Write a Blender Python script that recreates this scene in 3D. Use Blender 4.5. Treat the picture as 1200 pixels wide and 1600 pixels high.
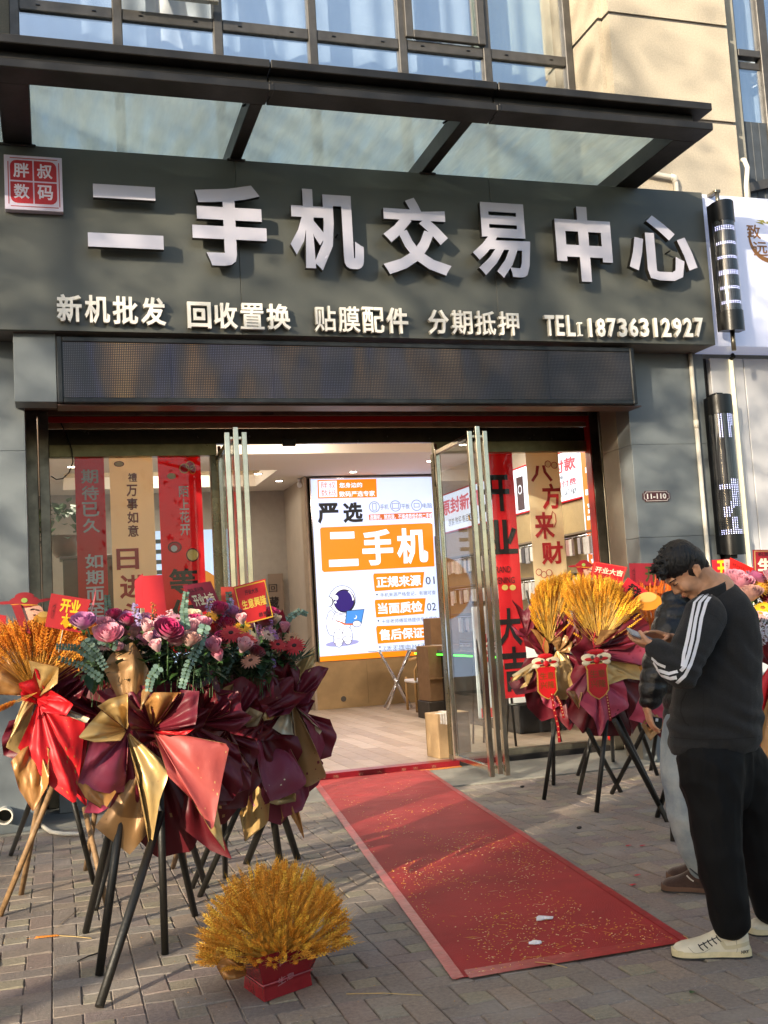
import bpy, bmesh, math, random
import numpy as np
from mathutils import Vector, Matrix, noise, geometry
from mathutils.bvhtree import BVHTree
R = math.radians
SC = bpy.context.scene
for o in list(bpy.data.objects): bpy.data.objects.remove(o)

# ------------------------------------------------------------------ camera
YAW, PITCH, ROLL, FPX, EYE = 0.301842434, 0.0970214479, -0.0586615797, 1680.0, 1.5
_f = Vector((math.sin(YAW)*math.cos(PITCH), math.cos(YAW)*math.cos(PITCH), math.sin(PITCH)))
_r = Vector((math.cos(YAW), -math.sin(YAW), 0))
_u = _r.cross(_f)
_c, _s = math.cos(ROLL), math.sin(ROLL)
CR = _c*_r + _s*_u
CU = -_s*_r + _c*_u
CAM = Vector((0, 0, EYE))
cd = bpy.data.cameras.new('camera'); cam = bpy.data.objects.new('camera', cd)
SC.collection.objects.link(cam)
cd.sensor_fit = 'HORIZONTAL'; cd.sensor_width = 36.0; cd.lens = FPX/1200*36.0
cd.clip_start = 0.05; cd.clip_end = 2000
m4 = Matrix.Identity(4)
for i in range(3):
    m4[i][0] = CR[i]; m4[i][1] = CU[i]; m4[i][2] = -_f[i]
m4.translation = CAM
cam.matrix_world = m4
SC.camera = cam

# ------------------------------------------------------------------ light
SUN = Vector((1.2, 1.0, -0.42)).normalized()       # travel direction of the sunlight
elev = math.asin(-SUN.z); az = math.atan2(-SUN.x, -SUN.y)
W = bpy.data.worlds.new("World"); SC.world = W; W.use_nodes = True
nt = W.node_tree; nt.nodes.clear()
wo = nt.nodes.new('ShaderNodeOutputWorld'); bg = nt.nodes.new('ShaderNodeBackground')
sky = nt.nodes.new('ShaderNodeTexSky'); sky.sky_type = 'NISHITA'; sky.sun_disc = False
sky.sun_elevation = elev; sky.sun_rotation = az % (2*math.pi)
sky.air_density = 1.0; sky.dust_density = 2.0; sky.ozone_density = 1.0
bg.inputs['Strength'].default_value = 0.15
nt.links.new(sky.outputs[0], bg.inputs[0]); nt.links.new(bg.outputs[0], wo.inputs[0])
sl = bpy.data.lights.new('sun', 'SUN'); sl.energy = 3.6; sl.angle = R(0.5); sl.color = (1.0, 0.86, 0.66)
so = bpy.data.objects.new('sun', sl); SC.collection.objects.link(so)
so.rotation_euler = SUN.to_track_quat('-Z', 'Y').to_euler(); so.location = (-20, -16, 12)
SC.view_settings.view_transform = 'Standard'; SC.view_settings.look = 'None'
SC.view_settings.gamma = 1.0; SC.view_settings.use_curve_mapping = False
SC.view_settings.exposure = 1.2
SC.render.engine = 'CYCLES'
SC.cycles.max_bounces = 8; SC.cycles.transparent_max_bounces = 16
SC.cycles.caustics_reflective = False; SC.cycles.caustics_refractive = False
SC.cycles.sample_clamp_indirect = 4.0
SC.cycles.use_denoising = True

BLK_R = (-3.2, 30.0, 10.9); BLK_L = (-6.1, 30.0, 9.0)      # unseen blocks added to shade the low shopfront: edge, distance, height
# ------------------------------------------------------------------ helpers: place
def ray(px, py):
    return _f + CR*((px-600)/FPX) - CU*((py-800)/FPX)
def at(px, py, Y):            # point of the plane Y=const seen at photo pixel (px,py)
    d = ray(px, py); return CAM + d*(Y/d.y)
def gz(px, py, z=0.0):        # on a horizontal plane
    d = ray(px, py); return CAM + d*((z-EYE)/d.z)
def wx(px, py, X):            # on a plane X=const
    d = ray(px, py); return CAM + d*(X/d.x)
RND = random.Random(7)
def rr(a, b): return RND.uniform(a, b)

# ------------------------------------------------------------------ helpers: materials
def lin(h):
    h = h.lstrip('#'); c = [int(h[i:i+2], 16)/255 for i in (0, 2, 4)]
    return tuple((x/12.92 if x <= 0.04045 else ((x+0.055)/1.055)**2.4) for x in c)
MATS = {}
def mat(name, col=(.5, .5, .5), rough=.6, metal=0, var=0.0, scale=8.0, bump=0.0, bscale=60.0, emit=None, es=1.0,
        coat=0, spec=.5, var2=None, sheen=0, bstretch=None, detail=4.0, aniso=0, trans=0.0):
    if name in MATS: return MATS[name]
    if isinstance(col, str): col = lin(col)
    m = bpy.data.materials.new(name); m.use_nodes = True; t = m.node_tree; N = t.nodes; L = t.links
    b = N['Principled BSDF']
    b.inputs['Base Color'].default_value = (*col, 1); b.inputs['Roughness'].default_value = rough
    b.inputs['Metallic'].default_value = metal; b.inputs['Specular IOR Level'].default_value = spec
    if coat: b.inputs['Coat Weight'].default_value = coat; b.inputs['Coat Roughness'].default_value = .15
    if sheen: b.inputs['Sheen Weight'].default_value = sheen
    if aniso: b.inputs['Anisotropic'].default_value = aniso
    if emit is not None:
        if isinstance(emit, str): emit = lin(emit)
        b.inputs['Emission Color'].default_value = (*emit, 1); b.inputs['Emission Strength'].default_value = es
    if trans:
        b.inputs['Transmission Weight'].default_value = trans
    if var or bump:
        tc = N.new('ShaderNodeTexCoord')
        src = tc.outputs['Object']
    if var:
        n = N.new('ShaderNodeTexNoise'); n.inputs['Scale'].default_value = scale; n.inputs['Detail'].default_value = detail
        n.inputs['Roughness'].default_value = .6
        L.new(src, n.inputs['Vector'])
        mx = N.new('ShaderNodeMix'); mx.data_type = 'RGBA'
        c2 = var2 if var2 is not None else tuple(max(0, x*(1-var)) for x in col)
        if isinstance(c2, str): c2 = lin(c2)
        c1 = col if var2 is not None else tuple(min(1, x*(1+var)) for x in col)
        mx.inputs['A'].default_value = (*c1, 1); mx.inputs['B'].default_value = (*c2, 1)
        rp = N.new('ShaderNodeMapRange'); rp.inputs['From Min'].default_value = .35; rp.inputs['From Max'].default_value = .65
        L.new(n.outputs['Fac'], rp.inputs['Value']); L.new(rp.outputs[0], mx.inputs['Factor'])
        L.new(mx.outputs['Result'], b.inputs['Base Color'])
        r2 = N.new('ShaderNodeMapRange'); r2.inputs['To Min'].default_value = max(0.02, rough-.07); r2.inputs['To Max'].default_value = min(1, rough+.07)
        L.new(n.outputs['Fac'], r2.inputs['Value']); L.new(r2.outputs[0], b.inputs['Roughness'])
    if bump:
        n2 = N.new('ShaderNodeTexNoise'); n2.inputs['Scale'].default_value = bscale; n2.inputs['Detail'].default_value = 5
        if bstretch:
            mp = N.new('ShaderNodeMapping'); mp.inputs['Scale'].default_value = bstretch
            L.new(src, mp.inputs['Vector']); L.new(mp.outputs[0], n2.inputs['Vector'])
        else: L.new(src, n2.inputs['Vector'])
        bp = N.new('ShaderNodeBump'); bp.inputs['Strength'].default_value = bump; bp.inputs['Distance'].default_value = .02
        L.new(n2.outputs['Fac'], bp.inputs['Height']); L.new(bp.outputs[0], b.inputs['Normal'])
    MATS[name] = m
    return m
def glass_mat(name, tint=(.9, .95, .93), refl=.10, rough=0.02, opac=0.0, dirt=0.0, dirtcol=(.6, .62, .6)):
    if name in MATS: return MATS[name]
    m = bpy.data.materials.new(name); m.use_nodes = True; t = m.node_tree; N = t.nodes; L = t.links
    N.clear(); out = N.new('ShaderNodeOutputMaterial')
    tr = N.new('ShaderNodeBsdfTransparent'); tr.inputs[0].default_value = (*tint, 1)
    gl = N.new('ShaderNodeBsdfGlossy'); gl.inputs['Roughness'].default_value = rough; gl.inputs[0].default_value = (1, 1, 1, 1)
    fr = N.new('ShaderNodeLayerWeight'); fr.inputs['Blend'].default_value = .5
    pw = N.new('ShaderNodeMath'); pw.operation = 'POWER'; pw.inputs[1].default_value = 5.0; L.new(fr.outputs['Facing'], pw.inputs[0])
    mr = N.new('ShaderNodeMapRange'); mr.inputs['To Min'].default_value = refl; mr.inputs['To Max'].default_value = 1
    L.new(pw.outputs[0], mr.inputs['Value'])
    mx = N.new('ShaderNodeMixShader'); L.new(mr.outputs[0], mx.inputs[0]); L.new(tr.outputs[0], mx.inputs[1]); L.new(gl.outputs[0], mx.inputs[2])
    last = mx
    if dirt or opac:
        df = N.new('ShaderNodeBsdfDiffuse'); df.inputs[0].default_value = (*dirtcol, 1)
        tl = N.new('ShaderNodeBsdfTranslucent'); tl.inputs[0].default_value = (*dirtcol, 1)
        ad = N.new('ShaderNodeMixShader'); ad.inputs[0].default_value = .65; L.new(df.outputs[0], ad.inputs[1]); L.new(tl.outputs[0], ad.inputs[2])
        tc = N.new('ShaderNodeTexCoord'); n = N.new('ShaderNodeTexNoise'); n.inputs['Scale'].default_value = 3; n.inputs['Detail'].default_value = 8
        mp = N.new('ShaderNodeMapping'); mp.inputs['Scale'].default_value = (3.2, .5, 1)
        L.new(tc.outputs['Object'], mp.inputs[0]); L.new(mp.outputs[0], n.inputs['Vector'])
        r3 = N.new('ShaderNodeMapRange'); r3.inputs['From Min'].default_value = .3; r3.inputs['From Max'].default_value = .75
        r3.inputs['To Min'].default_value = opac; r3.inputs['To Max'].default_value = min(1, opac+dirt)
        L.new(n.outputs['Fac'], r3.inputs['Value'])
        m2 = N.new('ShaderNodeMixShader'); L.new(r3.outputs[0], m2.inputs[0]); L.new(mx.outputs[0], m2.inputs[1]); L.new(ad.outputs[0], m2.inputs[2])
        last = m2
    L.new(last.outputs[0], out.inputs['Surface'])
    MATS[name] = m; return m

# ------------------------------------------------------------------ helpers: meshes
class MB:
    def __init__(s): s.v = []; s.f = []; s.mi = []; s.sm = []; s.a = []
    def add(s, vs, fs, mi=0, smooth=False, a=0.0):
        b = len(s.v); s.v += [tuple(p) for p in vs]; s.a += [a]*len(vs)
        for f in fs: s.f.append([b+i for i in f]); s.mi.append(mi); s.sm.append(smooth)
        return s
    def box(s, x0, x1, y0, y1, z0, z1, mi=0, M=None, a=0.0):
        if x0 > x1: x0, x1 = x1, x0
        if y0 > y1: y0, y1 = y1, y0
        if z0 > z1: z0, z1 = z1, z0
        vs = [Vector((x, y, z)) for z in (z0, z1) for y in (y0, y1) for x in (x0, x1)]
        if M: vs = [M @ p for p in vs]
        return s.add(vs, [(0, 2, 3, 1), (4, 5, 7, 6), (0, 1, 5, 4), (2, 6, 7, 3), (0, 4, 6, 2), (1, 3, 7, 5)], mi, False, a)
    def bbox(s, x0, x1, y0, y1, z0, z1, bev=.004, mi=0, M=None, a=0.0):   # box with bevelled edges
        if x0 > x1: x0, x1 = x1, x0
        if y0 > y1: y0, y1 = y1, y0
        if z0 > z1: z0, z1 = z1, z0
        bev = min(bev, (x1-x0)/2.1, (y1-y0)/2.1, (z1-z0)/2.1)
        bm = bmesh.new(); bmesh.ops.create_cube(bm, size=1)
        for v in bm.verts: v.co = Vector(((x0+x1)/2+v.co.x*(x1-x0), (y0+y1)/2+v.co.y*(y1-y0), (z0+z1)/2+v.co.z*(z1-z0)))
        bmesh.ops.bevel(bm, geom=bm.edges[:], offset=bev, segments=1, affect='EDGES')
        bm.verts.index_update()
        vs = [(M @ v.co) if M else v.co.copy() for v in bm.verts]; fs = [[v.index for v in f.verts] for f in bm.faces]; bm.free()
        return s.add(vs, fs, mi, False, a)
    def tube(s, pts, r, n=10, mi=0, cap=True, smooth=True, a=0.0):
        pts = [Vector(p) for p in pts]; k = len(pts)
        rs = r if isinstance(r, (list, tuple)) else [r]*k
        vs = []; fs = []
        prev = None
        for i, p in enumerate(pts):
            d = (pts[min(i+1, k-1)]-pts[max(i-1, 0)])
            if d.length < 1e-9: d = Vector((0, 0, 1))
            d.normalize()
            if prev is None:
                u = d.orthogonal().normalized()
            else:
                u = prev - d*prev.dot(d)
                u = u.normalized() if u.length > 1e-6 else d.orthogonal().normalized()
            prev = u; w = d.cross(u)
            for j in range(n):
                an = 2*math.pi*j/n; vs.append(p+(u*math.cos(an)+w*math.sin(an))*rs[i])
        for i in range(k-1):
            for j in range(n):
                j2 = (j+1) % n; fs.append((i*n+j, i*n+j2, (i+1)*n+j2, (i+1)*n+j))
        s.add(vs, fs, mi, smooth, a)
        if cap:
            b = len(s.v)-len(vs)
            s.f.append([b+j for j in range(n)][::-1]); s.mi.append(mi); s.sm.append(False)
            s.f.append([b+(k-1)*n+j for j in range(n)]); s.mi.append(mi); s.sm.append(False)
        return s
    def ell(s, c, r, n=10, m=7, mi=0, M=None, a=0.0):
        c = Vector(c); r = Vector(r) if not isinstance(r, (int, float)) else Vector((r, r, r)); vs = []; fs = []
        for i in range(1, m):
            th = math.pi*i/m
            for j in range(n):
                ph = 2*math.pi*j/n
                p = Vector((r.x*math.sin(th)*math.cos(ph), r.y*math.sin(th)*math.sin(ph), r.z*math.cos(th)))
                vs.append(c+(M @ p if M else p))
        t = Vector((0, 0, r.z)); t = M @ t if M else t
        vs += [c+t, c-t]; T = len(vs)-2; B = T+1
        for i in range(m-2):
            for j in range(n):
                j2 = (j+1) % n; fs.append((i*n+j, (i+1)*n+j, (i+1)*n+j2, i*n+j2))
        for j in range(n):
            j2 = (j+1) % n; fs.append((T, j, j2)); fs.append((B, (m-2)*n+j2, (m-2)*n+j))
        return s.add(vs, fs, mi, True, a)
    def prism(s, poly, d, mi=0, mside=None):     # poly: list of Vectors (planar), extruded by vector d
        d = Vector(d); n = len(poly); poly = [Vector(p) for p in poly]
        nrm = Vector((0, 0, 0))
        for i in range(n): nrm += poly[i].cross(poly[(i+1) % n])
        if nrm.dot(d) > 0: poly = poly[::-1]
        vs = poly+[p+d for p in poly]
        s.add(vs, [tuple(range(n)), tuple(range(2*n-1, n-1, -1))], mi)
        s.add(vs, [(i, i+n, (i+1) % n+n, (i+1) % n) for i in range(n)], mi if mside is None else mside)
        return s
    def quad(s, a, b, c, d, mi=0): return s.add([a, b, c, d], [(0, 1, 2, 3)], mi)
    def ring(s, c, u, w, r0, r1, n=24, mi=0):
        vs = []; 
        for j in range(n):
            an = 2*math.pi*j/n; e = u*math.cos(an)+w*math.sin(an); vs += [c+e*r0, c+e*r1]
        return s.add(vs, [(2*j, 2*j+1, (2*j+3) % (2*n), (2*j+2) % (2*n)) for j in range(n)], mi)
    def disc(s, c, u, w, r, n=20, mi=0, r2=None):
        r2 = r2 or r
        return s.add([c+u*math.cos(2*math.pi*j/n)*r+w*math.sin(2*math.pi*j/n)*r2 for j in range(n)], [tuple(range(n))], mi)
    def mesh(s, name, mats):
        me = bpy.data.meshes.new(name); me.from_pydata(s.v, [], s.f)
        if not isinstance(mats, (list, tuple)): mats = [mats]
        for m in mats: me.materials.append(m)
        me.polygons.foreach_set('material_index', s.mi); me.polygons.foreach_set('use_smooth', s.sm)
        if any(s.a):
            at_ = me.attributes.new('rnd', 'FLOAT', 'POINT'); at_.data.foreach_set('value', s.a)
        me.update(); return me
    def build(s, name, mats, parent=None):
        return link(name, s.mesh(name, mats), parent)
def link(name, me, parent=None):
    o = bpy.data.objects.new(name, me); SC.collection.objects.link(o)
    if parent is not None:
        o.parent = parent; o.matrix_parent_inverse = Matrix.Translation(-Vector(parent['_o'])) if '_o' in parent else Matrix.Identity(4)
    return o
def thing(name, label, cat, loc=(0, 0, 0), group=None):     # Empty at the thing's base; its parts are given in world coordinates
    o = bpy.data.objects.new(name, None); SC.collection.objects.link(o); o.location = loc; o['_o'] = tuple(loc)
    o.empty_display_size = .1
    o['label'] = label; o['category'] = cat
    if group: o['group'] = group
    return o
def tag(o, label, cat, group=None):
    o['label'] = label; o['category'] = cat
    if group: o['group'] = group
    return o
def struct(o): o['kind'] = 'structure'; return o
def stuff(o): o['kind'] = 'stuff'; return o
def sub(name, mb, mats, parent):        # part whose root object may itself be a parent of sub-parts
    return mb.build(name, mats, parent)
def child(name, me, parent):
    o = bpy.data.objects.new(name, me); SC.collection.objects.link(o); o.parent = parent
    return o
def subpart(name, mb, mats, part):      # third level: world coordinates, parent is a part
    me = mb.mesh(name, mats); o = bpy.data.objects.new(name, me); SC.collection.objects.link(o); o.parent = part
    return o

# text as real geometry; fits the glyphs into the box w x h spanned at origin by ux, uz
_tc = {}
def tmesh(txt, offset):
    k = (txt, offset)
    if k in _tc: return _tc[k]
    cu = bpy.data.curves.new('t', 'FONT'); cu.body = txt; cu.size = 1; cu.resolution_u = 2
    cu.dimensions = '2D'; cu.fill_mode = 'NONE'
    ob = bpy.data.objects.new('t', cu); SC.collection.objects.link(ob)
    me = bpy.data.meshes.new_from_object(ob.evaluated_get(bpy.context.evaluated_depsgraph_get()))
    vs = [Vector((v.co.x, v.co.y)) for v in me.vertices]; ed = [tuple(e.vertices) for e in me.edges]
    bpy.data.objects.remove(ob); bpy.data.curves.remove(cu); bpy.data.meshes.remove(me)
    nxt = {}
    for a, b in ed:
        if abs(a-b) == 1: nxt[min(a, b)] = max(a, b)
        else: nxt[max(a, b)] = min(a, b)
    loops = []; todo = set(nxt)
    while todo:
        s0 = min(todo); lp = []; i = s0
        while i in todo: todo.discard(i); lp.append(i); i = nxt.get(i, -1)
        pts = []
        for i in lp:
            if not pts or (vs[i]-pts[-1]).length > 2e-3: pts.append(vs[i])
        if len(pts) > 2 and (pts[0]-pts[-1]).length < 2e-3: pts.pop()
        if len(pts) > 2: loops.append(pts)
    sg_ = 1 if sum(l[i].x*l[(i+1) % len(l)].y-l[(i+1) % len(l)].x*l[i].y for l in loops for i in range(len(l))) > 0 else -1
    vs = []; E = []
    for l in loops:
        k0 = len(vs); n = len(l)
        for i in range(n):
            d0 = (l[i]-l[i-1]).normalized(); d1 = (l[(i+1) % n]-l[i]).normalized()
            n0 = Vector((d0.y, -d0.x))*sg_; n1 = Vector((d1.y, -d1.x))*sg_; h = n0+n1
            h = h/max(.35, h.length_squared/2) if h.length > 1e-4 else n0
            if h.length > 1.8: h = h.normalized()*1.8
            vs.append(l[i]+h*offset)
        E += [(k0+i, k0+(i+1) % n) for i in range(n)]
    r = geometry.delaunay_2d_cdt(vs, E, [], 0, 1e-5)
    V, F = r[0], r[2]
    A = np.array([vs[a][:] for a, b in E]); B = np.array([vs[b][:] for a, b in E])
    nf = []; 
    for f in F:
        p = sum((V[i] for i in f), Vector((0, 0)))/len(f)
        up = (A[:, 1] <= p.y) & (B[:, 1] > p.y); dn = (A[:, 1] > p.y) & (B[:, 1] <= p.y)
        cr_ = (B[:, 0]-A[:, 0])*(p.y-A[:, 1])-(p.x-A[:, 0])*(B[:, 1]-A[:, 1])
        if int((up & (cr_ > 0)).sum())-int((dn & (cr_ < 0)).sum()) == 0: continue
        ar = sum(V[f[i]].x*V[f[(i+1) % len(f)]].y-V[f[(i+1) % len(f)]].x*V[f[i]].y for i in range(len(f)))
        nf.append(tuple(f) if ar > 0 else tuple(f[::-1]))
    used = sorted({i for f in nf for i in f}); mp = {u: i for i, u in enumerate(used)}
    nv = [Vector((V[i].x, V[i].y, 0)) for i in used]; nf = [tuple(mp[i] for i in f) for f in nf]
    ec = {(f[i], f[(i+1) % len(f)]) for f in nf for i in range(len(f))}
    bd = [e for e in ec if (e[1], e[0]) not in ec]
    _tc[k] = (nv, nf, bd); return _tc[k]
def text_into(mb, txt, O, ux, uz, w, h, depth=0, offset=.02, mi=0, mside=None, shear=0.0):
    nv, nf, bd = tmesh(txt, offset)
    if not nv: return mb
    x0 = min(v.x for v in nv); x1 = max(v.x for v in nv); y0 = min(v.y for v in nv); y1 = max(v.y for v in nv)
    ux = Vector(ux).normalized(); uz = Vector(uz).normalized(); n = ux.cross(uz); O = Vector(O)
    def P(v, d):
        a = (v.x-x0)/max(1e-6, x1-x0)*w; b = (v.y-y0)/max(1e-6, y1-y0)*h
        return O+ux*(a+shear*b)+uz*b+n*d
    k = len(nv); mb.add([P(v, depth) for v in nv], nf, mi)
    if depth:
        mb.add([P(v, 0) for v in nv]+[P(v, depth) for v in nv], [(e[0], e[1], e[1]+k, e[0]+k) for e in bd], mi if mside is None else mside)
    return mb
XV = Vector((1, 0, 0)); ZV = Vector((0, 0, 1)); YV = Vector((0, 1, 0))
def tbox(mb, txt, p0, p1, Y, depth=0, offset=.02, mi=0, mside=None):   # photo box (l,t)-(r,b) on a facade-parallel plane
    (l, t), (r, b) = p0, p1
    a = at(l, (t+b)/2, Y); c = at(r, (t+b)/2, Y); lo = at((l+r)/2, b, Y); hi = at((l+r)/2, t, Y)
    return text_into(mb, txt, (a.x, Y, lo.z), XV, ZV, c.x-a.x, hi.z-lo.z, depth, offset, mi, mside)
# ================================================================== MATERIALS
M = {}
M['alum'] = mat('alum_panel', '#52544f', .38, var=.06, scale=2.5, bump=.03, bscale=30, spec=.5)
M['alum2'] = mat('alum_pier', '#6e7578', .45, var=.07, scale=3, bump=.04, bscale=20)
M['dark'] = mat('dark_metal', '#2e2c2a', .45, metal=.3, var=.22, scale=5, bump=.05, bscale=40)
M['darkin'] = mat('dark_inner', '#1b1716', .7, var=.2)
M['brown'] = mat('brown_soffit', '#5b4640', .4, metal=.2, var=.12, scale=3)
M['rail'] = mat('steel_rail', '#7b7568', .35, metal=.75, var=.25, scale=6, bump=.05, bstretch=(1, 1, .1))
M['red_trim'] = mat('red_trim', '#b01410', .4)
M['steel'] = mat('polished_steel', '#cfc7b4', .16, metal=1, var=.1, scale=6)
M['chrome'] = mat('chrome', '#d5d5d8', .12, metal=1)
M['stone'] = mat('sand_plaster', '#b5ab99', .92, var=.10, scale=60, bump=.35, bscale=210, detail=6)
M['groove'] = mat('groove_dark', '#4c4a4a', .8)
M['winframe'] = mat('window_frame', '#4c4a48', .42, metal=.35, var=.15, scale=8)
M['cream_wall'] = mat('shop_wall', '#b5a99a', .85, var=.04, scale=3)
M['ceil'] = mat('ceiling_white', '#e4dcd0', .8)
M['black'] = mat('black_plastic', '#0b0b0c', .3)
M['blackm'] = mat('black_matte', '#0d0d0e', .75)
M['white'] = mat('white_acrylic', '#e8e8ec', .35)
M['letter'] = mat('letter_face', '#c6c2cc', .25, metal=.25, var=.03, scale=2)
M['letside'] = mat('letter_side', '#15130f', .4)
M['letw'] = mat('letter_white', '#efece4', .5)
M['pvc'] = mat('pvc', '#d8d2c4', .5, var=.08)

# ================================================================== GROUND
m = bpy.data.materials.new('pavers'); m.use_nodes = True; t = m.node_tree; N = t.nodes; L = t.links; b = N['Principled BSDF']
at_n = N.new('ShaderNodeAttribute'); at_n.attribute_name = 'rnd'
cr = N.new('ShaderNodeValToRGB'); cr.color_ramp.interpolation = 'LINEAR'; e = cr.color_ramp.elements
e[0].position = 0; e[0].color = (*lin('#756b63'), 1); e[1].position = 1; e[1].color = (*lin('#857d6a'), 1)
for p, c in ((.18, '#85796c'), (.36, '#746c66'), (.54, '#8a7b6d'), (.66, '#776863'), (.78, '#847d76'), (.86, '#7d776e'), (.90, '#8a8170')):
    q = e.new(p); q.color = (*lin(c), 1)
L.new(at_n.outputs['Fac'], cr.inputs['Fac'])
geo = N.new('ShaderNodeNewGeometry')
n1 = N.new('ShaderNodeTexNoise'); n1.inputs['Scale'].default_value = 55; n1.inputs['Detail'].default_value = 8; n1.inputs['Roughness'].default_value = .7
L.new(geo.outputs['Position'], n1.inputs['Vector'])
n2 = N.new('ShaderNodeTexNoise'); n2.inputs['Scale'].default_value = 1.6; n2.inputs['Detail'].default_value = 6
L.new(geo.outputs['Position'], n2.inputs['Vector'])
hs = N.new('ShaderNodeHueSaturation'); a1 = N.new('ShaderNodeMath'); a1.operation = 'MULTIPLY_ADD'; a1.inputs[1].default_value = 1.5; a1.inputs[2].default_value = .36
L.new(n1.outputs['Fac'], a1.inputs[0]); L.new(a1.outputs[0], hs.inputs['Value']); L.new(cr.outputs[0], hs.inputs['Color'])
hs.inputs['Saturation'].default_value = 1.0
mxs = N.new('ShaderNodeMix'); mxs.data_type = 'RGBA'; mxs.inputs['B'].default_value = (*lin('#a39c92'), 1)
r4 = N.new('ShaderNodeMapRange'); r4.inputs['From Min'].default_value = .5; r4.inputs['From Max'].default_value = .72; r4.inputs['To Max'].default_value = .55
L.new(n2.outputs['Fac'], r4.inputs['Value']); L.new(r4.outputs[0], mxs.inputs['Factor']); L.new(hs.outputs[0], mxs.inputs['A'])
L.new(mxs.outputs['Result'], b.inputs['Base Color']); b.inputs['Roughness'].default_value = .85
bp = N.new('ShaderNodeBump'); bp.inputs['Strength'].default_value = .8; bp.inputs['Distance'].default_value = .008
L.new(n1.outputs['Fac'], bp.inputs['Height']); L.new(bp.outputs[0], b.inputs['Normal'])
M['paver'] = m
M['sand'] = mat('joint_sand', '#8a7f72', .95, var=.45, scale=25, bump=.5, bscale=120)
M['street'] = mat('asphalt', (.055, .055, .057), .9, var=.2, scale=40, bump=.3, bscale=90)
M['conc'] = mat('apron_concrete', '#87857c', .88, var=.16, scale=3, bump=.25, bscale=25, detail=9)

mb = MB(); mb.add([(-300, -300, -.05), (300, -300, -.05), (300, 400, -.05), (-300, 400, -.05)], [(0, 1, 2, 3)])
struct(mb.build('ground', M['street']))
mb = MB(); mb.box(-12, 16, -1.0, 9.05, -.12, -.009); pav = struct(mb.build('pavement', M['sand']))
# pinwheel paving: four bricks 2x1 round one small square
U = .118; GAP = .005; PER = 3*U
def brick_mesh(w, h, rnd, seed):
    q = random.Random(seed); b = MB(); bv = .0035
    tz = [q.uniform(-.0032, .0032) for _ in range(4)]
    x0, x1, y0, y1 = -w/2+GAP/2, w/2-GAP/2, -h/2+GAP/2, h/2-GAP/2
    P = [(x0, y0), (x1, y0), (x1, y1), (x0, y1)]; C_ = [(x0+bv, y0+bv), (x1-bv, y0+bv), (x1-bv, y1-bv), (x0+bv, y1-bv)]
    vs = [(x, y, -.03) for x, y in P]+[(x, y, -.004+tz[i]) for i, (x, y) in enumerate(P)]+[(x, y, tz[i]) for i, (x, y) in enumerate(C_)]
    fs = [(8, 9, 10, 11)]+[(4+i, 4+(i+1) % 4, 8+(i+1) % 4, 8+i) for i in range(4)]+[(i, (i+1) % 4, 4+(i+1) % 4, 4+i) for i in range(4)]
    b.add(vs, fs, 0, False, max(.001, rnd)); return b
VAR = {}
q = random.Random(3)
for kind, (w, h) in dict(h=(2*U, U), v=(U, 2*U), c=(U, U)).items():
    VAR[kind] = [brick_mesh(w, h, (q.uniform(.87, 1) if (kind == 'c') else q.uniform(0, .82)), i*7+len(kind)) for i in range(14)]
VM = {k: [b_.mesh('paver', M['paver']) for b_ in l] for k, l in VAR.items()}
cells = []
PX0, PY0 = 1.19-U*1.5, 4.46-U*1.5
for i in range(-34, 42):
    for j in range(-15, 13):
        ox = PX0+i*PER; oy = PY0+j*PER
        for kind, cx_, cy_ in (('h', 1, .5), ('v', 2.5, 1), ('h', 2, 2.5), ('v', .5, 2), ('c', 1.5, 1.5)):
            x, y = ox+cx_*U, oy+cy_*U
            if y > 8.98: continue
            cells.append((kind, x, y))
q = random.Random(11); vis = []; rest = []
for c in cells:
    d = Vector((c[1], c[2], 0))-CAM; z = d.dot(_f)
    inn = z > .5 and -40 < 600+FPX*d.dot(CR)/z < 1240 and 800-FPX*d.dot(CU)/z < 1640
    under = (1.6 < c[1] < 2.55 and 4.4 < c[2] < 9) 
    (vis if inn and not under else rest).append((d.length, c))
vis.sort(key=lambda x: x[0]); rest += vis[300:]; vis = vis[:300]
for d, (k, x, y) in vis:
    o = bpy.data.objects.new('paver', q.choice(VM[k])); SC.collection.objects.link(o); o.parent = pav
    o.location = (x, y, q.uniform(-.0025, .002)); o.rotation_euler.z = q.uniform(-.012, .012)
mb = MB()
for d, (k, x, y) in rest:
    s = q.choice(VAR[k]); z = q.uniform(-.0025, .002)
    if y > 7.9: z -= .001
    mb.add([(p[0]+x, p[1]+y, p[2]+z) for p in s.v], s.f, 0, False, s.a[0])
o = mb.build('paver', M['paver'], None); o.parent = pav; stuff(o)
# worn concrete apron before the door, floor of the shop
mb = MB(); mb.bbox(-4, 9, 8.98, 10.2, -.1, .004, .003); struct(mb.build('concrete_apron', M['conc']))
# kerb and roadway behind the photographer
mb = MB(); mb.bbox(-40, 40, -1.25, -1.0, -.3, .0, .01); struct(mb.build('kerb', M['conc']))

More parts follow.
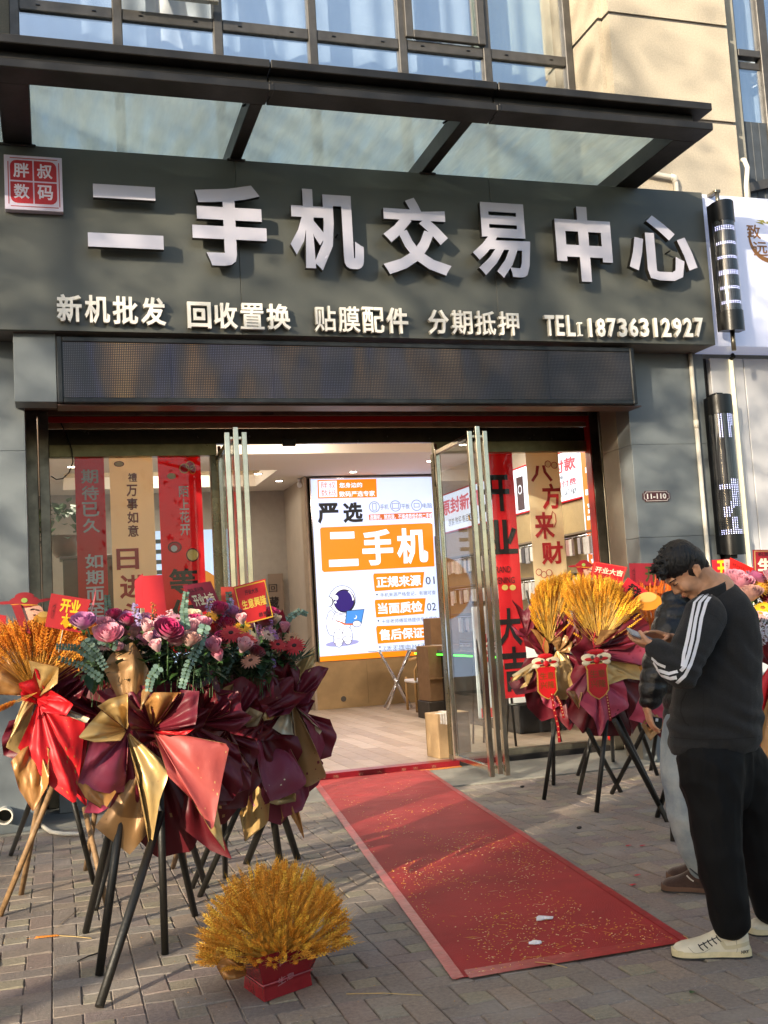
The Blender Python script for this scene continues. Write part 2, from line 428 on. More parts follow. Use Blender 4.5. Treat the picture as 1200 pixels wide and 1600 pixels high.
# ================================================================== SHOP INTERIOR SHELL
YD = 10.15; FZ = .06; YS = 17.18; XW = 6.35; XL = -.6; CZ = 3.88
M['plank'] = mat('floor_plank', '#9c8b7b', .38, var=.12, scale=6, bump=.05, bscale=40, bstretch=(.3, 3, 1))
M['planks'] = [mat('floor_plank_%s' % c, c, .38, var=.1, scale=5, bump=.05, bscale=40) for c in ('#9d8c7c', '#a69585', '#948373', '#ab9b8c')]
mb = MB(); mb.box(-1.5, 7, YD-.1, 24, -.1, FZ-.006); fl = struct(mb.build('shop_floor', M['darkin']))
pm = []
for mm in M['planks']:
    b_ = MB(); b_.bbox(0, .18-.003, 0, 1.2-.003, -.01, 0, .0015); pm.append(b_.mesh('floor_plank', mm))
q = random.Random(5); n_ = 0
for i in range(-3, 38):
    off = q.uniform(0, 1.2)
    for j in range(-1, 7):
        x = i*.18; y = YD+j*1.2+off
        if y < YD-.1 or x > XW+.1: continue
        if y < YD or j > 5: continue
        o = bpy.data.objects.new('plank', q.choice(pm)); SC.collection.objects.link(o); o.parent = fl; o.location = (x, y, FZ); n_ += 1
    # short starter pieces by the threshold
    o = bpy.data.objects.new('plank', q.choice(pm)); SC.collection.objects.link(o); o.parent = fl
    o.location = (i*.18, YD-.02, FZ); o.scale = (1, max(.05, (off+.02 if off < 1.2 else .1)/1.2), 1)
W_ = M['cream_wall']
mb = MB(); mb.box(XW, XW+.15, YD+.25, 24, 0, 4.4); struct(mb.build('shop_wall', W_))
mb = MB(); mb.box(XL-.15, XL, YD+.25, 24, 0, 4.4); struct(mb.build('shop_wall', W_))
mb = MB(); mb.box(XL, XW, 19.0, 19.15, 0, 4.4); struct(mb.build('shop_wall', mat('back_wall', '#a39c92', .85, var=.04)))
# the wall block that carries the light box, with its side towards the corridor
mb = MB(); mb.box(4.04, XW, YS+.14, 22.3, 0, 4.3); struct(mb.build('partition_wall', W_))
# ceiling: low ring z=CZ with two raised trays
mb = MB()
CX0, CX1 = XL, XW
T1 = (0.2, 5.9, 11.2, 14.8); T2 = (0.2, 3.4, 16.4, 18.3)
mb.box(CX0, CX1, YD+.2, T1[2], CZ, CZ+.05); mb.box(CX0, T1[0], T1[2], 22.3, CZ, CZ+.05)
mb.box(T1[1], CX1, T1[2], T1[3], CZ, CZ+.05); mb.box(T1[0], CX1, T1[3], T2[2], CZ, CZ+.05)
mb.box(T2[1], CX1, T2[2], 22.3, CZ, CZ+.05); mb.box(T2[0], T2[1], T2[3], 22.3, CZ, CZ+.05)
mb.box(CX0, CX1, YD, 22.3, 4.36, 4.42)
for a0, a1, b0, b1 in (T1, T2):
    for x0, x1, y0, y1 in ((a0-.02, a0, b0, b1), (a1, a1+.02, b0, b1), (a0, a1, b0-.02, b0), (a0, a1, b1, b1+.02)):
        mb.box(x0, x1, y0, y1, CZ+.05, CZ+.2)
struct(mb.build('ceiling', M['ceil']))
M['cove'] = mat('cove_light', '#ffffff', .5, emit='#ffdcae', es=5)
for k_, (a0, a1, b0, b1) in enumerate((T1, T2)):
    tg = thing('cove_light', ('warm light strip glowing along the front ceiling tray of the shop', 'warm light strip glowing along the rear ceiling tray over the corridor')[k_], 'cove light', (a0, b0, CZ))
    for nm, x0, x1, y0, y1 in (('a', a0-.1, a0-.07, b0, b1), ('b', a1+.07, a1+.1, b0, b1), ('c', a0, a1, b0-.1, b0-.07), ('d', a0, a1, b1+.07, b1+.1)):
        b_ = MB(); b_.box(x0, x1, y0, y1, CZ+.09, CZ+.11); b_.build('light_strip', M['cove'], tg)
M['lamp'] = mat('lamp_disc', '#ffffff', .5, emit='#fff0d8', es=14)
dl = []
for i, (x, y) in enumerate([(gz(403, 740, CZ).x, gz(403, 740, CZ).y), (gz(436, 751, CZ).x, gz(436, 751, CZ).y), (gz(450, 779, CZ).x, gz(450, 779, CZ).y), (gz(429, 793, CZ).x, gz(429, 793, CZ).y),
             (gz(552, 737, CZ).x, gz(552, 737, CZ).y), (gz(323, 700, CZ).x, gz(323, 700, CZ).y), (gz(112, 729, CZ).x, gz(112, 729, CZ).y), (gz(672, 720, CZ).x, gz(672, 720, CZ).y), (3.0, 10.75), (4.8, 10.75)]):
    dl.append((x, y))
    where = ['small round downlight nearest the open glass door', 'small round downlight just left of the light box', 'round downlight over the corridor, nearer one', 'round downlight deepest in the corridor',
             'round downlight above the top of the light box', 'round downlight above the red banner by the left door', 'round downlight over the leftmost red banner', 'round downlight seen through the right glass door',
             'ceiling downlight just inside the doorway, left of centre', 'ceiling downlight just inside the doorway, right of centre'][i]
    tg = thing('downlight', where, 'ceiling light', (x, y, CZ), 'downlights in the shop ceiling')
    b_ = MB(); b_.ring(Vector((x, y, CZ-.006)), XV, YV, .055, .075, 20); b_.tube([(x, y, CZ+.001), (x, y, CZ-.006)], .075, 20); b_.build('trim_ring', M['white'], tg)
    b_ = MB(); b_.tube([(x, y, CZ-.004), (x, y, CZ-.009)], .053, 18); b_.build('lamp', M['lamp'], tg)
for i, (x, y, e_) in enumerate([(3.0, 12.0, 34), (3.0, 14.6, 34), (5.0, 13.0, 60), (2.0, 17.6, 24), (.9, 11.8, 55)]):
    l_ = bpy.data.lights.new('ceiling_lamp', 'AREA'); l_.energy = e_; l_.size = 1.2; l_.color = (1, .88, .72)
    o = bpy.data.objects.new('ceiling_lamp', l_); SC.collection.objects.link(o); o.location = (x, y, 4.33 if i not in (2, 4) else 3.85)

# ================================================================== THE BUILDING ABOVE
bt = thing('apartment_building', 'sand coloured plaster building with large dark framed windows above the shop', 'building', (3, 9.3, 0))
mb = MB()
YM = 9.3
GZ = [6.48, 7.56]                         # horizontal grooves
xr = 7.05; xw = 5.63                      # masonry between the window (left) and next window (right)
zs = [5.0, GZ[0]-.018, GZ[0]+.018, GZ[1]-.018, GZ[1]+.018, 10.5]
for i in range(5):
    rec = .02 if i % 2 else 0; m_ = 1 if i % 2 else 0
    mb.box(xw+rec, xr-rec, YM+rec, YM+1.2, zs[i], zs[i+1]-.001, m_)
    # pilaster step beside the window
    mb.box(xw-.05+rec, xw-.001, YM+.14+rec, YM+1.2, zs[i], zs[i+1]-.001, m_)
mb.build('wall', [M['stone'], M['groove']], bt)
YW = 10.05                                # window plane
mb = MB(); mb.box(-30, -.72, YM+.1, YM+1.2, 3.0, 10.5); mb.build('wall', mat('grey_stone', '#8f8b85', .9, var=.1, scale=12, bump=.3), bt)
mb = MB(); mb.box(-.72, xw-.052, YM+.2, YM+1.0, 5.2, 5.62); mb.build('sill', M['conc'], bt)
mb = MB(); mb.box(-30, 40, YM+1.3, YM+1.5, 3.95, 30); mb.box(-30, 40, YM, YM+1.3, 10.5, 30); mb.build('wall', M['stone'], bt)
M['pane'] = glass_mat('window_glass', (.90, .95, 1.0), .36, .01)
M['curtain'] = mat('curtain', '#e4ebf2', .85, var=.05, scale=4)
M['curtain2'] = mat('curtain_green', '#e2e6d2', .85, var=.05, scale=4)
def wpt(px, py): return at(px, py, YW)
zc = wpt(480, 60).z                        # transom height of the ribbon window
ztop = 8.6
def rects(x0, x1, z0, z1, fw, y0, y1, mb, bev=.006):
    mb.bbox(x0, x0+fw, y0, y1, z0, z1, bev); mb.bbox(x1-fw, x1, y0, y1, z0, z1, bev)
    mb.bbox(x0+fw, x1-fw, y0, y1, z0, z0+fw, bev); mb.bbox(x0+fw, x1-fw, y0, y1, z1-fw, z1, bev)
mul = [at(22, 20, YW).x, at(183, 40, YW).x, at(340, 60, YW).x, at(487, 60, YW).x, at(627, 70, YW).x, at(758, 80, YW).x, xw-.10]
win = MB()
z_b = 5.62
trz = at(110, 18, YW).z; trz2 = at(800, 90, YW).z; trz = (trz+trz2)/2
for i, x in enumerate(mul):
    win.bbox(x-.045, x+.045, YW-.06, YW+.06, z_b, ztop, .008)
for i in range(6):
    win.bbox(mul[i]+.045, mul[i+1]-.045, YW-.045, YW+.05, trz-.055, trz+.055, .006)
    win.bbox(mul[i]+.045, mul[i+1]-.045, YW-.045, YW+.05, z_b, z_b+.07, .006)
wf = win.build('window', M['winframe'], bt)
for i in range(6):
    x0, x1 = mul[i]+.045, mul[i+1]-.045
    b_ = MB(); b_.box(x0, x1, YW-.012, YW-.004, z_b+.07, trz-.055); subpart('pane', b_, M['pane'], wf)
    if i == 1:      # top hung sash swung open
        Mx = Matrix.Translation((0, YW-.03, ztop)) @ Matrix.Rotation(R(-9), 4, 'X') @ Matrix.Translation((0, -(YW-.03), -ztop))
        b_ = MB(); zz0 = trz+.08
        for (a0, a1, c0, c1) in ((x0-.03, x0+.05, zz0, ztop), (x1-.05, x1+.03, zz0, ztop), (x0+.05, x1-.05, zz0, zz0+.08), (x0+.05, x1-.05, ztop-.08, ztop)):
            b_.bbox(a0, a1, YW-.09, YW-.03, c0, c1, .006, M=Mx)
        subpart('sash', b_, mat('sash_metal', '#a8a49c', .35, metal=.6), wf)
        b_ = MB(); b_.box(x0+.05, x1-.05, YW-.065, YW-.058, zz0+.08, ztop-.08, M=Mx); subpart('pane', b_, M['pane'], wf)
    else:
        b_ = MB(); b_.box(x0, x1, YW-.012, YW-.004, trz+.055, ztop); subpart('pane', b_, M['pane'], wf)
    if i == 4:      # closed sash with its own frame
        b_ = MB(); rects(x0-.02, x1+.02, trz+.06, ztop, .085, YW-.1, YW-.047, b_); subpart('sash', b_, M['winframe'], wf)
    # drain slots in the transom
    b_ = MB()
    for k in (.2, .8): b_.bbox(x0+(x1-x0)*k-.02, x0+(x1-x0)*k+.02, YW-.055, YW-.044, trz-.006, trz+.006, .002)
    subpart('drain_cap', b_, M['black'], wf)
def curtain(x0, x1, Y, z0, z1, amp, lam, m_, parent, name='curtain'):
    b_ = MB(); n = int((x1-x0)/lam*10)+2; vs = []
    for i in range(n+1):
        x = x0+(x1-x0)*i/n; y = Y+amp*math.sin(x/lam*6.283+math.sin(x*3.1)*1.5)+amp*.5*math.sin(x/lam*2.7)
        vs += [(x, y, z0), (x+.01*math.sin(x*9), y, z1)]
    b_.add(vs, [(2*i, 2*i+2, 2*i+3, 2*i+1) for i in range(n)], 0, True)
    return subpart(name, b_, m_, parent) if parent is not None and parent.type == 'MESH' else b_.build(name, m_, parent)
curtain(mul[0], mul[5]-.02, YW+.32, 5.7, 8.7, .03, .31, M['curtain'], wf)
curtain(mul[5]+.02, mul[6], YW+.28, 5.7, 8.7, .035, .27, M['curtain2'], wf)
# next window bay at the right edge
YR = 9.55
xa = at(1140, 50, YR).x; rw = MB()
xm = at(1187, 60, YR).x
rw.bbox(xa, xa+.05, YR-.04, YR+.06, 6.05, 8.6, .005); rw.bbox(xm-.05, xm+.06, YR-.06, YR+.06, 5.2, 8.6, .006)
zt = at(1165, 85, YR).z; zt2 = at(1165, 104, YR).z
rw.bbox(xa+.05, xm-.05, YR-.05, YR+.05, zt-.05, zt+.03, .005); rw.bbox(xa+.05, xm-.05, YR-.02, YR+.05, zt2-.04, zt2+.04, .005)
rw.bbox(xm+.06, 9.5, YR-.05, YR+.05, zt-.05, zt+.03, .005); rw.bbox(9.5, 9.6, YR-.05, YR+.05, 5.2, 8.6, .005)
zl = at(1165, 191, YR).z
wf2 = rw.build('window', M['winframe'], bt)
for (x0, x1) in ((xa+.05, xm-.05), (xm+.06, 9.5)):
    b_ = MB(); b_.box(x0, x1, YR-.01, YR, zt+.03, 8.6); subpart('pane', b_, M['pane'], wf2)
    b_ = MB(); b_.box(x0, x1, YR-.01, YR, zl, zt2-.04); subpart('pane', b_, M['pane'], wf2)
curtain(xa, 9.5, YR+.3, 6.0, 8.6, .03, .2, M['curtain'], wf2)
b_ = MB(); x = xa-.06
while x < 9.6:
    b_.bbox(x, x+.098, YR-.03, YR+.02, 5.0, zl-.005, .004); x += .1
b_.build('corrugated_panel', mat('dark_cladding', '#3c4249', .6, var=.15, bstretch=(1, 1, .1)), bt)
b_ = MB(); b_.box(xr, xa, YM+.16, YM+1.1, 5.0, 10.5); b_.build('wall', M['conc'], bt)
# hood bottom right of it
b_ = MB(); b_.prism([Vector((xa, YR-.1, at(1168, 305, YR).z)), Vector((9.6, YR-.1, at(1290, 235, YR).z)), Vector((9.6, YR-.1, at(1290, 215, YR).z)), Vector((xa, YR-.1, at(1168, 292, YR).z))], (0, .14, 0)); b_.build('ledge', M['winframe'], bt)
# pipes on the masonry
tg = thing('drain_pipe', 'white plastic drain pipe bent down over the right end of the sign', 'pipe', tuple(at(1050, 290, YM-.05)))
p0, p1, p2 = at(1022, 272, YM-.05), at(1053, 277, YM-.05), at(1057, 305, YM-.05)
b_ = MB(); b_.tube([p0-XV*.3+ZV*.03, p0, p1-XV*.03, p1+XV*.012-ZV*.02, p2-ZV*.2], .028, 12); b_.build('pipe', M['pvc'], tg)
b_ = MB(); b_.tube([p1-XV*.035, p1, p1+XV*.012-ZV*.05], .034, 12); b_.build('elbow', M['pvc'], tg)
tg = thing('hose', 'pale hose coming down the wall edge at the far right window', 'hose', tuple(at(1164, 300, YM)))
b_ = MB(); b_.tube([at(1160, 250, 9.28), at(1163, 250, 9.22), at(1168, 262, 9.2), at(1166, 290, 9.2), at(1168, 320, 9.2)], .025, 10); b_.build('pipe', M['pvc'], tg)

# ================================================================== GLASS CANOPY
cb = thing('glass_canopy', 'dark steel canopy with clouded glass panes projecting over the shop sign', 'canopy', (2.6, 8.7, 5.42))
YF = 7.46; ZB = 5.42; XC0, XC1 = -1.6, 5.43
H2 = at(1112, 163, YF).z; H1 = at(1112, 173.5, YF).z
zl2 = at(1000, 188, YF).z+.0; 
def beam(name, segs, m_=M['dark']):
    b_ = MB()
    for s_ in segs: b_.bbox(*s_, .006)
    return b_.build(name, m_, cb)
# lower box girder along the front, web set back, top flange; butt joints where the sections meet
zlo = ZB; zli = at(1115, 192, YF).z; ztf = at(1112, 173, YF).z; ztt = at(1112, 161.5, YF).z
j1 = at(424, 130, YF).x; j2 = at(779, 155, YF).x
for a_, b2 in ((XC0, j1-.004), (j1+.004, j2-.004), (j2+.004, XC1)):
    beam('front_beam', [(a_, b2, YF, YF+.24, zlo, zli)])
    beam('web_plate', [(a_, min(b2, XC1-.12), YF+.1, YF+.2, zli+.001, ztf-.001)])
    beam('top_flange', [(a_, b2, YF-.01, YF+.24, ztf, ztt)])
for x in (j1, j2): beam('joint_strap', [(x-.02, x+.02, YF-.006, YF+.1, zlo-.004, zlo+.05)])
for px, w_ in ((30, .22), (389, .10), (706, .10), (0, 0)):
    if w_ == 0: x0, x1 = XC1-.235, XC1
    else:
        xx = at(px, 170 if px > 30 else 200, 8.0).x; x0, x1 = xx-w_/2, xx+w_/2
        if px == 30: x0, x1 = at(4, 228, 8.6).x, at(50, 232, 8.6).x
    beam('cross_beam', [(x0, x1, YF+.241, 9.28, ZB+.002, ZB+.16)])
    if w_: beam('base_plate', [(x0-.03, x1+.03, 8.66, 8.76, ZB-.022, ZB-.001)])
M['canopyglass'] = glass_mat('clouded_canopy_glass', (.84, .93, .92), .05, .1, opac=.34, dirt=.55, dirtcol=(.72, .80, .78))
gx = [XC0+.1, at(27, 200, 8.0).x, at(389, 170, 8.0).x, at(706, 200, 8.0).x, XC1-.12]
for i in range(4):
    b_ = MB(); b_.box(gx[i]+.012, gx[i+1]-.012, YF+.13, 9.27, ZB+.165, ZB+.177); b_.build('glass_pane', M['canopyglass'], cb)
# hooks under the glass
for px, py in ((388, 170), (700, 211)):
    p = at(px, py, 7.9); b_ = MB(); b_.tube([(p.x, 7.9, ZB+.16), (p.x, 7.88, ZB+.10), (p.x-.05, 7.86, ZB+.06)], .009, 8); b_.build('hook', M['dark'], cb)

# ================================================================== SHOP SIGN (fascia box)
YS0 = 8.675; ZS0 = 3.90; ZS1 = 5.41; XS0 = -.75; XS1 = 6.115
sg = thing('shop_sign', 'long dark grey sign box with raised silver Chinese characters and a phone number', 'sign', ((XS0+XS1)/2, 9.0, ZS0))
sx = [XS0, at(373, 380, YS0).x, at(772, 400, YS0).x, XS1]
for i in range(3):
    b_ = MB(); b_.bbox(sx[i]+(.0015 if i else 0), sx[i+1]-(.0015 if i < 2 else 0), YS0, YS0+.05, ZS0, ZS1, .002); b_.build('panel', M['alum'], sg)
b_ = MB(); b_.box(XS0, XS1-.004, YS0+.051, 9.27, ZS0+.003, ZS0+.02); b_.box(XS1-.03, XS1-.003, YS0+.051, 9.27, ZS0+.02, ZS1-.03); b_.box(XS0, XS1-.003, YS0+.051, 9.27, ZS1-.02, ZS1-.005)
b_.build('soffit', mat('sign_soffit', '#77706c', .5, var=.05), sg)
LB = [('二', 132, 257, 290, 395, 0), ('手', 295, 418, 288, 423, 0), ('机', 447, 568, 297, 430, 0), ('交', 590, 703, 309, 437, 0), ('易', 730, 828, 317, 441, 0), ('中', 861, 955, 323, 447, 0), ('心', 973, 1086, 337, 445, 0)]
for ch, l, r, t_, b2, _ in LB:
    b_ = MB(); Yp = YS0-.085
    tbox(b_, ch, (l+4, t_+4), (r-4, b2-4), Yp, .055, {'易': .026, '机': .034, '交': .034, '心': .026}.get(ch, .042), 0, 1)
    b_.build('letter', [M['letter'], M['letside']], sg)
    # standoff studs behind each letter
    c = at((l+r)/2, (t_+b2)/2, Yp)
    s_ = MB()
    zz_ = c.z if ch != '二' else at((l+r)/2, b2-12, Yp).z
    for dx in ((-.12, .12) if ch != '二' else (-.2,)):
        s_.tube([(c.x+dx, Yp+.001, zz_), (c.x+dx, YS0-.001, zz_)], .008, 6)
    s_.build('stud', M['black'], sg)
def small_line(txts, pxs, t0, t1, b0, b1, off=.026, depth=.035):
    n = len(txts); k = [c for c in txts]
    for (ch, l, r, tt, bb) in pxs:
        b_ = MB(); tbox(b_, ch, (l+1, tt), (r-1, bb), YS0-.03, depth, off*(.55 if ch in '置膜期贴配押抵' else 1), 0, 1); b_.build('small_letter', [M['letw'], mat('letter_edge', '#b9b6ac', .5)], sg)
def spread(txt, x0, x1, tL, tR, bL, bR, gapf=.06):
    n = len(txt); w = (x1-x0)/n; out = []
    for i, ch in enumerate(txt):
        f_ = (i+.5)/n; out.append((ch, x0+w*i+w*gapf/2, x0+w*(i+1)-w*gapf/2, tL+(tR-tL)*f_, bL+(bR-bL)*f_))
    return out
for txt, x0, x1, tL, tR, bL, bR in (('新机批发', 86, 261, 461, 467, 504, 511), ('回收置换', 290, 455, 473, 477, 514, 517), ('贴膜配件', 488, 638, 479, 483, 519, 523), ('分期抵押', 665, 811, 485, 489, 523, 526)):
    small_line(txt, spread(txt, x0, x1, tL, tR, bL, bR), 0, 0, 0, 0)
tl = spread('18736312927', 911, 1098, 499, 498, 528, 528, .1)
small_line('', [(c_, l_+5, r_-4, t_, b_) if c_ == '1' else (c_, l_, r_, t_, b_) for c_, l_, r_, t_, b_ in tl], 0, 0, 0, 0, .03); small_line('', [('T', 848, 865, 494, 526), ('E', 866, 880, 494, 526), ('L', 883, 897, 494, 527), ('I', 901, 905, 506, 526)], 0, 0, 0, 0, .02)
b_ = MB(); c = at(903, 500, YS0-.03)
for dz in (.03,): zt_ = at(903, 505, YS0-.03).z; zb_ = at(903, 526.5, YS0-.03).z; b_.box(c.x-.022, c.x+.022, YS0-.066, YS0-.03, zt_-.014, zt_); b_.box(c.x-.022, c.x+.022, YS0-.066, YS0-.03, zb_, zb_+.014)
b_.build('small_letter', M['letw'], sg)

# logo square on the sign
Yq = 8.60; c0 = at(5.8, 241, Yq); c1 = at(99, 332, Yq)
lq = thing('logo_sign', 'small white square sign with four white characters on a red seal', 'sign', ((c0.x+c1.x)/2, YS0, c1.z))
b_ = MB(); b_.bbox(c0.x, c1.x, Yq, YS0-.002, c1.z+.005, c0.z, .002); b_.build('face', mat('lit_acrylic', '#d9d2ea', .3), lq)
M['seal'] = mat('seal_red', '#b3202e', .5, var=.08, scale=30)
def rbox(b_, x0, x1, z0, z1, Y, r, mi=0, th=.002, corners=(1, 1, 1, 1)):
    pts = []
    for cx_, cz_, a0, k in ((x1-r, z1-r, 0, corners[1]), (x0+r, z1-r, 90, corners[0]), (x0+r, z0+r, 180, corners[2]), (x1-r, z0+r, 270, corners[3])):
        if k:
            for j in range(5): an = R(a0+j*22.5); pts.append(Vector((cx_+r*math.cos(an), Y, cz_+r*math.sin(an))))
        else:
            an = R(a0+45); pts.append(Vector((cx_+r*(1 if math.cos(an) > 0 else -1), Y, cz_+r*(1 if math.sin(an) > 0 else -1))))
    b_.prism(pts, (0, -th, 0), mi)
W0, W1, Z0q, Z1q = c0.x, c1.x, c1.z+.005, c0.z
fx = lambda f: W0+(W1-W0)*f
fz = lambda f: Z1q-(Z1q-Z0q)*f
b_ = MB()
rbox(b_, fx(.10), fx(.485), fz(.46), fz(.09), Yq-.0005, .05, corners=(1, 0, 0, 0)); rbox(b_, fx(.51), fx(.90), fz(.46), fz(.09), Yq-.0005, .05, corners=(0, 1, 0, 0))
rbox(b_, fx(.10), fx(.485), fz(.88), fz(.49), Yq-.0005, .05, corners=(0, 0, 1, 0)); rbox(b_, fx(.51), fx(.90), fz(.88), fz(.49), Yq-.0005, .05, corners=(0, 0, 0, 1))
for a_, b2, c_, d_ in ((.06, .075, .12, .9), (.935, .95, .1, .92), (.1, .92, .045, .058), (.1, .92, .93, .943)):
    b_.box(fx(a_), fx(b2), Yq-.0022, Yq-.0002, fz(d_), fz(c_))
b_.build('seal', M['seal'], lq)
for ch, a_, c_ in (('胖', .155, .14), ('叔', .56, .14), ('数', .155, .53), ('码', .56, .53)):
    b_ = MB(); text_into(b_, ch, (fx(a_), Yq-.0026, fz(c_+.27)), XV, ZV, (W1-W0)*.27, (Z1q-Z0q)*.27, .0012, .022); b_.build('character', mat('seal_white', '#e6dff0', .4), lq)
# ================================================================== LED DISPLAY
YLD = 8.74
a_ = at(90, 617, YLD); b2 = at(997, 624, YLD)
lx0, lx1, lz0, lz1 = a_.x, b2.x, 3.335, 3.875
ld = thing('led_display', 'long unlit LED panel with painted amber and violet sun streaks under the shop sign', 'led panel', ((lx0+lx1)/2, 9.0, lz0))
b_ = MB(); b_.bbox(lx0, lx1, YLD+.03, 9.02, lz0, lz1, .01); b_.build('housing', M['blackm'], ld)
b_ = MB(); rects(lx0, lx1, lz0, lz1, .045, YLD, YLD+.03, b_, .008); b_.build('frame', mat('led_frame', '#2b2e30', .45, metal=.3, var=.3), ld)
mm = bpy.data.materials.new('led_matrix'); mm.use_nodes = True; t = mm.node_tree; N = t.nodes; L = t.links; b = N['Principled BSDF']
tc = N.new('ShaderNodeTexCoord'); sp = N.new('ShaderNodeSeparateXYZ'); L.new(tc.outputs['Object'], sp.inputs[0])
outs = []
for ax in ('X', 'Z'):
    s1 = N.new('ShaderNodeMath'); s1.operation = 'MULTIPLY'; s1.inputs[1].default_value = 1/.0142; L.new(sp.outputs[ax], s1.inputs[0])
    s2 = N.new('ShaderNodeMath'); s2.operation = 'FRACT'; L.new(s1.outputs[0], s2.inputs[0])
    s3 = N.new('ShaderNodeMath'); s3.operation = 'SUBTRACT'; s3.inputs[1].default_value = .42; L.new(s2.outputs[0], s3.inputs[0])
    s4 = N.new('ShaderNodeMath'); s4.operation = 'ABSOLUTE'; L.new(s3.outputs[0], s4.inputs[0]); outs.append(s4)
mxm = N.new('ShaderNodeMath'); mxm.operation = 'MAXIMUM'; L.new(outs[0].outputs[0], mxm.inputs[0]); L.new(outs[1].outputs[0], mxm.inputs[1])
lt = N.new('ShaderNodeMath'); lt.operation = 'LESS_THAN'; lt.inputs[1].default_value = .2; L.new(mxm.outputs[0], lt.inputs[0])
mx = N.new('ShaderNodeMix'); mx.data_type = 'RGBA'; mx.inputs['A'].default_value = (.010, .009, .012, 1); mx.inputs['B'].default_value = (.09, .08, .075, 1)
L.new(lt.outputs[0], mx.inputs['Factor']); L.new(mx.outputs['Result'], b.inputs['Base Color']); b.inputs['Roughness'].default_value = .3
# sun streaks painted in as amber and violet emission, brighter towards its middle left
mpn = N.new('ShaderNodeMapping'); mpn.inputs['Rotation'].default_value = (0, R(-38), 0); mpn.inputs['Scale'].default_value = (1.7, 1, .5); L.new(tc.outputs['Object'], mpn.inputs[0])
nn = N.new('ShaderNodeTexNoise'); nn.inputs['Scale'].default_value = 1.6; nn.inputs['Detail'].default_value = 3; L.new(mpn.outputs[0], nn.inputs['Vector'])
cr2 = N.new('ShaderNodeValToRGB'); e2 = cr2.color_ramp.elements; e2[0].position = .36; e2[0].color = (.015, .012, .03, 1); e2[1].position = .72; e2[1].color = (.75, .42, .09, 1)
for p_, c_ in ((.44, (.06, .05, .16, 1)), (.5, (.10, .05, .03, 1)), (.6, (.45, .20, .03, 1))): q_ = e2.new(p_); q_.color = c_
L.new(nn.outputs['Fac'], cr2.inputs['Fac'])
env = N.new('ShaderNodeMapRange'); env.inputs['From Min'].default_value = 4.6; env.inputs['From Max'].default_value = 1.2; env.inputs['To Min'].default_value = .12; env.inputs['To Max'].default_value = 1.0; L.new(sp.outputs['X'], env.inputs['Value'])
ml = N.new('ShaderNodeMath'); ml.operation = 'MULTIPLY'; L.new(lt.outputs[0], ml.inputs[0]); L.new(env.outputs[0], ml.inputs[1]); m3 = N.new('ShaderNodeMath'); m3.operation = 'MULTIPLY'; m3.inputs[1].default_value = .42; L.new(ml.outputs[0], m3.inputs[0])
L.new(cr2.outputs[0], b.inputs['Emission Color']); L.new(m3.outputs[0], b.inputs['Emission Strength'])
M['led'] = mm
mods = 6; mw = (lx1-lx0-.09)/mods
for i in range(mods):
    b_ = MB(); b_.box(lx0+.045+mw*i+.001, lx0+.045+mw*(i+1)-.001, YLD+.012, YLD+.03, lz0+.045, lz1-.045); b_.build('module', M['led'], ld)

# ================================================================== SHOP FRONT (piers, soffit, rails)
sf = thing('entrance_cladding', 'dark grey metal clad shop front surrounding the glass entrance', 'entrance', (2.6, 9.03, 0))
b_ = MB()
zj = at(1050, 694, 9.03).z
px0, px1 = 5.33, 6.205
for z0, z1 in ((0, zj-.9), (zj-.897, zj-.001), (zj+.001, 3.899)):
    b_.bbox(px0, px1, 9.03, 9.28, max(z0, .004), z1, .002); b2_ = None
b_.build('pier_panel', M['alum2'], sf)
M['reveal'] = mat('reveal_panel', '#8a8478', .4, metal=.35, var=.08, scale=3)
for z0, z1 in ((.004, 1.4), (1.402, zj-.002), (zj, 3.6)):
    b_ = MB(); b_.bbox(px0, px0+.05, 9.281, 9.6, z0, z1, .002); b_.build('reveal_panel', M['reveal'], sf)
b_ = MB(); b_.box(px0+.052, 6.2, 9.30, 9.6, .004, 3.59); b_.box(5.67, 6.2, 9.6, 10.6, .004, 3.89); b_.build('pier_core', M['darkin'], sf)
b_ = MB()
for z0, z1 in ((.004, 1.6), (1.602, 3.0), (3.002, 3.899)): b_.bbox(-1.6, -.182, 9.03, 9.3, z0, z1, .002)
b_.build('pier_panel', M['alum2'], sf)
b_ = MB(); b_.box(-1.6, -.2, 9.301, 10.6, .004, 4.0); b_.build('pier_core', M['darkin'], sf)
a_ = at(21, 560, 8.76)
b_ = MB(); b_.bbox(a_.x, lx0-.004, 8.76, 9.02, 3.345, 3.898, .003); b_.build('boxing', M['alum2'], sf)
b_ = MB(); b_.box(-.18, 5.66, 9.04, 10.04, 3.60, 3.62); b_.box(-.18, 5.33, 9.021, 9.04, 3.34, 3.60); b_.build('soffit', M['brown'], sf)
b_ = MB(); b_.box(lx0, 5.328, 8.79, 9.02, 3.322, 3.333); b_.build('under_panel', M['brown'], sf)
zr = at(500, 651.5, YD-.06).z; zr2 = at(500, 660, YD-.06).z
b_ = MB(); b_.bbox(-.2, 5.7, YD-.1, YD-.02, zr+.004, 3.60, .004); b_.build('shutter_box', mat('shutter_box', '#6a5548', .45, metal=.3, var=.15), sf)
b_ = MB(); tbox(b_, '|||||||||||||', (406, 644), (427, 649), YD-.101, 0, .02); b_.build('barcode_label', M['black'], sf)
b_ = MB(); b_.bbox(0.0, 5.44, YD-.09, YD-.03, zr2, zr+.002, .004); b_.build('shutter_edge', M['red_trim'], sf)
zt0 = at(500, 693, YD).z; zt1 = at(500, 709, YD).z
b_ = MB(); b_.bbox(0, 5.44, YD-.07, YD-.02, zr2-.05, zr2-.002, .004); b_.build('lintel', mat('lintel', '#8a6c50', .5, var=.15), sf)
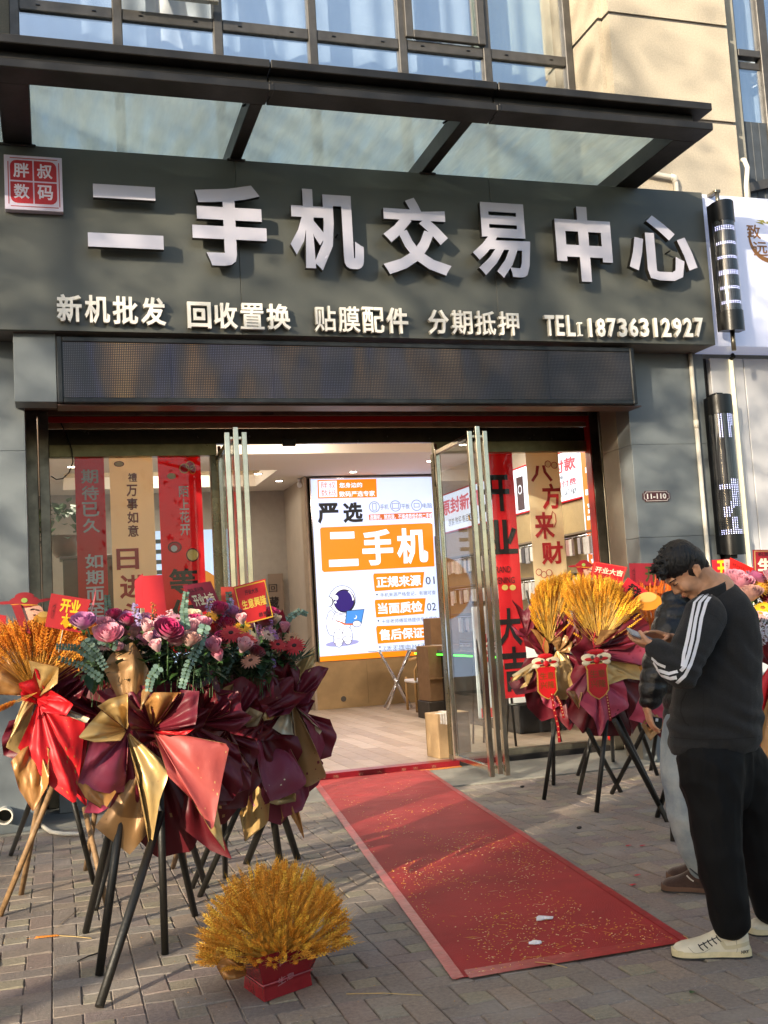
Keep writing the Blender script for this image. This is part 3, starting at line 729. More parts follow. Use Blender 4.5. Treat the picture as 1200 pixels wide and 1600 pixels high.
b_ = MB(); b_.box(0, 5.44, YD-.02, YD+.04, zt0, zr2-.05); b_.build('transom_panel', mat('transom_dark', '#3f3b2e', .25, metal=.5, var=.2), sf)
b_ = MB(); b_.bbox(0, 1.52, YD-.05, YD+.05, zt1-.012, zt0-.001, .004); b_.bbox(3.72, 5.44, YD-.05, YD+.05, zt1-.012, zt0-.001, .004); b_.build('transom_rail', mat('bronze_rail', '#7c7656', .3, metal=.7, var=.15), sf)
for x0, x1 in ((-.2, -.10), (-.09, .0), (5.44, 5.545), (5.555, 5.66)):
    b_ = MB(); b_.bbox(x0, x1, YD-.12, YD+.03, .004, 3.52, .006)
    for k in range(5): b_.tube([((x0+x1)/2, YD-.121, .5+k*.65), ((x0+x1)/2, YD-.128, .5+k*.65)], .009, 6)
    b_.build('guide_rail', M['rail'], sf)
b_ = MB(); b_.bbox(5.425, 5.439, YD-.125, YD-.02, .1, zr, .002); b_.build('red_seal', M['red_trim'], sf)
for x0_, x1_ in ((0, 1.53), (3.7, 5.44)): b_ = MB(); b_.bbox(x0_, x1_, YD-.05, YD+.05, .004, .11, .004); b_.build('bottom_rail', M['rail'], sf)
tg = thing('cable', 'thin black cable drooping in front of the left shop window', 'cable', tuple(at(80, 745, YD-.13)))
b_ = MB(); b_.tube([at(x, y, YD-.13) for x, y in ((95, 661), (104, 680), (112, 702), (114, 722), (108, 738), (98, 748), (88, 749), (80, 744))], .006, 6); b_.build('cable', M['black'], tg)
# house number
p = at(1025, 775.5, 9.03)
hp = thing('house_number_plate', 'small maroon enamel plate reading 11-110 on the right pier', 'number plate', tuple(p))
w_, h_ = .148, .052; pts = []
for sx_, sz_ in ((1, 1), (-1, 1), (-1, -1), (1, -1)):
    a = [Vector((p.x+sx_*w_, 9.018, p.z+sz_*(h_-.022))), Vector((p.x+sx_*(w_-.02), 9.018, p.z+sz_*(h_-.02))), Vector((p.x+sx_*(w_-.025), 9.018, p.z+sz_*h_))]
    pts += a if sx_*sz_ > 0 else a[::-1]
b_ = MB(); b_.prism(pts, (0, .0115, 0)); b_.build('plate', mat('maroon_enamel', '#4c2226', .3), hp)
b_ = MB()
q1 = [Vector((p.x+(v.x-p.x)*.93, 9.0175, p.z+(v.z-p.z)*.86)) for v in pts]; q2 = [Vector((p.x+(v.x-p.x)*.90, 9.0175, p.z+(v.z-p.z)*.80)) for v in pts]
n_ = len(q1)
for i in range(n_): b_.quad(q1[i], q1[(i+1) % n_], q2[(i+1) % n_], q2[i])
text_into(b_, '11-110', (p.x-.105, 9.0172, p.z-.026), XV, ZV, .21, .052, 0, .03)
b_.build('number', M['letw'], hp)

# ================================================================== SHOP WINDOWS AND DOORS
M['glass'] = glass_mat('clear_glass', (.97, .99, .98), .014, .0)
sw = thing('shop_window', 'tall fixed window left of the doors with three hanging banners', 'window', (.75, YD, 0))
b_ = MB(); b_.box(.001, 1.455, YD-.006, YD+.006, .11, zt1-.013); b_.build('pane', M['glass'], sw)
b_ = MB(); b_.bbox(1.456, 1.53, YD-.049, YD+.049, .111, zt1-.014, .004); b_.build('post', mat('bronze_post', '#6d6650', .28, metal=.8, var=.1), sw)
sw = thing('shop_window', 'tall fixed window right of the doors behind the wheat stands', 'window', (4.6, YD, 0))
b_ = MB(); b_.box(3.78, 5.439, YD-.006, YD+.006, .11, zt1-.013); b_.build('pane', M['glass'], sw)
b_ = MB(); b_.bbox(3.70, 3.779, YD-.049, YD+.049, .111, zt1-.014, .004); b_.build('post', MATS['bronze_post'], sw)
def door(tg, hinge, free, zb, zt, side):
    h = Vector((hinge[0], hinge[1], 0)); f = Vector((free[0], free[1], 0)); d = (f-h); Lh = d.length; d.normalize(); n = Vector((-d.y, d.x, 0))
    Mx = Matrix((( d.x, n.x, 0, h.x), (d.y, n.y, 0, h.y), (0, 0, 1, 0), (0, 0, 0, 1)))
    fw = .05
    b_ = MB(); b_.bbox(0, fw, -.022, .022, zb, zt, .004, M=Mx); b_.build('hinge_stile', M['steel'], tg)
    b_ = MB(); b_.bbox(Lh-fw, Lh, -.022, .022, zb, zt+.03, .004, M=Mx); b_.build('stile', M['steel'], tg)
    b_ = MB(); b_.bbox(fw, Lh-fw, -.02, .02, zt-.045, zt, .004, M=Mx); b_.bbox(fw, Lh-fw, -.02, .02, zb, zb+.045, .004, M=Mx); b_.build('rail', M['steel'], tg)
    b_ = MB(); b_.box(fw, Lh-fw, -.005, .005, zb+.045, zt-.045, M=Mx); b_.build('pane', M['glass'], tg)
    for s_ in (-1, 1):
        b_ = MB(); y0, y1 = (.05, .095) if s_ > 0 else (-.095, -.05)
        b_.bbox(Lh-.065, Lh-.012, y0, y1, zb-.02, zt-.012, .004, M=Mx)
        for z in (zb+.06, zt-.06):
            b_.bbox(Lh-.055, Lh-.025, (.022 if s_ > 0 else -.05), (.05 if s_ > 0 else -.022), z-.012, z+.012, .003, M=Mx)
        b_.build('handle', M['steel'], tg)
    b_ = MB(); b_.bbox(Lh-.30, Lh-.065, -.03, -.024, 1.9+.4, 1.93+.4, .002, M=Mx); 
    return Mx, Lh
hy = YD-.08
ht = at(681, 702, hy); fr_ = at(746, 668, 8.87)
rd = thing('glass_door', 'right glass door swung open towards the street, steel framed', 'door', (ht.x, hy, 0))
MR, LR = door(rd, (ht.x, hy), (fr_.x, 8.87), .075, 3.13, 1)
for z in (.075, 3.08):
    b_ = MB(); b_.tube([MR @ Vector((-.012, 0, z)), MR @ Vector((-.012, 0, z+.12))], .016, 10); b_.build('hinge', M['steel'], rd)
# lock latch with small loop
b_ = MB(); pl = MR @ Vector((LR-.17, -.03, 2.36)); b_.tube([pl+Vector((0, 0, .05)), pl, pl+Vector((-.02, -.02, -.05)), pl+Vector((-.05, -.02, -.03)), pl+Vector((-.05, -.01, .01))], .008, 8)
b_.build('latch', mat('brass', '#b09058', .3, metal=.9), rd)
hl = at(343, 712, hy); fl_ = at(368, 668, 8.87)
ldor = thing('glass_door', 'left glass door swung open towards the street, partly behind the flowers', 'door', (hl.x, hy, 0))
ML, LL = door(ldor, (hl.x, hy), (fl_.x, 8.87), .075, 3.13, -1)
for z in (.075, 3.08):
    b_ = MB(); b_.tube([ML @ Vector((-.012, 0, z)), ML @ Vector((-.012, 0, z+.12))], .016, 10); b_.build('hinge', M['steel'], ldor)
pl = at(403, 805, 9.6); b_ = MB(); b_.tube([pl+Vector((0, 0, .08)), pl+Vector((0, 0, -.03)), pl+Vector((.05, 0, -.03)), pl+Vector((.06, 0, .02))], .01, 8)
pl2 = ML @ Vector((.5, 0.03, 0))
# patch fitting on the transom where the doors meet
b_ = MB(); p = at(440, 696, YD); b_.bbox(p.x+.0, p.x+.13, YD-.055, YD-.021, zt0-.03, zt0+.04, .004); b_.build('top_patch', M['black'], sf)

# ================================================================== NEIGHBOUR (right)
nb = thing('neighbour_wall', 'pale panelled wall of the neighbouring shop at the right edge', 'wall', (7.5, 9.06, 0))
M['tile'] = mat('pale_panel', '#c3c3c6', .38, var=.05, scale=2)
xs_ = [6.30, at(1162, 572, 9.06).x, 7.7, 8.9, 10.5]
for i in range(4):
    b_ = MB(); b_.bbox(xs_[i]+.004, xs_[i+1]-.004, 9.06, 9.3, .004, 3.87, .004); b_.build('wall_panel', M['tile'], nb)
b_ = MB(); b_.box(6.215, 6.30, 9.12, 9.3, .004, 3.88); b_.build('gap_channel', M['darkin'], nb)
b_ = MB(); b_.box(6.2, 10.5, 9.3, 10.0, .004, 3.9); b_.build('wall_core', M['darkin'], nb)
Yn = 8.74; n0 = at(1106, 304, Yn); n1 = at(1119, 541, Yn)
ns = thing('neighbour_sign', 'white glowing sign of the next shop with a gold brush ring logo and characters', 'sign', (7.5, 9.0, n1.z))
b_ = MB(); b_.bbox(XS1+.012, 10.5, Yn, 9.05, n1.z, n0.z, .006); b_.build('face', mat('white_sign', '#cfd4ea', .3, emit='#c9d6ff', es=.10), ns)
M['gold_l'] = mat('gold_lettering', '#8f6234', .45)
for ch, l, r, tt, bb in (('致', 1167, 1188, 351, 373), ('远', 1177, 1199, 378, 400), ('发', 1201, 1222, 350, 372), ('艺', 1203, 1224, 378, 400)):
    b_ = MB(); tbox(b_, ch, (l, tt), (r, bb), Yn-.003, .003, .008); b_.build('character', M['gold_l'], ns)
c = at(1202, 372, Yn); b_ = MB(); n_ = 40
vs = []; 
for j in range(n_+1):
    an = R(150+230*j/n_); w_ = .022*math.sin(math.pi*j/n_)+.002; rr_ = .235
    e = Vector((math.cos(an), 0, math.sin(an))); vs += [Vector((c.x, Yn-.004, c.z))+e*(rr_-w_), Vector((c.x, Yn-.004, c.z))+e*(rr_+w_)]
b_.add(vs, [(2*i, 2*i+1, 2*i+3, 2*i+2) for i in range(n_)]); b_.build('ring_logo', M['gold_l'], ns)
c = at(1190, 348, Yn); b_ = MB(); 
for dx, dz, l_ in ((-.06, .02, .10), (-.07, 0, .09), (0, .0, .16), (.04, .012, .1)):
    b_.prism([Vector((c.x+dx, Yn-.004, c.z+dz)), Vector((c.x+dx+l_, Yn-.004, c.z+dz-.02)), Vector((c.x+dx+l_*.8, Yn-.004, c.z+dz+.008))], (0, .003, 0))
b_.build('crane_mark', mat('olive_gold', '#9a9540', .5), ns)
# rotating LED tubes ("barber poles")
M['led_on'] = mat('led_on', '#ffffff', .4, emit='#c9ccff', es=2.2)
M['led_halo'] = mat('led_halo', '#3434a8', .4, emit='#3a36d0', es=.22)
M['led_off'] = mat('led_off', '#6f6f6a', .5)
M['tubeglass'] = glass_mat('tube_glass', (.9, .9, .92), .06, .03)
def tube_sign(label, top, bot, rad, Yc, capt, capb, cols, rows, lit):
    xt = at(top[0], top[1], Yc); xb = at(bot[0], bot[1], Yc); x = (xt.x+xb.x)/2; z0, z1 = xb.z, xt.z
    tg = thing('tube_sign', label, 'lighted sign', (x, Yc, z0), 'LED tube signs at the right edge')
    zc0 = z0+capb; zc1 = z1-capt
    def half(rf, za, zb, n=18, wave=0, top=True):
        b_ = MB(); vs = []
        for j in range(n+1):
            an = R(180+180*j/n); dz = wave*math.sin(math.pi*j/n)
            vs += [(x+rf*math.cos(an), Yc+rf*math.sin(an), za-(dz if not top else 0)), (x+rf*math.cos(an), Yc+rf*math.sin(an), zb+(dz if top else 0))]
        k = len(vs); b_.add(vs, [(2*i, 2*i+2, 2*i+3, 2*i+1) for i in range(n)], 0, True)
        b_.box(x-rf, x+rf, Yc, Yc+.06, za, zb)
        b_.add([vs[2*i+1] for i in range(n+1)], [tuple(range(n+1))]); b_.add([vs[2*i] for i in range(n+1)], [tuple(range(n, -1, -1))])
        return b_
    half(rad*1.03, zc1, z1-.02, wave=.02).build('cap', M['black'], tg)
    half(rad*1.03, z0+.02, zc0, wave=.02, top=False).build('cap', M['black'], tg)
    half(rad*.9, zc0, zc1).build('core', mat('led_core', '#17171a', .4), tg)
    b_ = MB(); b_.box(x-rad*1.08, x-rad*.92, Yc-.01, Yc+.05, zc0, zc1); b_.box(x+rad*.92, x+rad*1.08, Yc-.01, Yc+.05, zc0, zc1); b_.build('side_channel', M['black'], tg)
    vs = MB(); n = 20
    p = []
    for j in range(n+1):
        an = R(182+176*j/n); p += [(x+rad*math.cos(an), Yc+rad*math.sin(an), zc0+.001), (x+rad*math.cos(an), Yc+rad*math.sin(an), zc1-.001)]
    vs.add(p, [(2*i, 2*i+2, 2*i+3, 2*i+1) for i in range(n)], 0, True); vs.build('clear_tube', M['tubeglass'], tg)
    on = MB(); off = MB(); hal = MB()
    for i in range(rows):
        z = zc0+(i+.5)*(zc1-zc0)/rows
        for j in range(cols):
            an = R(188+164*(j+.5)/cols); e = Vector((math.cos(an), math.sin(an), 0)); tt = Vector((-e.y, e.x, 0)); c = Vector((x, Yc, z))+e*(rad*.905)
            l_ = lit(j/cols, 1-i/rows); s_ = .0036 if l_ else .0024
            (on if l_ else off).add([c-tt*s_-ZV*s_, c+tt*s_-ZV*s_, c+tt*s_+ZV*s_, c-tt*s_+ZV*s_], [(0, 1, 2, 3)])
            if l_:
                c2 = c-e*.0015; s_ = (zc1-zc0)/rows*.52
                hal.add([c2-tt*s_-ZV*s_, c2+tt*s_-ZV*s_, c2+tt*s_+ZV*s_, c2-tt*s_+ZV*s_], [(0, 1, 2, 3)])
    stuff(on.build('lit_diodes', M['led_on'], tg)); stuff(off.build('dark_diodes', M['led_off'], tg)); stuff(hal.build('blue_glow', M['led_halo'], tg))
    return tg, x, z0, z1
def lit_bands(u, v): return any(abs(v-c) < .02 for c in (.09, .255, .42, .59, .755, .925))
def lit_glyph(u, v):
    if v < .2: return (.15 < u < .33) or (.45 < u < .62) or (u > .62 and v < .10) or (u > .88)
    if .55 < v < .6: return u > .4 and not (.62 < u < .7)
    if .6 <= v < .64: return True if u > .05 else False
    if .64 <= v < .78: return (.42 < u < .6) or (u > .7) or abs(u-(.62-(v-.64)*2)) < .06
    if .78 <= v < .86: return u < .3+(.86-v)*2 and u > .1 or (u > .75)
    if v > .97: return True
    if .86 <= v <= .97: return (.35 < u < .55) or u > .85-(v-.86)
    return False
t1, xx, za, zb = tube_sign('upper LED tube sign with blue white light bands in front of the white sign', (1128, 318), (1142, 520), .115, 8.58, .20, .20, 14, 56, lit_bands)
b_ = MB(); b_.tube([(xx, 8.62, zb-.03), (xx, 8.62, zb+.13)], .02, 10); b_.bbox(xx-.03, xx+.03, 8.6, 8.76, zb+.12, zb+.15, .004); b_.tube([(xx+.03, 8.62, za+.03), (xx+.03, 8.62, za-.16)], .022, 10); b_.build('bracket', M['rail'], t1)
t2, xx2, za2, zb2 = tube_sign('lower LED tube sign with scattered blue pixels on the pale wall', (1120, 619), (1146, 868), .125, 8.93, .19, .20, 14, 70, lit_glyph)
for z_ in (zb2-.02, za2-.03): b_ = MB(); b_.bbox(xx2-.04, xx2+.04, 8.9, 9.06, z_, z_+.05, .004); b_.build('bracket', M['black'], t2)
ls = thing('light_strip', 'thin pale yellow vertical light strip beside the lower tube sign', 'light strip', tuple(at(1170, 880, 9.04)))
p0, p1 = at(1142, 560, 9.04), at(1171, 880, 9.04); xm_ = (p0.x+p1.x)/2
b_ = MB(); b_.bbox(xm_-.016, xm_+.016, 9.03, 9.059, .1, 3.86, .004); b_.build('tube', mat('strip_tube', '#efe3b8', .4, emit='#fff0bf', es=.55), ls)
b_ = MB(); b_.tube([(xm_-.03, 8.97, 3.885), (xm_+.0, 8.99, 3.87), (xm_, 9.04, 3.86)], .02, 8); b_.build('end_cap', M['blackm'], ls)
cp = thing('conduit', 'white plastic conduit running down the right pier beside the tube sign', 'conduit', tuple(at(1104, 858, 9.01)))
p0, p1 = at(1080, 571, 9.01), at(1104, 858, 9.01); xm_ = (p0.x+p1.x)/2; zz = at(1089, 663, 9.01).z
b_ = MB(); b_.tube([(xm_, 9.005, 3.898), (xm_, 9.005, zz)], .022, 12); b_.tube([(xm_, 9.005, zz-.001), (xm_, 9.005, .1)], .022, 12); b_.build('pipe', M['pvc'], cp)
b_ = MB(); b_.tube([(xm_, 9.005, zz-.04), (xm_, 9.005, zz+.04)], .026, 12); b_.build('coupling', M['pvc'], cp)
dp = thing('drain_pipe', 'short white drain pipe stub sticking out low on the left pier', 'pipe', tuple(at(12, 1285, 9.03)))
c = at(18, 1274, 8.93)
b_ = MB(); n_ = 24
for j in range(n_):
    a0, a1 = 2*math.pi*j/n_, 2*math.pi*(j+1)/n_
    def E_(a, r, y): return (c.x+r*math.cos(a)-.05, y, c.z+r*math.sin(a))
    for r0, y0, r1, y1 in ((.062, 8.9, .062, 9.03), (.052, 8.9, .062, 8.9), (.052, 9.03, .052, 8.9)):
        b_.add([E_(a0, r0, y0), E_(a1, r0, y0), E_(a1, r1, y1), E_(a0, r1, y1)], [(0, 1, 2, 3)], 0, True)
b_.build('pipe', M['pvc'], dp); b_ = MB(); b_.disc(Vector((c.x-.05, 9.02, c.z)), XV, ZV, .053); b_.build('dark_bore', M['blackm'], dp)

# ================================================================== BANNERS IN THE WINDOWS
def banner(label, x0p, x1p, topp, botp, Y, m_, items, wav=.004, tx=None, lean=0):
    a_ = at(x0p, topp, Y); b2 = at(x1p, topp, Y); lo = at((x0p+x1p)/2, botp, Y)
    x0, x1, z1, z0 = a_.x, b2.x, a_.z, lo.z
    tg = thing('banner', label, 'banner', ((x0+x1)/2, Y, z0), 'hanging banners in the shop windows')
    b_ = MB(); nx, nz = 6, 30; vs = []
    for k in (0, 1):
        for j in range(nz+1):
            for i in range(nx+1):
                z = z0+(z1-z0)*j/nz; x = x0+(x1-x0)*i/nx
                vs.append((x, Y+k*.003+wav*math.sin(j*.9+i*.3)+wav*math.sin(i*1.9+j*.1), z))
    k0 = (nx+1)*(nz+1)
    b_.add(vs, [(j*(nx+1)+i, j*(nx+1)+i+1, (j+1)*(nx+1)+i+1, (j+1)*(nx+1)+i) for j in range(nz) for i in range(nx)]+[(k0+j*(nx+1)+i+1, k0+j*(nx+1)+i, k0+(j+1)*(nx+1)+i, k0+(j+1)*(nx+1)+i+1) for j in range(nz) for i in range(nx)], 0, True)
    b_.build('cloth', m_, tg)
    b_ = MB(); b_.tube([(x0-.01, Y, z1), (x1+.01, Y, z1)], .008, 8); b_.build('rod', M['white'], tg)
    for it in items:
        ch, l, r, tt, bb, mm_, off = it[:7]; b_ = MB()
        tbox(b_, ch, (l, tt), (r, bb), Y-.012, .001, off); b_.build('lettering', mm_, tg)
    return tg
def col(txt, cx_, w, y0, y1, m_, off=.02, slope=.035):
    n = len(txt); h = (y1-y0)/n
    return [(ch, cx_+slope*(h*i)-w/2, cx_+slope*(h*i)+w/2, y0+h*i+h*.06, y0+h*(i+1)-h*.06, m_, off) for i, ch in enumerate(txt) if ch != ' ']
def cloth(name, c):
    m = mat(name, c, .75, var=.04, scale=3); t = m.node_tree; b = t.nodes['Principled BSDF']; tl = t.nodes.new('ShaderNodeBsdfTranslucent'); tl.inputs[0].default_value = (*lin(c), 1)
    mx = t.nodes.new('ShaderNodeMixShader'); mx.inputs[0].default_value = .38; t.links.new(b.outputs[0], mx.inputs[1]); t.links.new(tl.outputs[0], mx.inputs[2]); t.links.new(mx.outputs[0], t.nodes['Material Output'].inputs['Surface']); return m
M['ban_red'] = cloth('banner_red', '#c8202f'); M['ban_cream'] = cloth('banner_cream', '#f0d8b6'); M['ban_red2'] = cloth('banner_bright_red', '#e02834')
M['ink_w'] = mat('ink_white', '#ddd6d0', .7); M['ink_k'] = mat('ink_black', '#1b1113', .7); M['ink_r'] = mat('ink_red', '#b41b22', .7); M['ink_y'] = mat('ink_yellow', '#e2bd6a', .6); M['ink_m'] = mat('ink_maroon', '#6a1a1e', .7)
YB = 10.3
t_ = banner('dark red banner with white vertical characters, leftmost in the left window', 116, 162, 714, 1010, YB, M['ban_red'], col('期待已久', 140, 27, 732, 834, M['ink_w'], .022)+col('如期而至', 147, 28, 864, 966, M['ink_w'], .022))
t_ = banner('cream banner with red characters between the two red ones in the left window', 170, 238, 713, 1020, YB, M['ban_cream'], [('禮', 200, 214, 739, 753, M['ink_m'], .02)]+col('万事如意', 206, 17, 756, 840, M['ink_m'], .025)+[('日', 182, 217, 857, 890, M['ink_r'], .022), ('进', 187, 228, 898, 935, M['ink_r'], .025), ('斗', 190, 230, 940, 975, M['ink_r'], .025)])
def blob(tg, px, py, Y, w, h, m_, m2=None, nm='emblem', n=20):
    p = at(px, py, Y); q_ = at(px+w, py, Y).x-p.x; hh = q_*h/w
    b_ = MB(); b_.tube([(p.x, Y, p.z), (p.x, Y-.0015, p.z)], 1, 4) if False else None
    b_.disc(Vector((p.x, Y, p.z)), XV, ZV, q_, n, 0, hh)
    if m2: b_.ring(Vector((p.x, Y-.001, p.z)), XV, ZV*(hh/q_), q_*.8, q_, n, 1)
    return b_.build(nm, [m_, m2] if m2 else m_, tg)
blob(t_, 186, 725, YB-.012, 8, 4.5, M['ink_y'], M['ink_m'], 'ingot_print')
t_ = banner('red banner with ingots and coin prints, right one of the left window', 246, 313, 712, 1020, YB, M['ban_red2'], col('陌上花开', 287, 15, 758, 838, M['ink_w'], .022)+[('等', 264, 309, 888, 930, M['ink_k'], .03), ('你', 266, 310, 936, 985, M['ink_k'], .03)])
for px, py, w, h in ((288, 732, 8, 8), (297, 727, 7, 7), (301, 734, 5, 7), (268, 744, 7, 5)): blob(t_, px, py, YB-.012-RND.random()*.001, w, h, M['ink_y'] if w == 7 and h == 5 else M['ban_red'], M['ink_y'], 'drum_print')
blob(t_, 273, 855, YB-.012, 11, 9, M['ban_red'], M['ink_m'], 'pouch_print'); blob(t_, 301, 867, YB-.012, 10.5, 11, M['ink_y'], M['ink_m'], 'coin_print'); blob(t_, 272, 857, YB-.0135, 5, 5, M['ink_w'], None, 'pouch_print')
t_ = banner('bright red banner with large black characters behind the right glass door', 764, 800, 708, 1092, YB, M['ban_red2'], [('开', 752, 796, 742, 800, M['ink_k'], .03), ('业', 758, 808, 812, 866, M['ink_k'], .03), ('大', 777, 815, 950, 1010, M['ink_k'], .03), ('吉', 786, 824, 1010, 1080, M['ink_k'], .03), ('GRAND', 768, 798, 885, 895, M['ink_k'], .0), ('OPENING', 766, 804, 902, 912, M['ink_k'], .0)])
# the banner leans with perspective; bottom emblem
for px in (789, 801): blob(t_, px, 918, YB-.012, 5, 4, M['ink_y'], None, 'ingot_print')
t_ = banner('cream banner with four red brush characters in the right window', 821, 872, 706, 960, YB, M['ban_cream'], [('八', 829, 863, 727, 753, M['ink_r'], .03), ('方', 847, 876, 755, 796, M['ink_r'], .03), ('来', 835, 866, 800, 842, M['ink_r'], .03), ('财', 846, 880, 846, 882, M['ink_r'], .03)])
for px, py in ((856, 725), (866, 727), (842, 894), (850, 898), (858, 895)): blob(t_, px, py, YB-.012, 5, 5, M['ban_cream'], M['ink_r'], 'drum_print')
p = at(864, 812, YB-.012); b_ = MB(); b_.tube([p+Vector((-.02, 0, .02)), p+Vector((0, 0, .09)), p+Vector((.03, 0, .06)), p+Vector((.035, 0, -.02)), p+Vector((.01, 0, -.08))], .004, 5); b_.build('string_print', M['ink_r'], t_)

# ================================================================== LIGHT BOX POSTER
lb = thing('light_box', 'large glowing white and orange advertising light box on the wall inside', 'light box', (5.2, YS, at(498, 1034, YS).z))
l0 = at(483, 747, YS); l1 = at(498, 1034, YS); lxa = (l0.x+l1.x)/2; lxb = XW-.002; lza = l1.z; lzb = l0.z
b_ = MB(); b_.box(lxa, lxb, YS, YS+.138, lza, lzb); b_.build('housing', M['blackm'], lb)
M['lb_w'] = mat('lightbox_white', '#cfdcf2', .4, emit='#c6d8ff', es=0.45)
M['lb_o'] = mat('lightbox_orange', '#e07c12', .4, emit='#ee8410', es=0.42)
M['lb_k'] = mat('lightbox_black', '#101214', .5, emit='#1c2226', es=0.31)
M['lb_l'] = mat('lightbox_text', '#e8ecff', .4, emit='#dfe8ff', es=0.50)
M['lb_g'] = mat('lightbox_grey', '#556070', .4, emit='#4c5866', es=0.37)
M['lb_v'] = mat('lightbox_violet', '#2a1a70', .4, emit='#2b1a78', es=0.31)
M['lb_b'] = mat('lightbox_blue', '#3f86d8', .4, emit='#4a8ee0', es=0.37)
M['lb_s'] = mat('lightbox_shadow', '#8f92c8', .4, emit='#9a9ed8', es=0.37)
b_ = MB(); b_.box(lxa+.02, lxb-.01, YS-.006, YS-.001, lza, lzb-.02); b_.build('diffuser', M['lb_w'], lb)
b_ = MB(); b_.bbox(lxa-.0, lxa+.02, YS-.02, YS-.001, lza-.01, lzb, .002); b_.bbox(lxa+.02, lxb, YS-.02, YS-.001, lzb-.02, lzb, .002); b_.build('frame', M['chrome'], lb)
def flat(nm, pts, m_, dy=.008):     # flat print on the poster from photo pixels
    b_ = MB(); b_.add([at(x, y, YS-dy) for x, y in pts], [tuple(range(len(pts)))[::-1]]); return b_.build(nm, m_, lb)
flat('orange_band', [(499, 1026), (680, 1012), (680, 1022), (499, 1034)], M['lb_o'])
flat('orange_badge', [(496, 750), (588, 748), (589, 777), (497, 779)], M['lb_o'])
flat('white_badge', [(498, 752), (526, 751), (527, 776), (499, 777)], M['lb_l'], .009)
def ptxt(t_, l, tt, r, bb, m_, off, dy=.0095, nm='print'):
    b_ = MB(); tbox(b_, t_, (l, tt), (r, bb), YS-dy, 0, off); b_.build(nm, m_, lb)
M['lb_ot'] = mat('lightbox_orange_text', '#c06028', .4, emit='#c8682c', es=0.37)
for ch, l, tt in (('胖', 501, 753), ('叔', 513, 753), ('数', 501.5, 765), ('码', 513.5, 765)): ptxt(ch, l, tt, l+11, tt+10.5, M['lb_ot'], .0, .0105)
ptxt('您身边的', 530, 754, 566, 762, M['lb_l'], .02); ptxt('数码严选专家', 530, 767, 586, 776, M['lb_l'], .02)
ptxt('严', 496, 786, 529, 818, M['lb_k'], .038); ptxt('选', 536, 785, 567, 817, M['lb_k'], .038)
flat('orange_panel', [(502, 824), (672, 817), (676, 819), (679, 885), (506, 894), (503, 891), (500, 827)], M['lb_o'])
ptxt('二', 513, 831, 559, 885, M['lb_l'], .034); ptxt('手', 566, 827, 614, 883, M['lb_l'], .034); ptxt('机', 620, 825, 668, 881, M['lb_l'], .034)
for cx_, cy_ in ((585, 792), (618, 790.5), (651, 789.5)):
    p = at(cx_, cy_, YS-.008); b_ = MB(); rad = at(cx_+8, cy_, YS).x-p.x; b_.ring(p, XV, ZV, rad*.9, rad, 28); b_.build('icon_ring', M['lb_g'], lb)
    b_ = MB(); hx, hz = ((.035, .06), (.06, .045), (.05, .035))[[585, 618, 651].index(cx_)]
    for x0, x1, z0, z1 in ((-hx, hx, hz-.008, hz), (-hx, hx, -hz, -hz+.008), (-hx, -hx+.008, -hz, hz), (hx-.008, hx, -hz, hz)): b_.box(p.x+x0, p.x+x1, p.y-.001, p.y, p.z+z0, p.z+z1)
    b_.build('device_icon', M['lb_g'], lb)
ptxt('手机', 594, 788, 607, 796, M['lb_g'], 0); ptxt('平板', 627, 787, 640, 795, M['lb_g'], 0); ptxt('电脑', 660, 786, 675, 794, M['lb_g'], 0)
flat('orange_strip', [(576, 804), (675, 800), (675, 809), (577, 813)], M['lb_ot']); ptxt('选靓机，就找我，不搞虚质低价的二手机', 578, 803, 676, 811, M['lb_l'], .015)
for k, (t1_, n_, s_, y) in enumerate((('正规来源', '01', '手机来源严格登记，有据可查', 897), ('当面质检', '02', '十年老师傅现场提供专业质检', 938), ('售后保证', '03', '7天无理由365天保修', 979))):
    x = 583+k*2.3
    flat('orange_label', [(x+1, y-1), (x+80, y-3.5), (x+77.5, y+21), (x+2.5, y+27), (x, y+3)], M['lb_o'])
    ptxt(t1_, x+5, y+2.5, x+75, y+20, M['lb_l'], .028); ptxt(n_, x+82, y+4, x+96, y+16, M['lb_k'], .0)
    ptxt(s_, x+11, y+27.5, x+98, y+34, M['lb_g'], 0); p = at(x+6, y+32, YS-.008); b_ = MB(); b_.disc(p, XV, ZV, .014, 10); b_.build('bullet', M['lb_k'], lb)
# cartoon astronaut print: plain white space suit with a laptop
def el(px, py, w, h, m_, dy, rot=0, n=28):
    p = at(px, py, YS-dy); s = at(px+1, py, YS).x-at(px, py, YS).x; a = R(rot)
    u = Vector((math.cos(a), 0, math.sin(a))); v = Vector((-math.sin(a), 0, math.cos(a)))
    b_ = MB(); b_.add([p+u*math.cos(2*math.pi*j/n)*w*s+v*math.sin(2*math.pi*j/n)*h*s for j in range(n)], [tuple(range(n))]); return b_.build('astronaut_print', m_, lb)
LK, LW, LV, LB_, LS = M['lb_k'], M['lb_l'], M['lb_v'], M['lb_b'], M['lb_s']
el(535, 1005, 26, 4.5, LS, .0082, 2)
for a in ((515, 978, 4.5, 14), (520, 975, 7, 20)): el(a[0], a[1], a[2]+.8, a[3]+.8, LK, .0084, 8); el(a[0], a[1], a[2], a[3], LW, .0086, 8)
el(533, 975, 14.8, 20.8, LK, .0087); el(533, 975, 14, 20, LW, .0088)
for px, py in ((529, 1002), (543, 998)): el(px, py-5, 8, 14, LK, .0088); el(px, py-5, 7.2, 13.2, LW, .0089); el(px, py, 8, 4.5, LK, .0090); el(px, py, 7.2, 3.8, LW, .0091)
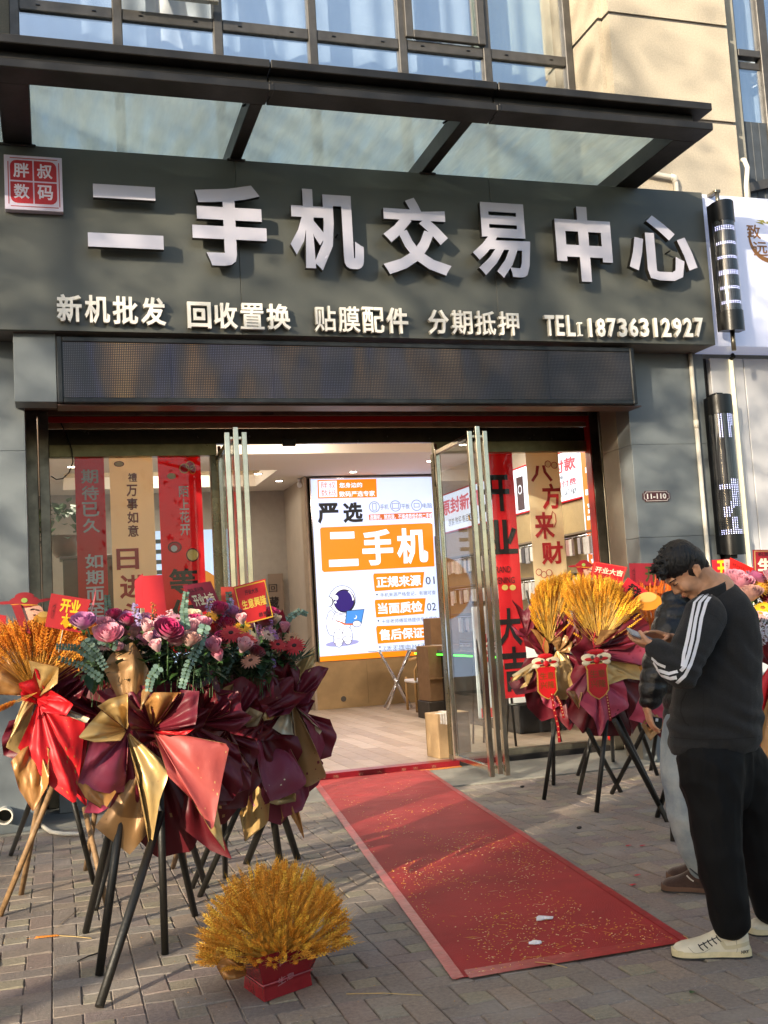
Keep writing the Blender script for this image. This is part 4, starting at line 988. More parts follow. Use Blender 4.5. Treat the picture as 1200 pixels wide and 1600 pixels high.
el(535, 937, 21, 21.5, LK, .0092); el(535, 937, 20.2, 20.7, LW, .0093); el(538, 939, 16.8, 17.8, LK, .0094); el(537.5, 939, 15.3, 16, LV, .0095)
el(548, 931, 3, 8, LW, .0096, 25); el(546, 932, 3, 8, LV, .0097, 25); el(525, 934, 3.6, 3.8, LW, .0098); el(524, 941, 1.8, 1.8, LW, .0098)
el(515, 940, 6, 7.5, LK, .0098); el(514, 940, 5.2, 6.7, LW, .0099)
el(532, 966, 9, 6, LK, .0099); el(532, 966, 8.3, 5.3, LW, .0100)
flat('astronaut_print', [(541, 954), (569.5, 951.5), (565, 974.5), (539, 975)], LK, .0102); flat('astronaut_print', [(542, 954.8), (568.6, 952.4), (564.3, 973.8), (540, 974.2)], LB_, .0103); flat('astronaut_print', [(523, 968), (540, 974), (563, 974), (560, 977), (538, 976.5)], M['lb_ot'], .0102)
el(555, 964, 2.6, 3, LW, .0104); el(554, 963.3, 2.3, 2.6, LB_, .0105); el(557.5, 974.5, 6.8, 5, LK, .0106); el(557.5, 974.5, 6, 4.2, LW, .0107)
# wooden base wall under the light box
wb = thing('wood_base', 'light wood panelled base below the glowing light box', 'wall base', (5.2, YS+.1, FZ))
M['wood'] = mat('oak_veneer', '#a3875f', .5, var=.14, scale=3, bump=.04, bscale=12, bstretch=(.4, 1, 6))
xs_ = [4.02, 4.9, 5.8, XW-.003]
for i in range(3):
    b_ = MB(); b_.bbox(xs_[i]+.001, xs_[i+1]-.001, YS+.01, YS+.137, FZ, lza-.004, .002); b_.build('panel', M['wood'], wb)
b_ = MB(); b_.bbox(4.0, 4.038, YS+.0, YS+.3, FZ, CZ-.01, .003); b_.build('corner_post', mat('post_wood', '#a08f7c', .5, var=.08), wb)
p = at(537, 1092, YS); b_ = MB(); b_.tube([(p.x, YS+.009, p.z), (p.x, YS+.001, p.z)], .045, 18); b_.build('socket', mat('socket_grey', '#55504a', .4), wb)

# ================================================================== RIGHT WALL: SIGNS AND SHELVES
def on_wall(nm, y0, y1, z0, z1, m_, parent, th=.03, off=0):
    b_ = MB(); b_.bbox(XW-off-th, XW-off, y0, y1, z0, z1, .003); return b_.build(nm, m_, parent)
def wtext(parent, txt, yfar, ynear, z0, z1, m_, X, off=.02):
    b_ = MB(); text_into(b_, txt, (X, yfar, z0), (0, -1, 0), ZV, yfar-ynear, z1-z0, 0, off); b_.build('print', m_, parent)
def wy(px, py): return wx(px, py, XW-.05)
s0 = wy(673, 780); s1 = wy(750, 754); s2 = wy(678, 836); e0 = wy(903, 704)
SZ0, SZ1 = wy(756, 816).z, wy(750, 754).z
M['sg_w'] = mat('wall_sign_white', '#d5deee', .4, emit='#cfdcf5', es=0.38); M['sg_r'] = mat('wall_sign_red', '#c03040', .4, emit='#c8364a', es=0.31); M['sg_o'] = mat('wall_sign_orange', '#e06a1c', .4, emit='#ef7420', es=0.38)
segs = [('white lit wall sign with red characters beside the light box', min(YS-.02, s0.y), wx(768, 752, XW-.05).y, '原封新机', '全新机 购买·售后更有保障'), ('pale lit wall sign with a phone picture over the right shelves', wx(768, 750, XW-.05).y-.03, wx(822, 735, XW-.05).y, '', ''), ('white lit wall sign about paying by instalment', wx(822, 733, XW-.05).y-.03, e0.y, '分期付款', '购机方案一先使用付费')]
for lab, ya, yb, big, small in segs:
    tg = thing('wall_sign', lab, 'sign', (XW, (ya+yb)/2, SZ0), 'lit signs along the right shop wall')
    on_wall('face', yb, ya, SZ0, SZ1, M['sg_w'], tg, .05)
    on_wall('edge_trim', yb, ya, SZ0-.02, SZ0-.001, M['ban_red2'], tg, .055); on_wall('edge_trim', yb, ya, SZ1+.001, SZ1+.02, M['ban_red2'], tg, .055)
    X_ = XW-.053; L_ = ya-yb
    if big == '原封新机': wtext(tg, big, ya-.2, yb+.5, SZ0+.27, SZ1-.08, M['sg_r'], X_, .03); wtext(tg, '原装 购买·售后更优质', ya-.5, yb+.6, SZ0+.08, SZ0+.2, M['lb_k'], X_, .0); wtext(tg, '亲民', yb+.3, yb+.05, SZ0+.3, SZ1-.12, M['lb_k'], X_, 0)
    elif big: wtext(tg, big, ya-.15, yb+.08, SZ0+.36, SZ1-.08, M['sg_r'], X_, .03); wtext(tg, '购机方案——', ya-.5, yb+.1, SZ0+.28, SZ0+.33, M['lb_k'], X_, 0); wtext(tg, '先使用付费', ya-.4, yb+.1, SZ0+.17, SZ0+.26, M['sg_r'], X_, .02); wtext(tg, '再增值买单', ya-.4, yb+.1, SZ0+.05, SZ0+.14, M['lb_k'], X_, 0)
    else:
        b_ = MB(); b_.bbox(X_-.004, X_, yb+.12, yb+.34, SZ0+.03, SZ1-.12, .001); b_.build('phone_print', mat('phone_print', '#3a2424', .4), tg)
        b_ = MB(); b_.ring(Vector((X_-.006, yb+.23, SZ1-.3)), YV, ZV, .05, .065, 20); b_.build('lens_print', M['sg_w'], tg)
        wtext(tg, '手机配件', ya-.2, ya-.7, SZ1-.12, SZ1-.08, M['lb_k'], X_, 0)
o0 = wx(903, 705, XW-.05); o1 = wx(931, 705, XW-.05); ov = wx(928, 930, XW-.05)
tg = thing('wall_sign', 'tall white and orange vertical sign nearest the right window', 'sign', (XW, o0.y-.3, 1.6), 'lit signs along the right shop wall')
ya, yb = e0.y-.03, YD+.4
on_wall('face', yb, ya, 1.3, 3.7, M['sg_w'], tg, .05); on_wall('band', yb+.03, ya-.04, 1.32, 3.68, M['sg_o'], tg, .006, .051)
for i, ch in enumerate('二手换机'):
    b_ = MB(); zt_ = 3.18-i*.42; text_into(b_, ch, (XW-.06, ya-.10, zt_-.34), (0, -1, 0), ZV, .45, .34, 0, .035); b_.build('print', M['lb_l'], tg)
# shelving with hanging packs
M['shelf'] = mat('shelf_dark', '#6a5c4a', .5); M['shelfb'] = mat('shelf_back', '#9b8660', .6, var=.06)
bays = [(YS-.05, 15.2), (15.17, 13.2), (13.17, 11.2)]
zs_ = [.5, 1.03, 1.46, 1.9, 2.38]
PK = [mat('pack_%d' % i, c, .3, var=.15, scale=20) for i, c in enumerate(('#c9c6c4', '#8f8d92', '#b7b2ad', '#3a3b42', '#d9d4d0', '#a07f7a'))]
pms = []
for mm_ in PK:
    b_ = MB(); b_.bbox(-.035, 0, -.045, .045, -.22, 0, .004); b_.box(-.002, 0, -.008, .008, 0, .03); pms.append(b_.mesh('phone_case_pack', mm_))
q = random.Random(9)
CW = {'pack_0': 'white', 'pack_1': 'grey', 'pack_2': 'beige', 'pack_3': 'dark', 'pack_4': 'pale', 'pack_5': 'brownish'}
for k, (ya, yb) in enumerate(bays):
    tg = thing('shelf_unit', ('shelf unit against the right wall next to the light box', 'middle shelf unit of the right wall', 'shelf unit of the right wall nearest the window')[k], 'shelf', (XW, (ya+yb)/2, FZ), 'shelf units along the right wall')
    on_wall('back_panel', yb, ya, FZ, SZ0-.03, M['shelfb'], tg, .02)
    for y in (ya-.02, yb): b_ = MB(); b_.bbox(XW-.15, XW-.021, y, y+.02, FZ, SZ0-.035, .002); b_.build('upright', M['shelf'], tg)
    for z in zs_:
        b_ = MB(); b_.bbox(XW-.14, XW-.021, yb+.02, ya-.021, z, z+.025, .002); b_.build('shelf_board', M['shelf'], tg)
        b_ = MB(); b_.tube([(XW-.13, yb+.03, z-.03), (XW-.13, ya-.03, z-.03)], .006, 6); b_.build('rail', M['chrome'], tg)
        if z > .8:
            y = yb+.12
            while y < ya-.1:
                if q.random() < .9:
                    o = bpy.data.objects.new('phone_case_pack', q.choice(pms)); SC.collection.objects.link(o)
                    o.location = (XW-.11-q.uniform(0, .03), y, z-.055); o.rotation_euler = (0, 0, q.uniform(-.12, .12)); o.scale = (1, 1, q.uniform(.85, 1.05))
                    tag(o, '%s case pack, %s rail of the %s shelf unit, %s part' % (CW[o.data.materials[0].name], ('', 'lowest', 'second', 'third', 'top')[zs_.index(z)], ('far', 'middle', 'near')[k], 'far' if y > (ya+yb)/2 else 'near'), 'phone case', 'packs hanging on the shelf rails')
                y += q.uniform(.10, .13)
# dark display counter with green light line
ct = thing('display_counter', 'dark glass display counter with a green light line behind the right door', 'counter', (5.0, 13.0, FZ))
b_ = MB(); b_.bbox(5.1, 5.7, 11.6, 15.2, FZ, .95, .01); b_.build('body', mat('counter_dark', '#24262a', .2), ct)
b_ = MB(); b_.bbox(5.05, 5.75, 11.55, 15.25, .96, 1.0, .005); b_.build('top', mat('counter_top', '#4a4b50', .15), ct)
b_ = MB(); b_.box(5.04, 5.049, 11.7, 15.1, .93, .95); b_.build('light_line', mat('green_led', '#30e020', .4, emit='#52ff3a', es=1.86), ct)
# corridor: roller banner with treasure characters, cameras
kb = thing('wall_banner', 'brown vertical banner with dark characters on the corridor wall', 'banner', tuple(at(430, 1000, 18.9)))
a_, b2 = at(419, 897, 18.9), at(450, 1060, 18.9); b_ = MB(); b_.box(a_.x, b2.x, 18.9, 18.93, b2.z, a_.z); b_.build('sheet', mat('brown_sheet', '#8a7868', .7), kb)
for ch, tt, bb in (('藏', 932, 951), ('宝', 956, 976)): b_ = MB(); tbox(b_, ch, (421, tt), (436, bb), 18.89, 0, .02); b_.build('print', M['ink_k'], kb)
b_ = MB(); tbox(b_, '回', (420, 913), (433, 925), 18.89, 0, 0); b_.build('print', M['ink_k'], kb)
for (px, py, lab) in ((436, 783, 'white dome camera under the corridor ceiling, nearer one'), (423, 798, 'small camera under the corridor ceiling, farther one'), (468, 757, 'white bullet camera on the corner beside the light box')):
    p = gz(px, py, CZ-.1); Yc_ = p.y; tg = thing('security_camera', lab, 'camera', (p.x, Yc_, p.z))
    b_ = MB(); b_.tube([(p.x, Yc_, CZ), (p.x, Yc_, p.z+.03)], .03, 10); b_.build('mount', M['white'], tg)
    b_ = MB(); b_.tube([(p.x-.02, Yc_-.09, p.z-.03), (p.x+.01, Yc_+.06, p.z+.02)], .04, 12); b_.build('camera_body', M['white'], tg)

# ================================================================== FURNITURE INSIDE
tb = thing('glass_table', 'small glass table on crossed chrome legs in front of the light box', 'table', tuple(gz(620, 1108, FZ)))
c = gz(622, 1107, FZ); zt_ = at(622, 1016, c.y).z
b_ = MB(); b_.tube([(c.x, c.y, zt_), (c.x, c.y, zt_+.012)], .42, 40); b_.build('tabletop', glass_mat('table_glass', (.8, .85, .85), .25, .02, opac=.25, dirt=.1, dirtcol=(.7, .75, .8)), tb)
for k in range(4):
    an = R(35+90*k); e = Vector((math.cos(an), math.sin(an), 0))
    f0 = Vector((c.x, c.y, FZ+.0))+e*.27; f1 = Vector((c.x, c.y, zt_))-e*.34+Vector((-e.y, e.x, 0))*.03
    b_ = MB(); b_.tube([f0+ZV*.02, f1-ZV*.003], .019, 12); b_.build('leg', M['chrome'], tb)
b_ = MB(); mz = FZ+(zt_-FZ)*.46; b_.tube([(c.x, c.y, mz-.03), (c.x, c.y, mz+.03)], .045, 14); b_.build('hub', M['chrome'], tb)
M['card'] = mat('cardboard', '#9a7c5a', .85, var=.08, scale=6); M['cardd'] = mat('cardboard_dark', '#6e5236', .85, var=.1); M['tape'] = mat('packing_tape', '#d8d4cf', .3, var=.2, scale=40)
ch_ = thing('chair', 'wooden chair with curved arm and white seat beside the boxes', 'chair', tuple(gz(652, 1112, FZ)))
cc = gz(652, 1112, FZ); Mw = mat('chair_wood', '#b08a58', .5, var=.1)
for nm, pts, r_ in (('arm', [(0, 0, 0), (0, 0, .62), (.06, .0, .72), (.4, .05, .74)], .02), ('leg', [(0, .45, 0), (0, .45, .5)], .02), ('leg', [(.45, .0, 0), (.45, 0, .45)], .02), ('leg', [(.45, .45, 0), (.45, .45, .8)], .02), ('back', [(.05, .45, .75), (.45, .45, .82)], .025)):
    b_ = MB(); b_.tube([cc+Vector(p_) for p_ in pts], r_, 10); b_.build(nm, Mw, ch_)
b_ = MB(); b_.bbox(cc.x-.03, cc.x+.47, cc.y-.02, cc.y+.47, FZ+.42, FZ+.47, .015); b_.build('seat', M['white'], ch_)
def carton(lab, x0, x1, y0, y1, z0, z1, m_, rot=0, group=None, flaps=False, openf=None):
    cx_, cy_ = (x0+x1)/2, (y0+y1)/2; tg = thing('cardboard_box', lab, 'box', (cx_, cy_, z0), 'cardboard boxes by the door')
    Mx = Matrix.Translation((cx_, cy_, 0)) @ Matrix.Rotation(R(rot), 4, 'Z') @ Matrix.Translation((-cx_, -cy_, 0))
    b_ = MB(); b_.bbox(x0, x1, y0, y1, z0, z1, .006, M=Mx); b_.build('carton', m_, tg)
    b_ = MB(); b_.box(cx_-.025, cx_+.025, y0-.002, y1+.002, z1-.08, z1+.002, M=Mx); b_.build('tape', M['tape'], tg)
    if openf:
        b_ = MB(); hx = (x0+x1)/2
        b_.box(x0-.01, x0-.004, y0-.01, y0+openf[0], z1-.02-openf[1], z1-.02, M=Mx @ Matrix.Translation((x0, 0, z1)) @ Matrix.Rotation(R(14), 4, 'Y') @ Matrix.Translation((-x0, 0, -z1)))
        b_.build('flap', M['card'], tg)
    return tg, Mx
g0 = gz(684, 1186, FZ)
tg, Mx = carton('small taped carton standing by the hinge of the right door', g0.x, g0.x+.36, g0.y, g0.y+.3, FZ, FZ+.44, mat('carton_light', '#a58a66', .8, var=.1), 6)
b_ = MB()
for k in range(7): b_.box(g0.x+.03+k*.028, g0.x+.05+k*.028, g0.y-.004, g0.y+.12, FZ+.33+rr(0, .02), FZ+.443, M=Mx)
b_.build('label', M['tape'], tg)
g1 = gz(672, 1125, FZ)
carton('dark printed carton standing on the floor behind the door glass', g1.x, g1.x+.55, g1.y, g1.y+.5, FZ, FZ+.24, mat('carton_dark', '#2d2620', .6, var=.2), 0)
carton('tall brown carton stacked on the dark one inside the shop', g1.x+.02, g1.x+.5, g1.y+.02, g1.y+.45, FZ+.245, FZ+1.0, M['cardd'], 3)
tg, Mx = carton('tall opened carton leaning against the shelves beside the chair', at(676, 1000, g1.y+.5).x, at(676, 1000, g1.y+.5).x+.42, g1.y+.5, g1.y+.9, FZ, FZ+1.38, M['cardd'], -4)
fl_ = thing('cardboard_sheet', 'creased flat cardboard piece leaning against the dark carton', 'cardboard', tuple(gz(668, 1120, FZ)))
b_ = MB(); A, B, C_, D = gz(650, 1113, FZ), gz(683, 1113, FZ), at(706, 1057, g1.y-.03), at(672, 1060, g1.y-.03)
b_.prism([A, B, (B+C_)/2+ZV*.0, C_, D, (A+D)/2], (.002, .012, 0)); b_.build('sheet', mat('carton_pale', '#ab8f6c', .85, var=.06), fl_)
# sign easel behind the right window: white board on black tubes
es_ = thing('easel_sign', 'black easel holding a white poster board inside the right window', 'easel', tuple(gz(862, 1160, FZ)))
ey = 10.75
A, B, C_, D = at(790, 1060, ey), at(862, 1090, ey-.1), at(872, 1148, ey-.15), at(806, 1132, ey)
b_ = MB(); x0, x1 = at(796, 1100, ey).x, at(866, 1100, ey).x
b_.bbox(x0, x1, ey, ey+.012, .5, 1.5, .003, M=Matrix.Translation((0, ey, .5)) @ Matrix.Rotation(R(-12), 4, 'X') @ Matrix.Translation((0, -ey, -.5))); b_.build('board', M['white'], es_)
for x_, y_ in ((x0, ey-.1), (x1, ey-.1)):
    b_ = MB(); b_.tube([(x_, y_, FZ), ((x0+x1)/2+(x_-(x0+x1)/2)*.6, ey+.28, 1.7)], .014, 8); b_.build('leg', M['black'], es_)
b_ = MB(); b_.tube([((x0+x1)/2, ey+.75, FZ), ((x0+x1)/2, ey+.3, 1.65)], .014, 8); b_.build('leg', M['black'], es_)
b_ = MB(); b_.tube([(x0-.02, ey-.04, .49), (x1+.02, ey-.04, .49)], .014, 8); b_.build('ledge', M['black'], es_)
# upright poster behind the right door glass
ps = thing('poster_stand', 'white and red printed poster standing behind the open right door', 'poster', tuple(gz(755, 1155, FZ)))
py_ = 10.9; A = at(738, 960, py_); B = at(775, 1140, py_)
b_ = MB(); b_.bbox(A.x, B.x, py_, py_+.02, .35, 1.55, .004); b_.build('board', mat('poster_white', '#c4ccd6', .5), ps)
b_ = MB(); b_.box(A.x+.03, B.x-.03, py_-.003, py_-.001, .36, .46); b_.box(A.x+.08, B.x-.04, py_-.003, py_-.001, .95, 1.25); b_.build('red_field', M['ban_red2'], ps)
b_ = MB(); text_into(b_, '换机', (A.x+.1, py_-.005, 1.0), XV, ZV, .26, .2, 0, .03); b_.build('print', M['letw'], ps)
b_ = MB(); text_into(b_, '手机/配件', (A.x+.06, py_-.004, .82), XV, ZV, .34, .07, 0, .01); b_.build('print', M['ink_k'], ps)
for x_ in (A.x+.03, B.x-.03): b_ = MB(); b_.tube([(x_, py_+.03, 1.5), (x_, py_+.3, FZ)], .012, 8); b_.tube([(x_, py_+.03, 1.4), (x_, py_-.1, FZ)], .012, 8); b_.build('leg', M['black'], ps)
# potted plant on a dark cabinet in the left window
cab = thing('cabinet', 'dark low cabinet behind the leftmost red banner', 'cabinet', (.36, 11.2, FZ))
cz_ = at(150, 872, 11.1).z
b_ = MB(); b_.bbox(.1, .62, 11.1, 11.5, FZ, cz_, .008); b_.build('body', mat('cabinet_grey', '#4a4d4e', .5, var=.1), cab); b_ = MB(); b_.bbox(.07, .65, 11.07, 11.53, cz_, cz_+.03, .004); b_.build('top', mat('cabinet_top', '#55585a', .4), cab)
pp = thing('potted_plant', 'leafy green pothos in a brown pot on the dark cabinet', 'plant', (.38, 11.3, cz_+.03))
c = Vector((at(102, 865, 11.3).x, 11.3, cz_+.03))
b_ = MB(); b_.tube([c, c+ZV*.05, c+ZV*.22], [.09, .13, .15], 18); b_.build('pot', mat('plant_pot', '#5a3f2e', .4), pp)
M['leaf'] = mat('leaf_green', '#3c5a2c', .45, var=.3, scale=9); M['leafd'] = mat('leaf_dark', '#28432c', .5, var=.3, scale=9)
def leaf(mb, p, d, up, L_, w, mi=0, fold=.25, n=4):
    d = d.normalized(); s = d.cross(up); s = s.normalized() if s.length > 1e-5 else d.orthogonal().normalized(); n_ = s.cross(d)
    vs = []
    for i in range(n+1):
        t = i/n; wd = w*math.sin(math.pi*(t**.8))*(1-.15*t); c_ = p+d*L_*t-n_*L_*.18*t*t
        vs += [c_-s*wd+n_*wd*fold, c_, c_+s*wd+n_*wd*fold]
    mb.add(vs, [f for i in range(n) for f in ((3*i, 3*i+1, 3*i+4, 3*i+3), (3*i+1, 3*i+2, 3*i+5, 3*i+4))], mi, True)
q = random.Random(21); b_ = MB()
for k in range(150):
    v = Vector((q.gauss(0, 1), q.gauss(0, .8), q.gauss(.35, .8))).normalized(); p = c+ZV*.36+Vector((v.x*.34, v.y*.2, v.z*.24))*q.uniform(.5, 1)
    leaf(b_, p, Vector((v.x, v.y, q.uniform(-.8, .3))), ZV, q.uniform(.08, .13), q.uniform(.03, .045))
stuff(b_.build('foliage', M['leaf'], pp))
# orange arch picture visible through the left door
oa = thing('wall_picture', 'blue poster with a rounded orange shape deep in the shop behind the left door', 'poster', tuple(at(335, 960, 16)))
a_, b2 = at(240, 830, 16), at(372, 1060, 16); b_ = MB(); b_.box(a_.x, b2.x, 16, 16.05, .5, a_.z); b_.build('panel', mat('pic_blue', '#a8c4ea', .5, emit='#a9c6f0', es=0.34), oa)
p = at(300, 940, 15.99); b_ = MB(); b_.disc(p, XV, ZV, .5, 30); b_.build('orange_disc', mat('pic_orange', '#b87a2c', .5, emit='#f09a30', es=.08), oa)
for dx, dz, m_ in ((.42, .22, M['lb_l']), (.42, .02, M['lb_k'])): b_ = MB(); b_.disc(p+Vector((dx, -.005, dz)), XV, ZV, .05, 14); b_.build('dot', m_, oa)
for k in range(4): 
    b_ = MB(); pz = at(248, 845+k*16, 15.99); b_.box(pz.x-.05, pz.x+.1, 15.985, 15.99, pz.z-.04, pz.z+.02); b_.build('print', M['lb_k'], oa)
# ================================================================== OPENING FLOWER STANDS
def paper(name, col_, rough=.34, sh=.3):
    return mat(name, col_, .46, var=.05, scale=3, bump=.14, bscale=11, spec=.4)
PM = dict(M=paper('paper_maroon', '#651826'), D=paper('paper_deep_maroon', '#561019'), P=paper('paper_maroon_sun', '#7d2f42'), S=paper('paper_maroon_sheen', '#a04642'), R=paper('paper_red', '#c51e26'),  # plum and salmon: maroon paper with sun and sheen put into the colour
          G=mat('paper_gold', '#bb9a62', .36, metal=.3, var=.06, bump=.1, bscale=9), T=mat('paper_tan', '#99744a', .36, metal=.25, var=.08, bump=.1, bscale=9), O=mat('paper_orange_tan', '#ab7a44', .36, metal=.2, var=.08, bump=.1, bscale=9),
          W=mat('paper_cream', '#c9bb9c', .4, metal=.2, var=.05, bump=.1, bscale=9), K=paper('paper_pink', '#a13c52'))
def sheet(tg, pinch, Yp, edge, front, back, bulge=.05, seed=0, folds=3, fa=.018, curl=0.0, pw=.02, pp=.85):
    """wrapping paper: gathered at the pinch, fanning to the outer edge; two skins with real spacing"""
    q = random.Random(seed*131+len(edge)); P = at(pinch[0], pinch[1], Yp)
    E_ = [at(e[0], e[1], Yp+(e[2] if len(e) > 2 else 0)) for e in edge]
    ds = [0]
    for i in range(len(E_)-1): ds.append(ds[-1]+(E_[i+1]-E_[i]).length)
    def edge_at(t):
        s = t*ds[-1]
        for i in range(len(E_)-1):
            if s <= ds[i+1] or i == len(E_)-2:
                k = (s-ds[i])/max(1e-6, ds[i+1]-ds[i]); k = min(1, max(0, k)); return E_[i].lerp(E_[i+1], k)
    nT, nS = 26, 14; ph = q.uniform(0, 6.28); ph2 = q.uniform(0, 6.28); vs = []
    mid = (E_[0]+E_[-1])/2; across = (E_[-1]-E_[0]); across = across.normalized() if across.length > 1e-4 else XV
    for i in range(nT+1):
        t = i/nT; e = edge_at(t); P_ = P+across*(t-.5)*pw
        tri = 2*abs(((t*folds+ph/6.28) % 1)-.5)*2-1; tri2 = math.sin(t*folds*9.3+ph2)
        for j in range(nS+1):
            s = j/nS; p = P_.lerp(e, s**pp)
            d = -bulge*.45*math.sin(math.pi*min(1, s*1.05))*(.4+.6*math.sin(math.pi*t)) + fa*(tri+.35*tri2)*math.sin(math.pi*min(1, s*.8+.05))
            d += .012*noise.noise(Vector((e.x*5+s*3, e.z*5, seed*3.7)))*s*2.2
            cr_ = noise.noise(Vector((e.x*9, s*4+e.z*6, seed))); d += .030*(abs(cr_)-.2)*s*(1-.3*s); p = p+Vector((0, d, 0))
            if curl and s > .72:
                k = (s-.72)/.28; p = p+Vector((0, -curl*k*k*.7, curl*k*k*.5))
            vs.append(p)
    me_v = vs; W2 = nS+1
    fs = [(i*W2+j, i*W2+j+1, (i+1)*W2+j+1, (i+1)*W2+j) for i in range(nT) for j in range(nS)]
    nrm = [Vector((0, 0, 0)) for _ in vs]
    for f in fs:
        n = (vs[f[1]]-vs[f[0]]).cross(vs[f[3]]-vs[f[0]])
        if n.y > 0: n = -n
        for i in f: nrm[i] += n
    b_ = MB(); off = [v+(n.normalized()*.0012 if n.length > 0 else Vector()) for v, n in zip(vs, nrm)]
    bck = [v-(n.normalized()*.0012 if n.length > 0 else Vector()) for v, n in zip(vs, nrm)]
    # orientation: first skin faces the viewer
    n0 = (vs[W2+1]-vs[0]).cross(vs[1]-vs[0]); flip = n0.y < 0
    f1 = [f[::-1] for f in fs]; 
    b_.add(off, f1 if flip else fs, 0, True); b_.add(bck, fs if flip else f1, 1, True)
    return b_.build('wrapping_paper', [PM[front], PM[back]], tg)
def leg(tg, foot, top, Ytop, r=.016, wood=False, fz=0):
    f0 = gz(foot[0], foot[1], fz); t_ = at(top[0], top[1], Ytop)
    b_ = MB(); b_.tube([f0+ZV*.004, f0.lerp(t_, .5), t_], [r, r*1.02, r], 12)
    b_.build('leg', mat('pole_wood', '#8a6c4a', .6, var=.3, scale=20, bump=.15, bscale=30) if wood else mat('pole_black', '#16140f', .5, var=.3, scale=15, bump=.1), tg)
# ---- wheat
def ear(b_, base, tip, q, L_=.075, mi=0, rich=True, awn=6):
    d = (tip-base); ln = d.length; d = d/ln; u = d.orthogonal().normalized(); w = d.cross(u); e0 = tip-d*L_
    b_.tube([base, base.lerp(e0, .5)+u*q.uniform(-.006, .006), e0], .0011, 3, 1, False, False)
    n = 9 if rich else 5
    for k in range(n):
        s = k/(n-1); c = e0+d*L_*s*.96; side = 1 if k % 2 else -1; a = q.uniform(-.3, .3)+(0 if k % 2 else math.pi)
        for m_ in (0, 1):
            an = a+m_*1.57; e = u*math.cos(an)+w*math.sin(an); wd = .0068*(1.1-.5*abs(s-.4)); hl = L_/n*1.5
            o = e*wd*1.1; sd = d.cross(e)*wd*.8
            b_.add([c+o*.2, c+o+sd+d*hl*.5, c+o*.9+d*hl, c+o-sd+d*hl*.5], [(0, 1, 2, 3)], mi)
    for k in range(awn):
        an = q.uniform(0, 6.28); e = u*math.cos(an)+w*math.sin(an); s = q.uniform(.2, 1); c = e0+d*L_*s
        t2 = c+d*q.uniform(.035, .06)+e*q.uniform(.006, .02); sd = d.cross(e)*.0009
        b_.add([c-sd, c+sd, t2], [(0, 1, 2)], 2)
def wheat(tg, root, tips, n, seed, cols, awn=6, jit=.03, spread=.02, L_=.075):
    q = random.Random(seed); b_ = MB()
    for i in range(n):
        t_ = tips(q); r_ = root+Vector((q.uniform(-1, 1), q.uniform(-1, 1), 0))*spread
        ear(b_, r_, t_, q, L_*q.uniform(.8, 1.2), q.choice((0, 0, 3, 4)), True, awn)
    ms = [mat('wheat_'+cols[0][1:], cols[0], .6, var=.3, scale=12, var2=cols[1]), mat('stem_'+cols[2][1:], cols[2], .6), mat('awn_'+cols[0][1:], cols[0], .6), mat('wheat_b'+cols[1][1:], cols[1], .6, var=.25, scale=12), mat('wheat_c'+cols[0][1:], tuple(min(1, v*1.25) for v in lin(cols[0])), .6, var=.2, scale=12)]
    return stuff(b_.build('wheat', ms, tg))
def fan(cpx, cpy, Yc, lx, rx, topf, dY=.12, rad=.12):
    """tips filling a fan: pick x between lx and rx (photo), y between the fan outline topf(x) and a little below"""
    def f(q):
        x = q.uniform(lx, rx); y = topf(x)+abs(q.gauss(0, 1))*rad*180*.55; return at(x, y, Yc+q.uniform(-dY, dY))
    return f
def interp(pts):
    def f(x):
        if x <= pts[0][0]: return pts[0][1]
        for (a, b), (c, d) in zip(pts, pts[1:]):
            if x <= c: return b+(d-b)*(x-a)/(c-a)
        return pts[-1][1]
    return f
# ---- flowers
def rose_mesh(col1, seed, tight=1.0):
    q = random.Random(seed); b_ = MB()
    for k, (n, r, h, lip, op) in enumerate(((3, .30, 1.0, .0, .05), (4, .48, 1.02, .1, .18), (5, .70, .95, .3, .4), (5, .92, .80, .5, .75), (4, 1.05, .55, .6, 1.1))):
        if tight < .8 and k > 2: continue
        for i in range(n):
            a0 = 6.283*(i+.5*(k % 2))/n+q.uniform(-.2, .2); vs = []; U_, V_ = 5, 4; wd = 6.283/n*.72
            for v in range(V_+1):
                t = v/V_
                for u in range(U_+1):
                    s = u/U_*2-1; an = a0+s*wd*(.55+.45*math.sin(math.pi*min(t+.2, 1)/1.2))
                    rad = r*(.25+.75*math.sin(t*1.45))*(1+lip*.35*t*t)*(1-.08*s*s); z = -.75+(h+.75)*t*(1-.13*s*s) - lip*.3*max(0, t-.7)*3*.3
                    rad += .04*q.uniform(-1, 1)*t
                    vs.append(Vector((rad*math.cos(an), rad*math.sin(an), z*.8)))
            W2 = U_+1
            b_.add(vs, [(v*W2+u, v*W2+u+1, (v+1)*W2+u+1, (v+1)*W2+u) for v in range(V_) for u in range(U_)], 0, True)
    b_.tube([(0, 0, -.62), (0, 0, -.9), (0, 0, -1.3)], [.3, .16, .09], 8, 1)
    for i in range(4):
        a = i*1.57; leaf(b_, Vector((0, 0, -.65)), Vector((math.cos(a), math.sin(a), -.1)), ZV, .55, .13, 1)
    m_ = mat('petal_'+col1[1:], col1, .55, var=.13, scale=1.2, sheen=.2)
    return b_.mesh('rose', [m_, M['leaf']])
